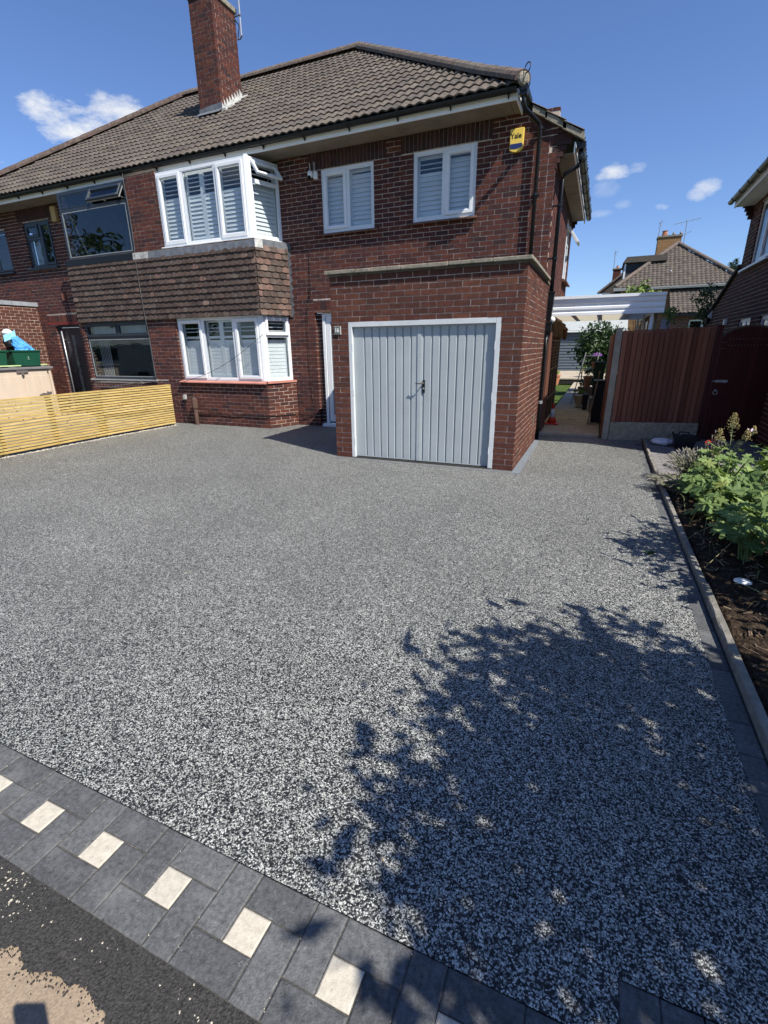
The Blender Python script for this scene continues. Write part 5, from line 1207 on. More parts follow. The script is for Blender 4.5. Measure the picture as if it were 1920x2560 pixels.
for (y0, y1, x, lab) in ((1.84, 2.26, -12.82, 'pale green batten end resting on the storage lid right of the boxes'), (.35, 1.34, -12.40, 'pale green batten lying along the front of the storage lid')):
    t = thing('batten', lab, 'batten', (x, (y0+y1)/2, 1.26)); g = MB(); g.box(x-.022, x+.022, y0, y1, 1.262, 1.292); g.build('bar', LIME, t, bevel=.004)
lp = thing('globe_lamp', 'white globe lamp with a dark stem in front of the left brick wall', 'lamp', (-13.0, 1.5, 1.7))
g = MB(); g.lathe([(.001, .125), (.07, .105), (.115, .05), (.125, .002)], (-12.97, 1.55, 2.035), 18); g.build('globe_top', GLOBE, lp, smooth=True)
g = MB(); g.lathe([(.118, 0), (.105, -.04), (.07, -.09), (.03, -.11)], (-12.97, 1.55, 2.03), 18); g.build('globe_bottom', mat('globe_shade', [(.62, .60, .54)], rough=.35), lp, smooth=True)
g = MB(); g.lathe([(.05, .0), (.075, -.05), (.095, -.14), (.09, -.22), (.05, -.26)], (-13.0, 1.56, 1.95), 14); g.box(-13.16, -12.98, 1.53, 1.59, 1.78, 1.84); g.build('stem', BLKP, lp)
ht = thing('wall_figure', 'dark animal shaped ornament on the front of the beige storage shed', 'ornament', (-12.4, 1.8, .58))
g = MB(); g.prism([(-12.405, 1.62, .53), (-12.405, 1.66, .56), (-12.405, 1.74, .58), (-12.405, 1.82, .565), (-12.405, 1.86, .57), (-12.405, 1.83, .60), (-12.405, 1.85, .615), (-12.405, 1.89, .59), (-12.405, 1.94, .605), (-12.405, 1.96, .585), (-12.405, 1.93, .56), (-12.405, 1.86, .535), (-12.405, 1.80, .52)], (.012, 0, 0)); g.build('silhouette', RUST, ht)
rk = thing('wire_rack', 'grey wire plant trough hanging under the dark ground-floor window', 'rack', (-9.4, 1.75, .85))
g = MB()
for i in range(17):
    x = -10.2+i*.095; g.tube([(x, 1.84, .90), (x, 1.66, .89), (x, 1.64, .78), (x, 1.84, .76)], .006, 5)
g.build('wires', RUST, rk, kind='stuff')
for y, z in ((1.84, .90), (1.66, .89), (1.64, .79)): g = MB(); g.tube([(-10.25, y, z), (-8.62, y, z)], .009, 6); g.build('rail', RUST, rk)
g = MB(); g.tube([(-9.6, 1.60, .80), (-8.60, 1.60, .93), (-8.58, 1.62, .90)], .012, 6); g.build('handle', RUST, rk)

# ================================================================== SIDE PASSAGE
cpt = thing('carport', 'white corrugated carport roof over the side passage', 'carport', (.9, 3.4, 2.1))
g = MB(); prof = [(0, 2.12), (.016, 2.12), (.016, 2.165), (.0, 2.18), (.0, 2.205), (.016, 2.22), (.016, 2.255), (0, 2.27), (0, 2.30), (.016, 2.315), (.022, 2.325), (.022, 2.385), (.05, 2.395), (.05, 2.44), (.0, 2.445), (-.02, 2.445), (-.02, 2.12)]
prof2 = [(y, z) for y, z in prof]
g.prism([(-.075, 3.40-y, z) for y, z in prof2], (1.885, 0, 0)); g.build('fascia', ALUW, cpt)
nx = 40; vs = []
for y, dz in ((3.43, 0), (7.4, -.0)):
    for i in range(nx*4+1):
        x = -.07+1.86*i/(nx*4); vs.append((x, y, 2.215+.012*math.sin(2*math.pi*x/.075)+.06*(1-(x)/1.8)*0+dz))
# corrugated sheets run across the passage
vs = []; ny = 160
for i in range(ny+1):
    y = 3.425+4.0*i/ny; z = 2.20+.010*math.sin(2*math.pi*y/.10)
    vs += [(-.07, y, z), (1.78, y, z)]
g = MB(); g.add(vs, [(2*i, 2*i+1, 2*i+3, 2*i+2) for i in range(ny)], .5); g.build('corrugated_sheet', POLY, cpt)
for x in (.35, .85, 1.35): g = MB(); g.box(x-.02, x+.02, 3.43, 7.4, 2.225, 2.30); g.build('rafter', mat('carport_rafter', [(.25, .22, .17)]), cpt)
for y in (3.46, 5.4, 7.35): g = MB(); g.box(1.62, 1.67, y, y+.05, 0.03, 2.2); g.build('post', ALUW, cpt)
g = MB(); g.box(1.66, 1.80, 3.42, 7.4, 2.13, 2.20); g.build('beam', ALUW, cpt)
# grey-framed screen seen above the fence
scr = thing('glazed_screen', 'weathered grey timber screen with small panes under the carport edge', 'screen', (1.72, 4.5, 1.6))
FSc = (V(1.72, 0, 0), YF, -XF)
for a, b in ((3.62, 4.1), (4.15, 4.9), (4.95, 5.9), (5.95, 7.2)):
    g = MB(); frame_rect(g, FSc, a, b, .9, 2.12, .05, -.02, .02); g.build('screen_frame', TRELL, scr)
    g = MB(); g.lb(FSc, a+.05, b-.05, -.004, .004, .95, 2.07); g.build('pane', mat('dusty_pane', [(.22, .21, .16)], rough=.3, spec=.5, var=.4, vs=5), scr)
gp = thing('concrete_post', 'pale concrete fence post with a rounded top beside the side path', 'post', (1.155, 2.96, 0))
mb = MB(); pr = [(1.105, 0), (1.208, 0), (1.208, 1.80)]+[(1.157+.051*math.cos(math.pi*i/10), 1.80+.085*math.sin(math.pi*i/10)) for i in range(1, 10)]+[(1.105, 1.80)]
mb.prism([(x, 2.93, z) for x, z in pr], (0, .10, 0)); mb.build('post', CONC, gp, bevel=.005)
cf = thing('board_fence', 'reddish brown featheredge board fence above a rough concrete gravel board', 'fence', (1.9, 3.1, 0))
fa, fb = V(1.212, 2.985, 0), V(2.60, 3.30, 0); fd_ = (fb-fa).normalized(); fl_ = (fb-fa).length; fn = V(fd_.y, -fd_.x, 0)
FF = (fa, fd_, fn)
g = MB(); nxg, nzg = 46, 10; vs = []
for j in range(nzg+1):
    for i in range(nxg+1):
        u, z = fl_*i/nxg, -.02+.335*j/nzg; vs.append(pt(FF, u, .035+.010*mnoise.noise(V(u*9, z*9, 0))+.006*mnoise.noise(V(u*25, z*25, 3)), z))
g.add(vs, [(j*(nxg+1)+i, j*(nxg+1)+i+1, (j+1)*(nxg+1)+i+1, (j+1)*(nxg+1)+i) for j in range(nzg) for i in range(nxg)], .4); g.lb(FF, 0, fl_, -.02, .022, -.05, .312); g.build('gravel_board', CONCR, cf)
u = 0.0; i = 0
wds = [.088, .078, .082, .092, .08, .075, .09, .078, .085, .088, .082, .09, .078, .082, .085, .08, .1]
for i, w_ in enumerate(wds):
    if u+w_ > fl_: w_ = fl_-u
    zt = 1.835+.045*u/fl_+R.uniform(-.004, .006); e = R.uniform(-.002, .002)
    mb = MB(); P = lambda a, b, z: pt(FF, a, b, z)
    mb.hexa([P(u, .032+e, .316), P(u+w_-.005, .012, .316), P(u+w_-.005, .002, .316), P(u, .012, .316), P(u+e, .032+e, zt), P(u+w_-.005+e, .012, zt), P(u+w_-.005+e, .002, zt), P(u+e, .012, zt)], R.random()); mb.build('board', REDF, cf, bevel=.0015)
    for z in (.48, .95, 1.35, 1.76):
        if R.random() < .8: g = MB(); s_ = R.uniform(.006, .014); g.lathe([(s_, 0), (s_*.6, .001)], P(u+w_*R.uniform(.3, .8), .026, z+R.uniform(-.03, .03)), 7, fn); g.build('knot', KNOT if 'KNOTD' not in MATS else KNOT, cf)
    u += w_
for z in (.45, 1.05, 1.65): g = MB(); g.lb(FF, 0, fl_, -.045, -.004, z, z+.07); g.build('rail', REDG, cf)
g = MB(); g.lb(FF, 0, fl_, -.003, .0005, .32, 1.80); g.build('gap_shade_sheet', mat('gap_shade', [(.05, .022, .016)], rough=.9), cf)  # added dark sheet: shade in the board gaps put in as colour
cf2 = thing('board_fence', 'dark red-brown side fence running back from the concrete post along the path', 'fence', (1.1, 4.5, 0))
y = 3.04; 
while y < 7.6:
    g = MB(); g.hexa([(1.085, y, .02), (1.10, y, .02), (1.108, y+.10, .02), (1.085, y+.10, .02), (1.085, y, 1.80), (1.10, y, 1.80), (1.108, y+.10, 1.80), (1.085, y+.10, 1.80)]); g.build('board', REDF, cf2); y += .098
gt = thing('side_gate', 'dark red boarded gate with an arched top, bolt and ring handle', 'gate', (3.0, 3.3, 0))
ga, gb = V(2.70, 3.31, 0), V(3.50, 3.42, 0); gdr = (gb-ga).normalized(); gn = V(gdr.y, -gdr.x, 0); FGt = (ga, gdr, gn); gw = (gb-ga).length
arch = lambda u: 1.70+.165*math.sin(min(1, max(0, u/gw))*math.pi)**.55 if u < gw/2 else 1.865-.12*((u-gw/2)/(gw/2))**2
for i in range(9):
    u0, u1 = gw*i/9, gw*(i+1)/9; mb = MB(); pts = [pt(FGt, u0+.002, .01, .04)]+[pt(FGt, u1-.002, .01, .04)]+[pt(FGt, u0+.002+(u1-u0-.004)*(1-j/3), .01, arch(u0+(u1-u0)*(1-j/3))) for j in range(4)]
    mb.prism(pts, gn*.018, R.random()); mb.build('board', REDG, gt)
g = MB(); pts = [pt(FGt, gw*i/20, -.03, arch(gw*i/20)+.028) for i in range(21)]+[pt(FGt, gw*(20-i)/20, -.03, arch(gw*(20-i)/20)-.0) for i in range(21)]
for i in range(20): g.hexa([pt(FGt, gw*i/20, -.03, arch(gw*i/20)), pt(FGt, gw*(i+1)/20, -.03, arch(gw*(i+1)/20)), pt(FGt, gw*(i+1)/20, .04, arch(gw*(i+1)/20)), pt(FGt, gw*i/20, .04, arch(gw*i/20))]+[pt(FGt, gw*a/20, b, arch(gw*a/20)+.03) for a, b in ((i, -.03), (i+1, -.03), (i+1, .04), (i, .04))])
g.build('arched_cap', mat('weathered_cap', [(.10, .075, .05)], var=.3), gt)
for i in range(9):
    for z in (1.68, 1.585):
        for q in (.25, .75): g = MB(); g.lathe([(.0045, 0), (.003, .003)], pt(FGt, gw*(i+q)/9, .028, z-(.05 if i == 0 else 0)), 6, gn); g.build('nail_head', GALV, gt)
g = MB(); g.lb(FGt, .02, .20, .029, .034, 1.0, 1.04); g.tube([pt(FGt, -.03, .042, 1.02), pt(FGt, .16, .042, 1.02), pt(FGt, .15, .06, .99)], .007, 6); g.build('bolt', GALV, gt)
g = MB(); pth = [pt(FGt, .055+.032*math.cos(w*math.pi/8), .036, .835+.032*math.sin(w*math.pi/8)) for w in range(17)]; g.tube(pth, .005, 6); g.lathe([(.018, 0), (.012, .012)], pt(FGt, .055, .029, .87), 10, gn); g.build('ring_handle', GALV, gt)
gf = thing('gate_side_panel', 'narrow dark red board panel between the brown fence and the arched gate', 'fence panel', (2.65, 3.3, 0))
for x0, x1 in ((2.605, 2.65), (2.653, 2.70)): g = MB(); g.box(x0, x1-.002, 3.29, 3.325, .0, 1.885); g.build('board', REDG, gf)
g = MB(); g.box(2.62, 2.70, 3.326, 3.40, 0, 1.9); g.build('post', REDG, gf)

# things along the passage
pg = thing('open_side_gate', 'brown timber gate standing folded back against the side wall', 'gate', (-.02, 3.7, 0))
g = MB(); g.box(-.01, .035, 3.15, 3.72, .06, 1.85); g.build('gate_leaf', BROWNP, pg)
tr = thing('wall_trellis', 'old timber trellis fixed to the side wall of the house', 'trellis', (-.05, 5, 1))
for i in range(5): g = MB(); g.box(-.075, -.055, 3.9+i*.75, 3.94+i*.75, .05, 2.0); g.build('upright', TRELL, tr)
for z in (.5, 1.1, 1.7): g = MB(); g.box(-.056, -.04, 3.85, 6.95, z, z+.03); g.build('rail', TRELL, tr)
g = MB(); g.box(-.08, .02, 3.8, 7.0, 2.0, 2.11)
for i in range(9): g.box(-.02, .04, 3.85+i*.36, 3.95+i*.36, 1.78, 2.1)
g.build('top_boards', mat('old_brown_board', [(.14, .085, .05)], var=.3), tr)
co = thing('traffic_cone', 'small red and white traffic cone at the start of the slab path', 'cone', (.14, 4.2, .045))
g = MB(); g.box(-.0, .27, 4.07, 4.33, .046, .075); g.build('base', CONEO, co, bevel=.008)
cy = 4.2; c0 = (.135, cy, .075)
g = MB(); g.lathe([(.095, 0), (.062, .115)], c0, 18); g.build('lower_cone', CONEO, co, smooth=True)
g = MB(); g.lathe([(.0625, .115), (.036, .29)], c0, 18); g.build('white_sleeve', CONEW, co, smooth=True)
g = MB(); g.lathe([(.0355, .29), (.024, .39), (.02, .395)], c0, 18); g.build('cone_tip', CONEO, co, smooth=True)
ln_ = thing('wall_lantern', 'black coach lantern hung from a scrolled bracket on the side wall', 'lantern', (.1, 5.0, 1.8))
g = MB(); g.tube([(-.08, 5, 2.0), (.02, 5, 2.08), (.12, 5, 2.05), (.16, 5, 1.98)], .009, 6); g.build('bracket', BLKP, ln_); g = MB(); g.lathe([(.02, .12), (.07, .07), (.055, .06), (.045, -.10), (.02, -.13)], (.16, 5, 1.86), 6); g.build('lantern', mat('amber_lantern', [(.10, .05, .03)], rough=.3), ln_)
# bins and boards leaning on the right of the path
for (x0, x1, y0, y1, z1, m_, nm, lab, cat) in (
    (.86, 1.07, 4.7, 5.1, .88, BLKB, 'compost_bin', 'tall dark bin against the side fence near the post', 'bin'),
    (.78, 1.0, 6.4, 6.9, .36, mat('grey_box', [(.20, .20, .19)]), 'grey_crate', 'grey crate on the slab path beside the black caddy', 'crate'),
    (.62, .76, 6.9, 7.2, .40, BLKB, 'black_caddy', 'small black caddy between the two crates on the path', 'caddy'),
    (.44, .60, 7.3, 7.6, .33, mat('tan_box', [(.34, .29, .22)]), 'tan_crate', 'tan box standing on the path farthest from the fence', 'crate'),
    (.80, 1.06, 7.9, 8.6, 1.15, mat('dark_green_bin', [(.02, .04, .03)]), 'water_butt', 'dark green water butt under the laurel bush', 'water butt')):
    t = thing(nm, lab, cat, ((x0+x1)/2, (y0+y1)/2, .05)); g = MB(); i = .015
    g.hexa([(x0+i, y0+i, .05), (x1-i, y0+i, .05), (x1-i, y1-i, .05), (x0+i, y1-i, .05), (x0, y0, z1), (x1, y0, z1), (x1, y1, z1), (x0, y1, z1)]); g.build('body', m_, t, bevel=.01)
    g = MB(); g.box(x0-.012, x1+.012, y0-.012, y1+.012, z1+.001, z1+.035); g.build('lid', m_, t, bevel=.008)
t = thing('leaning_board', 'thin pale board leaning on the fence beside the dark bin', 'board', (.85, 4.5, .05)); g = MB(); g.hexa([(.82, 4.4, .05), (.845, 4.4, .05), (.845, 4.62, .05), (.82, 4.62, .05), (.93, 4.45, 1.1), (.955, 4.45, 1.1), (.955, 4.67, 1.1), (.93, 4.67, 1.1)]); g.build('board', TRELL, t)
ld_ = thing('step_ladder', 'grey folding steps leaning among the flower pots', 'ladder', (.5, 8.6, .05))
for x in (.30, .66):
    g = MB(); g.tube([(x, 8.2, .05), (x+.22, 9.0, 1.42)], .014, 6); g.build('stile', mat('ladder_steel', [(.16, .17, .18)], rough=.5), ld_)
for k in range(4): t = .18+k*.25; g = MB(); g.tube([(.30+.22*t, 8.2+.8*t, .05+1.37*t), (.66+.22*t, 8.2+.8*t, .05+1.37*t)], .011, 6); g.build('rung', mat('ladder_steel', [(.16, .17, .18)]), ld_)
# white sack and black bucket by the fence foot
t = thing('white_sack', 'white plastic sack lying flat at the foot of the concrete gravel board', 'sack', (2.05, 2.78, 0))
g = MB(); nu, nv_ = 22, 10; vs = []
for j in range(nv_+1):
    ph = math.pi*j/nv_
    for i in range(nu):
        w = 2*math.pi*i/nu; r_ = math.sin(ph)**.6; vs.append((2.05+.17*r_*math.cos(w)*(1+.12*mnoise.noise(V(w, ph*2, 1))), 2.78+.16*r_*math.sin(w), max(.004, .045-.05*math.cos(math.pi-ph)*-1*1.0+.022*mnoise.noise(V(math.cos(w)*3, math.sin(w)*3, ph*3)))))
g.add(vs, [(j*nu+i, j*nu+(i+1) % nu, (j+1)*nu+(i+1) % nu, (j+1)*nu+i) for j in range(nv_) for i in range(nu)], .4); g.build('sack', SACK, t)
t = thing('black_tub', 'black plastic flexible tub with open handle standing on the grey pavers', 'tub', (2.33, 2.55, 0))
Fb = (V(2.33, 2.52, 0), XF, -YF)
g = MB(); vs = []; pr = [(.115, .0), (.155, .245)]
A = [(-.12, -.09), (.12, -.09), (.12, .09), (-.12, .09)]; B_ = [(-.165, -.125), (.165, -.125), (.165, .125), (-.165, .125)]
vs = [pt(Fb, x, y, 0) for x, y in A]+[pt(Fb, x, y, .20) for x, y in B_]+[pt(Fb, x*.93, y*.93, .20) for x, y in B_]+[pt(Fb, x*.9, y*.9, .02) for x, y in A]
g.add(vs, [(3, 2, 1, 0)]+[(k*4+j, k*4+(j+1) % 4, k*4+4+(j+1) % 4, k*4+4+j) for k in range(3) for j in range(4)]+[(12, 13, 14, 15)], .3); g.build('tub', BLKB, t, bevel=.006)
for s_ in (-1, 1):
    g = MB(); n0 = .125*s_; g.tube([pt(Fb, -.15, n0, .19), pt(Fb, -.08, n0, .205), pt(Fb, -.06, n0*1.03, .245), pt(Fb, .06, n0*1.03, .245), pt(Fb, .08, n0, .205), pt(Fb, .15, n0, .19)], .013, 6); g.build('handle', BLKB, t)
g = MB(); g.tube([pt(Fb, -.115, .115, .06), pt(Fb, -.17, .13, .235), pt(Fb, -.165, -.13, .235), pt(Fb, -.115, -.115, .06)], .012, 6); g.build('side_handle', BLKB, t)

# ================================================================== RIGHT NEIGHBOUR
H3 = thing('neighbour_house', 'shaded brick house wall at the right edge with white windows', 'house', (3.6, 5, 0))
FN = (V(3.5, 0, 0), -YF, -XF)          # faces -x; u = -y
B3 = Bricks()
hw = [(-6.55, -5.0, 3.085, 4.25), (-6.43, -5.48, 1.2, 2.09), (-4.84, -3.9, 1.0, 2.08)]
m3 = B3.wall(FN, -7.28, -1.27, 0, 4.42, holes=hw, mparent=H3, mname='wall')
leanz = lambda y: 3.20-(y-7.3)*.32
for k in range(43):                                       # lean-to wall stepping down beyond the corner
    z = k*.075; ymax = min(10.1, 7.3+(3.13-z)/.32)
    y = 7.285+(.1125 if k % 2 else 0); 
    if ymax < y+.1: continue
    B3.wall(FN, -ymax, -7.285, z, z+.075, mort=False, phase=0, zbase=0)
g = MB(); g.poly([(3.505, 7.28, 0), (3.505, 10.1, 0), (3.505, 10.1, leanz(10.1)-.04), (3.505, 7.28, 3.16)], .5); g.build('wall', MORT, H3)
g = MB(); g.hexa([(3.44, 7.27, 3.17), (5.2, 7.27, 3.17), (5.2, 10.3, leanz(10.3)-.04), (3.44, 10.3, leanz(10.3)-.04), (3.44, 7.27, 3.25), (5.2, 7.27, 3.25), (5.2, 10.3, leanz(10.3)+.04), (3.44, 10.3, leanz(10.3)+.04)]); g.build('lean_to_roof', ROOFT, H3)
g = MB(); g.box(3.62, 11.0, 1.27, 7.15, 0, 4.98); g.build('core_wall', BRICK, H3)
for k in range(6): B3.l.append((V(3.5-.02-.02*k, 7.24, 4.14+k*.075), XF, YF, .10+.04*k, .10, .066, 'soot'))
B3.finish(m3, BM, 300)
g = MB(); g.box(3.14, 3.16, 1.30, 7.2, 4.33, 4.46); g.build('fascia', FASC, H3)
g = MB(); g.box(3.16, 3.49, 1.30, 7.2, 4.345, 4.36); g.build('soffit', FASC, H3)
sg3 = MB().build('side_gutter', BLKP, H3); gut_y(3.075, 1.25, 7.28, 4.47, sg3)
rfz = lambda d: 5.12+d*math.tan(TP)
g = MB(); g.poly([V(3.06, 1.2, 4.50), V(3.06, 7.5, 4.50), V(3.95, 7.5, 5.12), V(3.95, 1.2, 5.12)], .5); g.build('roof', ROOFT, H3)
g = MB(); g.poly([V(3.92, .67, 5.10), V(12, .67, 5.10), V(12, 5.5, rfz(4.83)), V(8.75, 5.5, rfz(4.83))], .5); g.poly([V(3.92, .67, 5.10), V(8.75, 5.5, rfz(4.83)), V(3.92, 10.3, 5.10)], .5); g.poly([V(3.92, 10.3, 5.1), V(8.75, 5.5, rfz(4.83)), V(12, 5.5, rfz(4.83)), V(12, 10.3, 5.1)], .5); g.build('roof', ROOFT, H3)
g = MB(); g.box(3.95, 12, .70, 1.3, 5.0, 5.02); g.box(3.95, 12, .68, .70, 4.98, 5.12); g.build('front_fascia', FASC, H3)
FNw = (V(3.53, 0, 0), -YF, -XF)
o = outer(FNw, H3, 'window', *hw[0], mull=(-6.0,), label='large white first-floor window on the neighbour wall'); fixed(FNw, o, -6.49, -6.05, 3.14, 4.2); sash(FNw, o, -5.96, -5.05, 3.13, 4.2); room(FNw, o, -6.52, -5.02, 3.1, 4.23)
g = MB(); g.lb(FNw, -6.45, -6.2, -.1, -.09, 3.15, 4.2); g.build('curtain', CURT, o); g = MB(); g.lb(FNw, -6.98, -5.0, -.02, .12, 3.05, 3.085); g.build('window_sill', WHITE, o)
for h, mu_ in ((hw[1], (-5.95,)), (hw[2], (-4.4,))):
    o = outer(FNw, H3, 'window', *h, mull=mu_, label='small white ground-floor window on the neighbour wall behind the gate' if h is hw[1] else 'white ground-floor window at the right edge behind the arched gate')
    fixed(FNw, o, h[0]+.05, mu_[0]-.03, h[2]+.05, h[3]-.05); fixed(FNw, o, mu_[0]+.03, h[1]-.05, h[2]+.05, h[3]-.05); room(FNw, o, h[0]+.02, h[1]-.02, h[2]+.02, h[3]-.02)
t = thing('wall_light', 'small white wall light at the far corner of the neighbour wall', 'light', (3.45, 9.5, 2.3)); g = MB(); g.prism([(3.49, 9.45, 2.45), (3.40, 9.45, 2.3), (3.49, 9.45, 2.25)], (0, .1, 0)); g.build('shade', WHP, t); g = MB(); g.lathe([(.06, 0), (.05, -.12)], (3.42, 9.5, 2.25), 10); g.build('lamp', BLKP, t)
t = thing('wall_box', 'tiny white alarm box on the neighbour wall above the fence', 'alarm', (3.48, 7.55, 2.1)); g = MB(); g.box(3.44, 3.50, 7.50, 7.62, 2.03, 2.15); g.build('case', WHP, t)

# ================================================================== BACKGROUND HOUSE
H4 = thing('hipped_house', 'brick house with a hipped brown tiled roof beyond the gardens', 'house', (4, 29, 0))
AP = V(4.061, 27.0+3.6, 7.25)
ey = 26.6
def P2(x, z, y): # keep the sighting line from the viewpoint, move to depth y
    k = (y-CAMP.y)/(27-CAMP.y); return V(CAMP.x+(x-CAMP.x)*k, y, CAMP.z+(z-CAMP.z)*k)
eL, eR = P2(1.21, 4.80, 27), P2(7.6, 4.72, 27); apx = P2(4.061, 6.85, 30.6)
eL.z = eR.z = 4.78
g = MB(); g.poly([eL-ZF*.06, eR-ZF*.06, apx-ZF*.06], .5); rf = g.build('roof', ROOFT, H4)
sv_ = (apx-V(apx.x, 27, 4.78)); sl4 = sv_.length; V4 = sv_.normalized(); W4 = XF.cross(V4).normalized()
fl4 = lambda v: eL.x+(apx.x-eL.x)*min(1, v/sl4); fh4 = lambda v: eR.x+(apx.x-eR.x)*min(1, v/sl4)
TL = tile_mesh(.22, .32, 1, .034, .018, 4)
tile_roof(rf, V(0, 27, 4.74), XF, V4, W4, (0.5, 8), int(sl4/.245)+1, fl4, fh4, wd=.22, gauge=.245, T=TL)
bL, bR = V(eL.x-.0, 37, 4.78), V(eR.x, 37, 4.78); ridge2 = V(apx.x, 34, apx.z)
g = MB(); g.poly([eL-ZF*.05, apx-ZF*.05, ridge2, bL], .5); g.poly([eR-ZF*.05, bR, ridge2, apx-ZF*.05], .5); g.build('roof', ROOFT, H4)
ridge_run(rf, eL+V(-.02, -.02, .06), apx+V(0, 0, .05), RIDGE, r=.12, name='hip_tile'); ridge_run(rf, eR+V(.02, -.02, .06), apx+V(0, 0, .05), RIDGE, r=.12, name='hip_tile')
g = MB(); g.box(eL.x-.05, eR.x, 26.93, 27.0, 4.60, 4.74); g.build('fascia', FASC, H4); g = MB(); g.box(eL.x-.08, eR.x, 26.84, 26.92, 4.66, 4.73); g.build('gutter', mat('grey_gutter', [(.30, .30, .30)]), H4)
B4 = Bricks(); F4_ = (V(0, 27.4, 0), XF, -YF)
m4 = B4.wall(F4_, 1.6, 7.2, 0, 4.7, mparent=H4, mname='wall', mt='ochre')
# lean-to extension in front with its own tiled roof
lt, lb_ = P2(3.78, 4.55, 27.0), P2(4.25, 3.30, 25.0); lbR = P2(8.2, 3.28, 25.0)
V5 = (V(0, 27.35, 4.60)-V(0, 25.0, lb_.z)); s5 = V5.length; V5.normalize(); W5 = XF.cross(V5).normalized()
g = MB(); g.poly([V(lb_.x, 25, lb_.z-.05), V(8.3, 25, lb_.z-.05), V(8.3, 27.35, 4.55), V(lb_.x, 27.35, 4.55)], .5); r5 = g.build('roof', ROOFT, H4)
tile_roof(r5, V(0, 25, lb_.z-.02), XF, V5, W5, (lb_.x, 8.2), int(s5/.245)+1, lambda v: lb_.x, lambda v: 8.2, wd=.22, gauge=.245, T=TL, n_single=0)
g = MB(); g.box(lb_.x, 8.2, 24.95, 25.02, lb_.z-.16, lb_.z-.04); g.build('gutter', BLKP, H4)
B4.wall((V(0, 25.3, 0), XF, -YF), lb_.x+.1, 8.1, 0, 3.12, holes=[(5.05, 6.3, 1.6, 2.85)], mparent=m4, mname='extension_mortar', mt='brick')
B4.finish(m4, {'brick': BRICK, 'ochre': OCHRE}, 0)
F5_ = (V(0, 25.33, 0), XF, -YF); o = outer(F5_, H4, 'window', 5.05, 6.3, 1.6, 2.85, mull=(5.7,)); fixed(F5_, o, 5.1, 5.65, 1.65, 2.8); fixed(F5_, o, 5.75, 6.25, 1.65, 2.8); room(F5_, o, 5.07, 6.28, 1.62, 2.83)
# chimneys, dormer, vent, aerials
cA = P2(3.06, 6.33, 32.0); cB = P2(4.19, 7.20, 32.0)
g = MB(); g.box(cA.x, cB.x, 31.9, 32.8, 5.9, cB.z); c4 = g.build('chimney', OCHRE, H4)
g = MB(); g.box(cA.x-.05, cB.x+.05, 31.85, 32.85, cB.z, cB.z+.09); g.build('chimney_cap', STONE, c4)
g = MB(); g.lathe([(.17, 0), (.14, .28), (.18, .32)], (cA.x+.35, 32.3, cB.z+.09), 12); g.build('chimney_pot', TERRA, c4)
for dx in (.85, 1.25): g = MB(); g.lathe([(.10, 0), (.07, .14), (.03, .22)], (cA.x+dx, 32.3, cB.z+.09), 8); g.build('cowl', RUST, c4)
d0, d1 = P2(1.52, 5.25, 29.0), P2(3.1, 6.25, 29.0)
g = MB(); g.box(d0.x, d1.x+.5, 29.0, 32, d0.z-.3, d1.z-.22); dm = g.build('dormer', mat('dark_dormer_cladding', [(.045, .048, .05)], var=.2), H4)
g = MB(); g.prism([(d0.x-.08, 28.8, d1.z-.22), (d0.x+.10, 28.8, d1.z+.10), (d1.x+.6, 28.8, d1.z+.10), (d1.x+.6, 28.8, d1.z-.22)], (0, 3.2, 0)); g.build('dormer_roof', ROOFT, dm)
g = MB(); g.box(d0.x+.02, d0.x+.12, 28.96, 29.0, d0.z-.2, d1.z-.24); g.build('white_trim', WHITE, dm)
vp = P2(3.941, 5.2, 28.2); g = MB(); g.lathe([(.07, -.2), (.07, .22)], vp+V(0, 0, .12), 8); g.box(vp.x-.2, vp.x+.2, vp.y-.2, vp.y+.1, vp.z-.12, vp.z-.02); g.build('roof_vent', WHP, H4)
H5 = thing('distant_house', 'farther house showing only its roof slope and a small chimney at the left', 'house', (0, 34, 0))
q0, q1, q2 = P2(.30, 4.5, 34), P2(2.4, 6.2, 34), P2(1.6, 4.6, 34)
g = MB(); g.poly([q0, P2(3.5, 4.5, 34), P2(2.6, 6.2, 38), q1], .5); g.build('roof', ROOFT, H5); g = MB(); g.box(q0.x+.3, 9, 34.2, 38, 0, q0.z); g.build('wall', BRICK, H5)
ridge_run(H5, q0, q1, RIDGE, r=.13)
cC, cD = P2(.985, 5.2, 35), P2(1.40, 5.76, 35); g = MB(); g.box(cC.x, cD.x, 35, 35.6, 4.6, cD.z); c5 = g.build('chimney', BRICK, H5); g = MB(); g.box(cC.x-.05, cD.x+.05, 34.95, 35.65, cD.z, cD.z+.08); g.build('chimney_cap', STONE, c5)
g = MB(); g.lathe([(.08, 0), (.07, .2)], ((cC.x+cD.x)/2, 35.3, cD.z+.08), 8); g.build('chimney_pot', TERRA, c5)
AER = mat('aerial_metal', [(.22, .24, .27)], rough=.5)
def aerial(base, top, boom, lab, tines=4, name='tv_aerial'):
    t = thing(name, lab, 'aerial', base); g = MB(); g.tube([base, top], .022, 5); g.build('mast', AER, t)
    g = MB(); a, b = boom; g.tube([a, b], .014, 4); d = Vector(b)-Vector(a)
    for i in range(tines): p = Vector(a)+d*(i+.5)/tines; g.tube([p, p-ZF*(.30 if tines < 4 else .14)], .007, 4)
    g.build('antenna', AER, t)
b_, t_ = P2(4.33, 6.7, 32), P2(4.31, 7.95, 32); aerial(b_, t_, (P2(3.70, 7.80, 32), P2(4.95, 7.98, 32)), 'aerial with a long level boom right of the ochre chimney', 5)
g = MB(); g.tube([P2(4.32, 7.25, 32), P2(4.60, 7.42, 32)], .014, 4); g.build('stay', AER, bpy.data.objects['tv_aerial.001'])
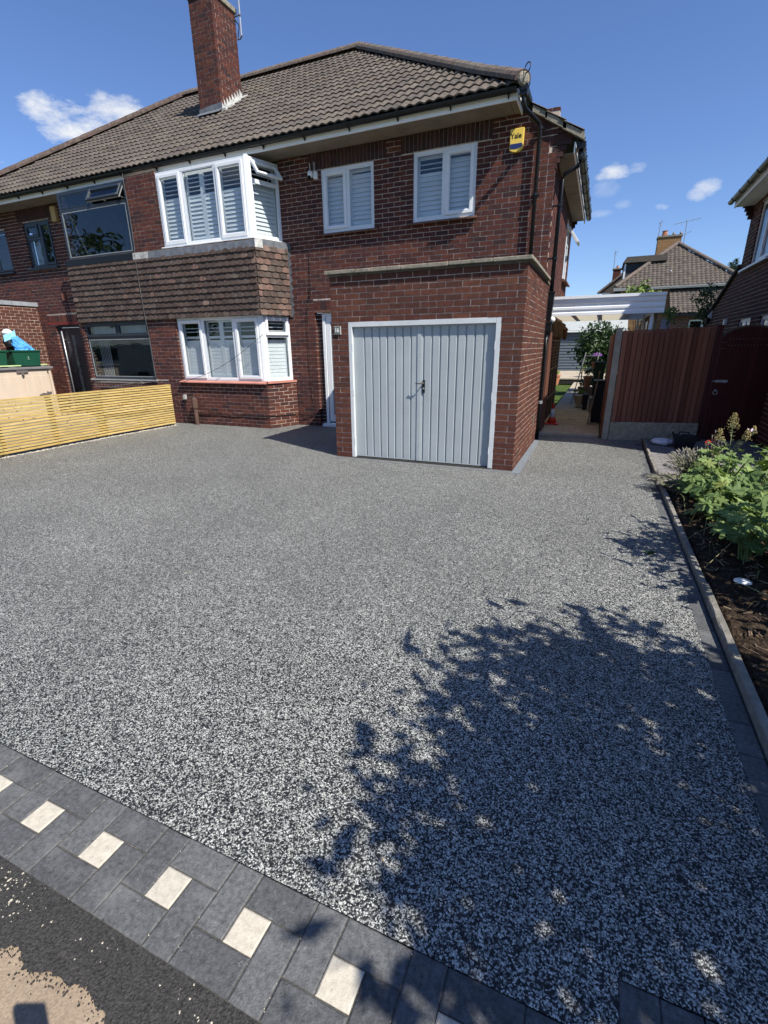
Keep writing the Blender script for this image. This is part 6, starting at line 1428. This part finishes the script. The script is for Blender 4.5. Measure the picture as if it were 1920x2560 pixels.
b_, t_ = P2(3.05, 7.2, 32), P2(3.07, 8.0, 32); aerial(b_, t_, (P2(2.98, 7.9, 32), P2(3.17, 8.03, 32)), 'thin aerial rising left of the ochre chimney', 3)
b_, t_ = P2(1.00, 5.75, 35), P2(.975, 6.74, 35); aerial(b_, t_, (P2(.90, 6.60, 35), P2(1.08, 6.68, 35)), 'thin aerial on the small distant chimney at the left', 3)
# pale shed with dark cladding at the end of the terrace
def zs(z, y, y0=15): return CAMP.z+(z-CAMP.z)*(y-CAMP.y)/(y0-CAMP.y)
sh = thing('garden_shed', 'slate blue clad garden building at the end of the terrace', 'shed', (-1.2, 24.6, .2))
a_, b_ = P2(-3.0, 0, 24.6), P2(1.6, 0, 24.6); zb_, zt_ = .2, 2.24
xL, xR = -4.4, 1.9
k = 0; z = zb_
while z < 2.32:
    g = MB(); g.hexa([(xL, 24.59-.02, z), (xR, 24.57, z), (xR, 24.64, z), (xL, 24.64, z), (xL, 24.60, z+.155), (xR, 24.60, z+.155), (xR, 24.64, z+.155), (xL, 24.64, z+.155)]); g.build('cladding_board', SHEDB, sh); z += .16
g = MB(); g.box(xL, xR, 24.65, 27.5, .1, 2.3); g.build('wall', SHEDB, sh); g = MB(); g.poly([(xL-.2, 24.4, 2.33), (xR+.2, 24.4, 2.33), (xR+.2, 27.8, 3.9), (xL-.2, 27.8, 3.9)]); g.build('roof', SHEDR, sh)
g = MB(); g.box(xL, xR, 24.5, 24.57, 2.28, 2.36); g.build('fascia', mat('dark_trim', [(.04, .05, .06)]), sh)
np2 = thing('navy_panel', 'dark blue panel beyond the fence beside the extension', 'panel', P2(4.1, 2.5, 20)); a_, b_ = P2(3.89, 3.0, 20), P2(4.33, 2.0, 20); g = MB(); g.box(a_.x, b_.x, 20, 20.1, 0, a_.z); g.build('panel', mat('navy_paint', [(.02, .03, .07)]), np2)

# ================================================================== PLANTING
def leaf_mesh(nm, m_, lobes=5, size=1.0, fold=.18, seed=0):
    rr = random.Random(seed); vs = [(0, 0, 0)]; n = lobes*4; ring = []
    for i in range(n+1):
        a = -2.45+4.9*i/n; ph = (i % 4)/4
        lob = 1-.42*abs(2*ph-1) if False else (.46+.54*abs(math.cos(math.pi*i/4))**1.3)
        ln = lob*(1-.22*abs(a)/2.45)*size*rr.uniform(.93, 1.05)
        x, y = math.sin(a)*ln*.62, math.cos(a)*ln*.62+.12*size
        z = -fold*(x*x+y*y)/size+.05*size*math.cos(i*math.pi/2)+rr.uniform(-.02, .02)*size
        ring.append((x, y, z))
    vs += ring; fs = [(0, i, i+1) for i in range(1, len(ring))]
    me = bpy.data.meshes.new(nm); me.from_pydata(vs, [], fs); me.materials.append(m_); return me
LM = [leaf_mesh('mallow_leaf_piece', LEAF, 5, 1, .2+.1*k, k) for k in range(4)]
PR = random.Random(5)
def rot_axes(nrm, spin):
    nrm = Vector(nrm).normalized(); a = nrm.cross(V(.3, .2, 1) if abs(nrm.z) < .98 else XF).normalized(); b = nrm.cross(a)
    u = a*math.cos(spin)+b*math.sin(spin); w = nrm.cross(u)
    return cols3(u, w, nrm)
def mallow(x, y, h, rad_, n, lab):
    t = thing('mallow_plant', lab, 'plant', (x, y, .03), 'leafy green plants in the flower bed')
    st_ = MB()
    for i in range(9):
        a = PR.uniform(0, 2*math.pi); q = PR.uniform(.2, .8)*rad_; hh = h*PR.uniform(.65, 1)
        st_.tube([(x+PR.gauss(0, .035), y+PR.gauss(0, .035), .0), (x+math.cos(a)*q*.35, y+math.sin(a)*q*.35, hh*.5), (x+math.cos(a)*q, y+math.sin(a)*q, hh)], [.009, .007, .004], 6)
    st_.build('stems', STEM, t, kind='stuff')
    for i in range(n):
        a = PR.uniform(0, 2*math.pi); q = math.sqrt(PR.random())*rad_; top_ = h*(1-.38*(q/rad_)**2)
        z = top_*(1-abs(PR.gauss(0, .30))); z = max(z, .12)
        s_ = PR.uniform(.07, .13)*(.85+.3*(z < h*.7))
        nn_ = V(math.cos(a)*q/rad_*.7+PR.gauss(0, .28)+.15, math.sin(a)*q/rad_*.7+PR.gauss(0, .28)-.15, PR.uniform(.55, 1.1))
        o = inst('leaf', LM[i % 4], t, (x+math.cos(a)*q, y+math.sin(a)*q, z), rot_axes(nn_, PR.uniform(0, 6.28)), (s_*1.5, s_*1.5, s_*1.5))
ML = [(2.30, .12, .50, .26, 34, 'leafy green plant at the back of the bed beside the lavender'), (2.66, -.10, .58, .30, 38, 'tall leafy green plant at the back right of the bed'), (2.30, -.52, .52, .28, 38, 'leafy green plant behind the lavender clump, second row'),
      (2.74, -.80, .64, .33, 44, 'tallest leafy green plant at the right edge of the frame'), (2.22, -1.05, .44, .27, 38, 'leafy green plant overhanging the weathered edging'), (2.58, -1.50, .55, .30, 42, 'leafy plant in the middle of the bed with pale maple shaped leaves'),
      (2.20, -1.85, .36, .22, 30, 'low leafy plant nearest the drive with bright lobed leaves'), (2.52, -2.15, .46, .26, 32, 'leafy plant at the right edge above the white flower'), (2.14, -1.45, .36, .22, 28, 'small leafy plant leaning over the edging in the middle of the bed'),
      (2.06, -.62, .46, .20, 30, 'leafy plant between the dried lavender and the edging'), (2.95, -1.25, .78, .28, 36, 'tall leafy plant farthest right in the bed'), (2.36, -2.55, .44, .22, 26, 'low leafy plant behind the white flower'), (2.12, -2.25, .40, .20, 22, 'leafy plant with pale lobed leaves nearest the white flower'), (2.62, -2.75, .56, .26, 30, 'leafy plant at the right edge beyond the white flower')]
for a in ML: mallow(*a)
# lavender clump gone to seed
def tufts(nm, lab, cat, cx, cy, n, rad_, h, lean, headm, stemm, head=.012, base=(0, 0)):
    t = thing(nm, lab, cat, (cx, cy, .03)); a_ = MB(); b_ = MB()
    for i in range(n):
        a = PR.uniform(0, 2*math.pi); q = math.sqrt(PR.random())*rad_; hh = h*PR.uniform(.6, 1.05)
        p0 = V(cx+PR.gauss(0, .05), cy+PR.gauss(0, .05), .02); p2 = V(cx+math.cos(a)*q+lean[0], cy+math.sin(a)*q+lean[1], hh*(1-.3*q/rad_)); p1 = p0.lerp(p2, .5)+V(0, 0, .06)
        a_.tube([p0, p1, p2], .0022, 4, cap=False)
        d = (p2-p1).normalized(); b_.tube([p2-d*head*.5, p2+d*head, p2+d*head*2.8], [head*.35, head*.6, head*.15], 5)
        for k in range(4):
            p = p0.lerp(p2, PR.uniform(.1, .8))+V(PR.gauss(0, .02), PR.gauss(0, .02), 0); e = V(PR.gauss(0, 1), PR.gauss(0, 1), PR.uniform(.2, 1.5)).normalized()*.035; w = e.cross(ZF).normalized()*.003
            a_.add([p-w, p+w, p+e], [(0, 1, 2)])
    a_.build('stems', stemm, t, kind='stuff'); b_.build('seed_heads', headm, t, kind='stuff'); return t
tufts('lavender_plant', 'grey lavender clump gone to seed beside the leafy plants', 'plant', 2.10, .12, 330, .27, .44, (-.02, .05), LAV, LAVG)
tufts('lavender_plant', 'smaller dried lavender clump spilling over the weathered edging', 'plant', 1.93, -.38, 170, .20, .20, (-.14, .10), LAV, LAVG)
tufts('dry_stalks', 'thin dead reddish stalks behind the grey lavender', 'plant', 2.36, .72, 26, .12, .55, (0, 0), LAV, mat('red_stalk', [(.22, .11, .08)]))
def plume(lab, x, y, z0, tops):
    t = thing('goldenrod', lab, 'plant', (x, y, .03)); a_ = MB(); b_ = MB()
    for (tx, ty, tz, r_, hh) in tops:
        a_.tube([(x, y, z0), ((x+tx)/2, (y+ty)/2, (z0+tz)/2+.03), (tx, ty, tz)], .004, 5)
        for i in range(150):
            k = PR.random(); w = PR.uniform(0, 6.28); q = r_*(1.15-k)*PR.uniform(.1, 1.25)+.008; p = V(tx+math.cos(w)*q, ty+math.sin(w)*q, tz-hh*.3+hh*k*1.15-q*.25)
            if i % 4 == 0: a_.tube([(tx, ty, p.z-.03), p], .0014, 3, cap=False)
            s_ = PR.uniform(.003, .0065); b_.lathe([(s_*.5, -s_), (s_, 0), (s_*.4, s_)], p, 5)
        for i in range(16):
            p = V(x, y, z0).lerp(V(tx, ty, tz), PR.uniform(.1, .85)); e = V(PR.gauss(0, 1), PR.gauss(0, 1), PR.uniform(0, .6)).normalized()*.05; w = e.cross(ZF).normalized()*.009
            a_.add([p, p+e*.5+w, p+e, p+e*.5-w], [(0, 1, 2, 3)])
    a_.build('stems', mat('sage_leaf', [(.20, .23, .12)]), t, kind='stuff'); b_.build('flower_heads', GOLD, t, kind='stuff')
plume('faded yellow goldenrod plumes standing against the dark gate', 2.56, .72, .3, [(2.55, .80, .66, .075, .16), (2.42, .74, .50, .05, .12), (2.70, .70, .52, .045, .11), (2.76, .72, .59, .03, .07)])
def yarrow(x, y, z, bx, by, lab):
    t = thing('yarrow', lab, 'flower', (bx, by, .03)); g = MB(); g.tube([(bx, by, .02), ((x+bx)/2+.02, (y+by)/2, z*.75), (x, y, z-.02)], .003, 5)
    for i in range(14): w = i*2.4; q = .035*math.sqrt(i/14); g.tube([(x, y, z-.03), (x+math.cos(w)*q, y+math.sin(w)*q, z)], .0012, 3, cap=False)
    g.build('stem', mat('sage_leaf', [(.20, .23, .12)]), t); g = MB()
    for i in range(150): w = i*2.4; q = .048*math.sqrt(i/150); g.lathe([(.0045, -.003), (.0055, .001), (.002, .004)], (x+math.cos(w)*q, y+math.sin(w)*q, z+.006-q*q*4+PR.uniform(-.001, .001)), 5)
    g.build('florets', YARR, t, kind='stuff')
yarrow(1.966, -2.93, .115, 2.22, -3.25, 'flat white yarrow flower head on a bent stem over the soil')
t = thing('red_flower', 'thin stem with a small red flower in front of the black tub', 'flower', (2.40, 1.0, .03)); g = MB(); g.tube([(2.42, 1.0, .0), (2.40, 1.0, .2), (2.37, 1.02, .36)], .004, 5); g.build('stem', STEM, t); g = MB()
for i in range(24): g.lathe([(.006, -.005), (.009, 0), (.003, .006)], (2.37+PR.gauss(0, .012), 1.02+PR.gauss(0, .012), .37+PR.gauss(0, .012)), 5)
g.build('petals', REDP, t, kind='stuff')
t = thing('pink_flower', 'pale pink mallow flower on top of the tall leafy plants', 'flower', (2.55, -.1, .6)); g = MB()
for i in range(5): w = i*1.256; g.add([(2.52, -.15, .70), (2.52+math.cos(w-.4)*.03, -.15+math.sin(w-.4)*.03, .72), (2.52+math.cos(w)*.045, -.15+math.sin(w)*.045, .735), (2.52+math.cos(w+.4)*.03, -.15+math.sin(w+.4)*.03, .72)], [(0, 1, 2, 3)])
g.build('petals', mat('pink_petal', [(.62, .48, .60)]), t)
g = MB()                                                  # fallen leaves under the plants
for i in range(46):
    x, y = PR.uniform(2.0, 3.0), PR.uniform(-3.4, -1.6); s_ = PR.uniform(.02, .055); w = PR.uniform(0, 6.3); z = .05+PR.uniform(0, .13); nn_ = V(PR.gauss(0, .5), PR.gauss(0, .5), 1).normalized(); A = rot_axes(nn_, w)
    P = lambda a, b, c=0: V(x, y, z)+A @ V(a*s_, b*s_, c*s_)
    g.add([P(0, -1), P(.6, -.3, .3), P(.5, .5, .2), P(0, 1.1), P(-.5, .5, .25), P(-.6, -.3, .3)], [(0, 1, 2, 3), (0, 3, 4, 5)])
g.build('dry_leaves', DRYL, None, kind='stuff')
g = MB()
for i in range(150):                                      # low stalks, grass blades and weeds
    x, y = PR.uniform(1.85, 2.9), PR.uniform(-3.9, .2); h = PR.uniform(.05, .22); a = PR.uniform(0, 6.3); q = h*PR.uniform(.2, .9); w = V(math.sin(a), -math.cos(a), 0)*.0028
    p0, p1, p2 = V(x, y, .03), V(x+math.cos(a)*q*.4, y+math.sin(a)*q*.4, h*.7), V(x+math.cos(a)*q, y+math.sin(a)*q, h*.85)
    g.add([p0-w, p0+w, p1+w, p1-w, p2], [(0, 1, 2, 3), (3, 2, 4)])
g.build('low_stalks', mat('dry_grass', [(.22, .20, .09), (.12, .16, .05), (.30, .25, .14)]), None, kind='stuff')
t = thing('arching_stem', 'thin pale stem arching from the bed over the charcoal edging', 'plant', (2.2, -1.9, .05)); g = MB(); g.tube([(2.25, -1.75, .22), (2.05, -1.95, .24), (1.82, -2.15, .16), (1.60, -2.35, .03)], .0022, 4); g.tube([(2.28, -1.95, .16), (2.02, -2.35, .20), (1.78, -2.75, .10)], .002, 4); g.build('stem', mat('dry_stem', [(.30, .26, .14)]), t)
t = thing('weed', 'small dark green weed growing at the edge of the gravel', 'weed', (1.478, -2.38, 0)); g = MB()
for i in range(9): w = i*.9; l_ = PR.uniform(.03, .09); u_ = V(math.cos(w), math.sin(w), 1.3 if i > 5 else .5).normalized(); s_ = u_.cross(ZF).normalized()*.012; p = V(1.478, -2.38, 0); g.add([p, p+u_*l_*.5+s_, p+u_*l_, p+u_*l_*.5-s_], [(0, 1, 2, 3)])
g.build('leaves', mat('weed_leaf', [(.035, .07, .02)]), t, kind='stuff')
t = thing('seedling', 'single thin seedling standing alone on the gravel', 'weed', (.977, -1.82, 0)); g = MB(); g.tube([(.977, -1.82, 0), (.98, -1.825, .05), (.975, -1.82, .10)], .0016, 4); g.add([(.977, -1.82, .04), (.995, -1.822, .055), (1.0, -1.82, .05)], [(0, 1, 2)]); g.build('stem', mat('weed_leaf', [(.035, .07, .02)]), t)
g = MB()
for i in range(34): x, y = PR.uniform(-5, 1.5), PR.uniform(-5.5, 1); s_ = PR.uniform(.0025, .006); g.lathe([(s_, 0), (s_*.6, s_*.6)], (x, y, 0), 5)
g.build('stray_petals', mat('stray_bits', [(.55, .45, .25), (.6, .35, .25), (.4, .38, .2)]), None, kind='stuff')

def crown(mb, c, r3, n, ls, rr, clump=.22, shell=.0):
    """leaf-sized faces gathered in clumps through the volume of a crown"""
    cl = []
    k = max(6, n//34)
    for i in range(k):
        while True:
            p = V(rr.uniform(-1, 1), rr.uniform(-1, 1), rr.uniform(-1, 1))
            if shell < p.length < 1: break
        cl.append(V(c[0]+p.x*r3[0], c[1]+p.y*r3[1], c[2]+p.z*r3[2]))
    for i in range(n):
        q = rr.choice(cl); p = q+V(rr.gauss(0, clump), rr.gauss(0, clump), rr.gauss(0, clump*.8))
        A = rot_axes(V(rr.gauss(0, 1), rr.gauss(0, 1), rr.gauss(.4, .8)), rr.uniform(0, 6.28)); s_ = ls*rr.uniform(.6, 1.3)
        P = lambda a, b, c_=0: p+A @ V(a*s_, b*s_, c_*s_)
        mb.add([P(0, -1), P(.42, -.1, .12), P(0, 1), P(-.42, -.1, .12)], [(0, 1, 2), (0, 2, 3)], rr.random())
    return cl
def tree(nm, lab, x, y, h, c, r3, n, ls, m_=TREEL, group=None, seed=1, clump=.2, base=0, tr=.07, cat='tree'):
    rr = random.Random(seed); t = thing(nm, lab, cat, (x, y, base), group); cr = MB(); cl = crown(cr, c, r3, n, ls, rr, clump)
    g = MB(); g.tube([(x, y, base), (x+.03, y, base+(c[2]-base)*.5), (c[0], c[1], c[2])], [tr, tr*.7, tr*.3], 8)
    for q in cl[::max(1, len(cl)//22)]:
        a = V(x, y, base).lerp(V(*c), rr.uniform(.45, .95)); g.tube([a, a.lerp(q, .5)+V(0, 0, .05*h*.1), q], [tr*.3, tr*.18, tr*.06], 5, cap=False)
    g.build('trunk', BARK, t); cr.build('crown', m_, t, kind='stuff'); return t
# the tree beside the drive that throws the dappled shade (just outside the picture)
tree('garden_tree', 'leafy garden tree right of the picture that shades the drive', 3.65, -5.9, 3.2, (3.18, -5.66, 2.15), (.92, 1.28, .78), 5600, .08, seed=3, clump=.14)
tree('garden_shrub', 'leafy shrub beside the bed that shades the block edging', 2.85, -2.75, 1.5, (2.62, -2.75, 1.10), (.34, .72, .34), 1100, .06, seed=4, clump=.10, tr=.03, cat='shrub')
tree('garden_shrub', 'second leafy shrub farther right, added out of view to shade the bed soil', 3.5, -3.5, 1.4, (3.22, -3.35, 1.0), (.42, .85, .34), 1300, .06, seed=14, clump=.10, tr=.03, cat='shrub')  # unseen shrub, added to throw shade over the soil
# laurel and other greenery behind the fences
tree('laurel_bush', 'dense dark laurel bush behind the side path', .95, 12.6, 2.6, (.88, 12.5, 1.55), (.72, .7, .75), 3800, .075, BUSHL, seed=7, clump=.16, tr=.05, cat='bush')
tree('climbing_shrub', 'light green leafy shoots rising above the carport edge', 1.7, 9.5, 3.2, (1.75, 9.5, 2.95), (.40, .3, .24), 520, .05, mat('young_leaf', [(.16, .24, .06), (.20, .28, .08), (.12, .19, .05)]), seed=8, clump=.09, tr=.02, cat='shrub')
tree('climbing_shrub', 'small light green foliage right of the carport post', 2.45, 9.0, 2.6, (2.45, 9.0, 2.35), (.12, .2, .22), 200, .045, MATS['young_leaf'], seed=9, clump=.07, tr=.015, cat='shrub')
tree('yellow_shrub', 'yellow green shrub tips just above the brown fence', 3.0, 10.0, 2, (2.95, 10.0, 1.93), (.22, .2, .10), 240, .05, mat('yellow_leaf', [(.34, .34, .08), (.26, .30, .07)]), seed=10, clump=.06, tr=.015, cat='shrub')
tree('ivy', 'dark green climber on the far corner of the neighbour wall', 3.45, 10.0, 3, (3.42, 10.0, 2.62), (.22, .3, .42), 700, .05, BUSHL, seed=11, clump=.12, tr=.02, cat='climber')
for i, (x, y, h, lab) in enumerate(((10.56, 49, 8.45, 'dark conifer top poking above the far roof ridge, left one'), (10.95, 49.4, 8.8, 'taller dark conifer top above the far roof ridge'))):
    t = thing('conifer', lab, 'tree', (x, y, 0)); g = MB(); g.tube([(x, y, 0), (x, y, h)], [.2, .03], 6); g.build('trunk', BARK, t); g = MB(); rr = random.Random(20+i)
    for k in range(700): z = h*(.4+.6*rr.random()); q = (h-z)*.16*rr.random()+.05; w = rr.uniform(0, 6.3); p = V(x+math.cos(w)*q, y+math.sin(w)*q, z); e = V(math.cos(w), math.sin(w), rr.uniform(-.3, .5))*.3; s_ = e.cross(ZF).normalized()*.09; g.add([p-s_, p+s_, p+e], [(0, 1, 2)])
    g.build('crown', BUSHL, t, kind='stuff')
# pots and flowers along the passage
def pot(nm, lab, x, y, z, r_, h_, petals, leafm, fl=.0, cat='potted plant'):
    t = thing(nm, lab, cat, (x, y, z)); g = MB(); g.lathe([(r_*.68, 0), (r_*.95, h_*.82), (r_*1.08, h_*.84), (r_*1.08, h_), (r_*.9, h_), (r_*.85, h_*.9)], (x, y, z), 16); g.build('pot', TERRA, t, smooth=False)
    g = MB(); rr = random.Random(int(x*100)+7); crown(g, (x, y, z+h_+r_*.8), (r_*1.2, r_*1.2, r_*.8), 160, r_*.28, rr, r_*.25); g.build('leaves', leafm, t, kind='stuff')
    if petals:
        g = MB()
        for i in range(90): w = rr.uniform(0, 6.3); q = r_*1.1*math.sqrt(rr.random()); g.lathe([(r_*.09, -.004), (r_*.13, .004), (r_*.05, .012)], (x+math.cos(w)*q, y+math.sin(w)*q, z+h_+r_*1.75-q*q/r_*.5+rr.uniform(-.02, .03)), 5)
        g.build('flowers', petals, t, kind='stuff')
t = thing('plant_stand', 'dark slatted plant stand full of pots beside the path', 'stand', (.75, 8.9, .05))
for x in (.45, 1.02):
    for y in (8.6, 9.3): g = MB(); g.box(x, x+.03, y, y+.03, .05, .95 if y > 9 else .5); g.build('leg', TRELL, t)
for z, y0, y1 in ((.45, 8.55, 8.95), (.92, 9.0, 9.35)): g = MB(); g.box(.42, 1.07, y0, y1, z, z+.03); g.build('shelf', TRELL, t)
pot('flower_pot', 'pot of purple flowers topmost beside the dark bin', .82, 9.15, .953, .13, .2, PURP, BUSHL)
pot('flower_pot', 'pot of cream white flowers below the purple ones', .66, 8.72, .483, .12, .3, WPET, BUSHL)
pot('flower_pot', 'leafy pot low on the path left of the ladder', .50, 8.35, .05, .15, .22, None, MATS['young_leaf'])
pot('flower_pot', 'leafy dark pot at the foot of the laurel', .62, 9.8, .05, .22, .3, None, BUSHL)
pot('flower_pot', 'terracotta pot of yellow green leaves by the far corner of the house wall', -.78, 16.2, .0, .20, .42, None, MATS['yellow_leaf'])
tree('low_hedge', 'pale green low planting beside the terrace step', .9, 18.5, 1, (.85, 18.5, .75), (.7, .5, .3), 500, .07, MATS['young_leaf'], seed=12, clump=.12, tr=.02, cat='planting')

# ================================================================== ACROSS THE ROAD (seen in the window glass)
for i, (x, y, s_) in enumerate(((-62, -26, 1.2), (-43, -22, 1.5), (-33, -24, .9), (-22, -30, 1.25), (-9, -27, 1.0), (4, -29, 1.1), (17, -26, .95))):
    tree('street_tree', ('large tree across the road opposite the far left houses', 'middling tree across the road left of the parked van', 'smaller tree across the road nearest beyond the parked van', 'largest tree across the road behind the hedge', 'round tree across the road opposite the slatted fence', 'broad tree across the road directly behind the camera', 'small tree across the road opposite the neighbour house')[i], x, y, 8*s_, (x, y, 5.6*s_), (2.9*s_, 2.9*s_, 2.9*s_), 1900, .34, group='trees across the road', seed=30+i, clump=.5, tr=.25)
h_ = thing('hedge', 'clipped dark hedge along the far side of the road', 'hedge', (-20, -18.5, 0)); g = MB(); rr = random.Random(77)
for i in range(9000):
    x = rr.uniform(-60, 20); f_ = rr.choice((0, 0, 1)); y, z = (-17.9+rr.gauss(0, .08), rr.uniform(0, 1.9)) if f_ == 0 else (rr.uniform(-19.2, -17.9), 1.9+rr.gauss(0, .06)); A = rot_axes(V(rr.gauss(0, .6), 1-f_, f_+.2), rr.uniform(0, 6.3)); p = V(x, y, z); q = .16
    g.add([p+A @ V(0, -q, 0), p+A @ V(q*.5, 0, .02), p+A @ V(0, q, 0), p+A @ V(-q*.5, 0, .02)], [(0, 1, 2, 3)])
g.build('leaves', BUSHL, h_, kind='stuff'); g = MB(); g.box(-60, 20, -19.1, -18.0, 0, 1.8); g.build('hedge_core', mat('hedge_core', [(.012, .02, .008)]), h_)
vn = thing('parked_van', 'silver panel van parked at the kerb behind the camera', 'van', (-24, -10.6, 0))
sp_ = [(0, .35), (0, 1.0), (.15, 1.12), (1.0, 1.2), (1.75, 1.85), (2.1, 1.95), (4.8, 1.95), (4.9, 1.8), (4.9, .35)]
g = MB(); g.prism([(-26.3+a, -11.5, z-.1) for a, z in sp_], (0, 1.8, 0)); g.build('body', CARB, vn, bevel=.06, seg=2)
for a0, a1 in ((1.35, 2.15),): g = MB(); g.prism([(-26.3+1.15, -9.69, 1.13), (-26.3+2.2, -9.69, 1.13), (-26.3+2.2, -9.69, 1.75), (-26.3+1.75, -9.69, 1.72)], (0, .01, 0)); g.build('side_window', INK, vn)
g = MB(); g.box(-21.405, -21.39, -11.3, -9.9, 1.1, 1.65); g.build('rear_window', INK, vn)
for x in (-25.4, -22.5):
    for y in (-11.45, -9.68): g = MB(); g.lathe([(.1, -.09), (.31, -.1), (.33, -.06), (.33, .06), (.31, .1), (.1, .09)], (x, y, .22), 20, YF); g.build('wheel', TYRE, vn)
# added board out of view, standing in for whatever casts the square shadow
bo = thing('added_shadow_board', 'flat upright board added below the picture to cast the square shadow', 'post', (.39, -6.44, 0))
g = MB(); a_ = V(.353, -6.454, -.01); d_ = V(.070, .032, 0); n_ = V(.0055, -.012, 0); g.hexa([a_, a_+d_, a_+d_+n_, a_+n_]+[q+ZF*.81 for q in (a_, a_+d_, a_+d_+n_, a_+n_)]); g.build('post', BARK, bo)
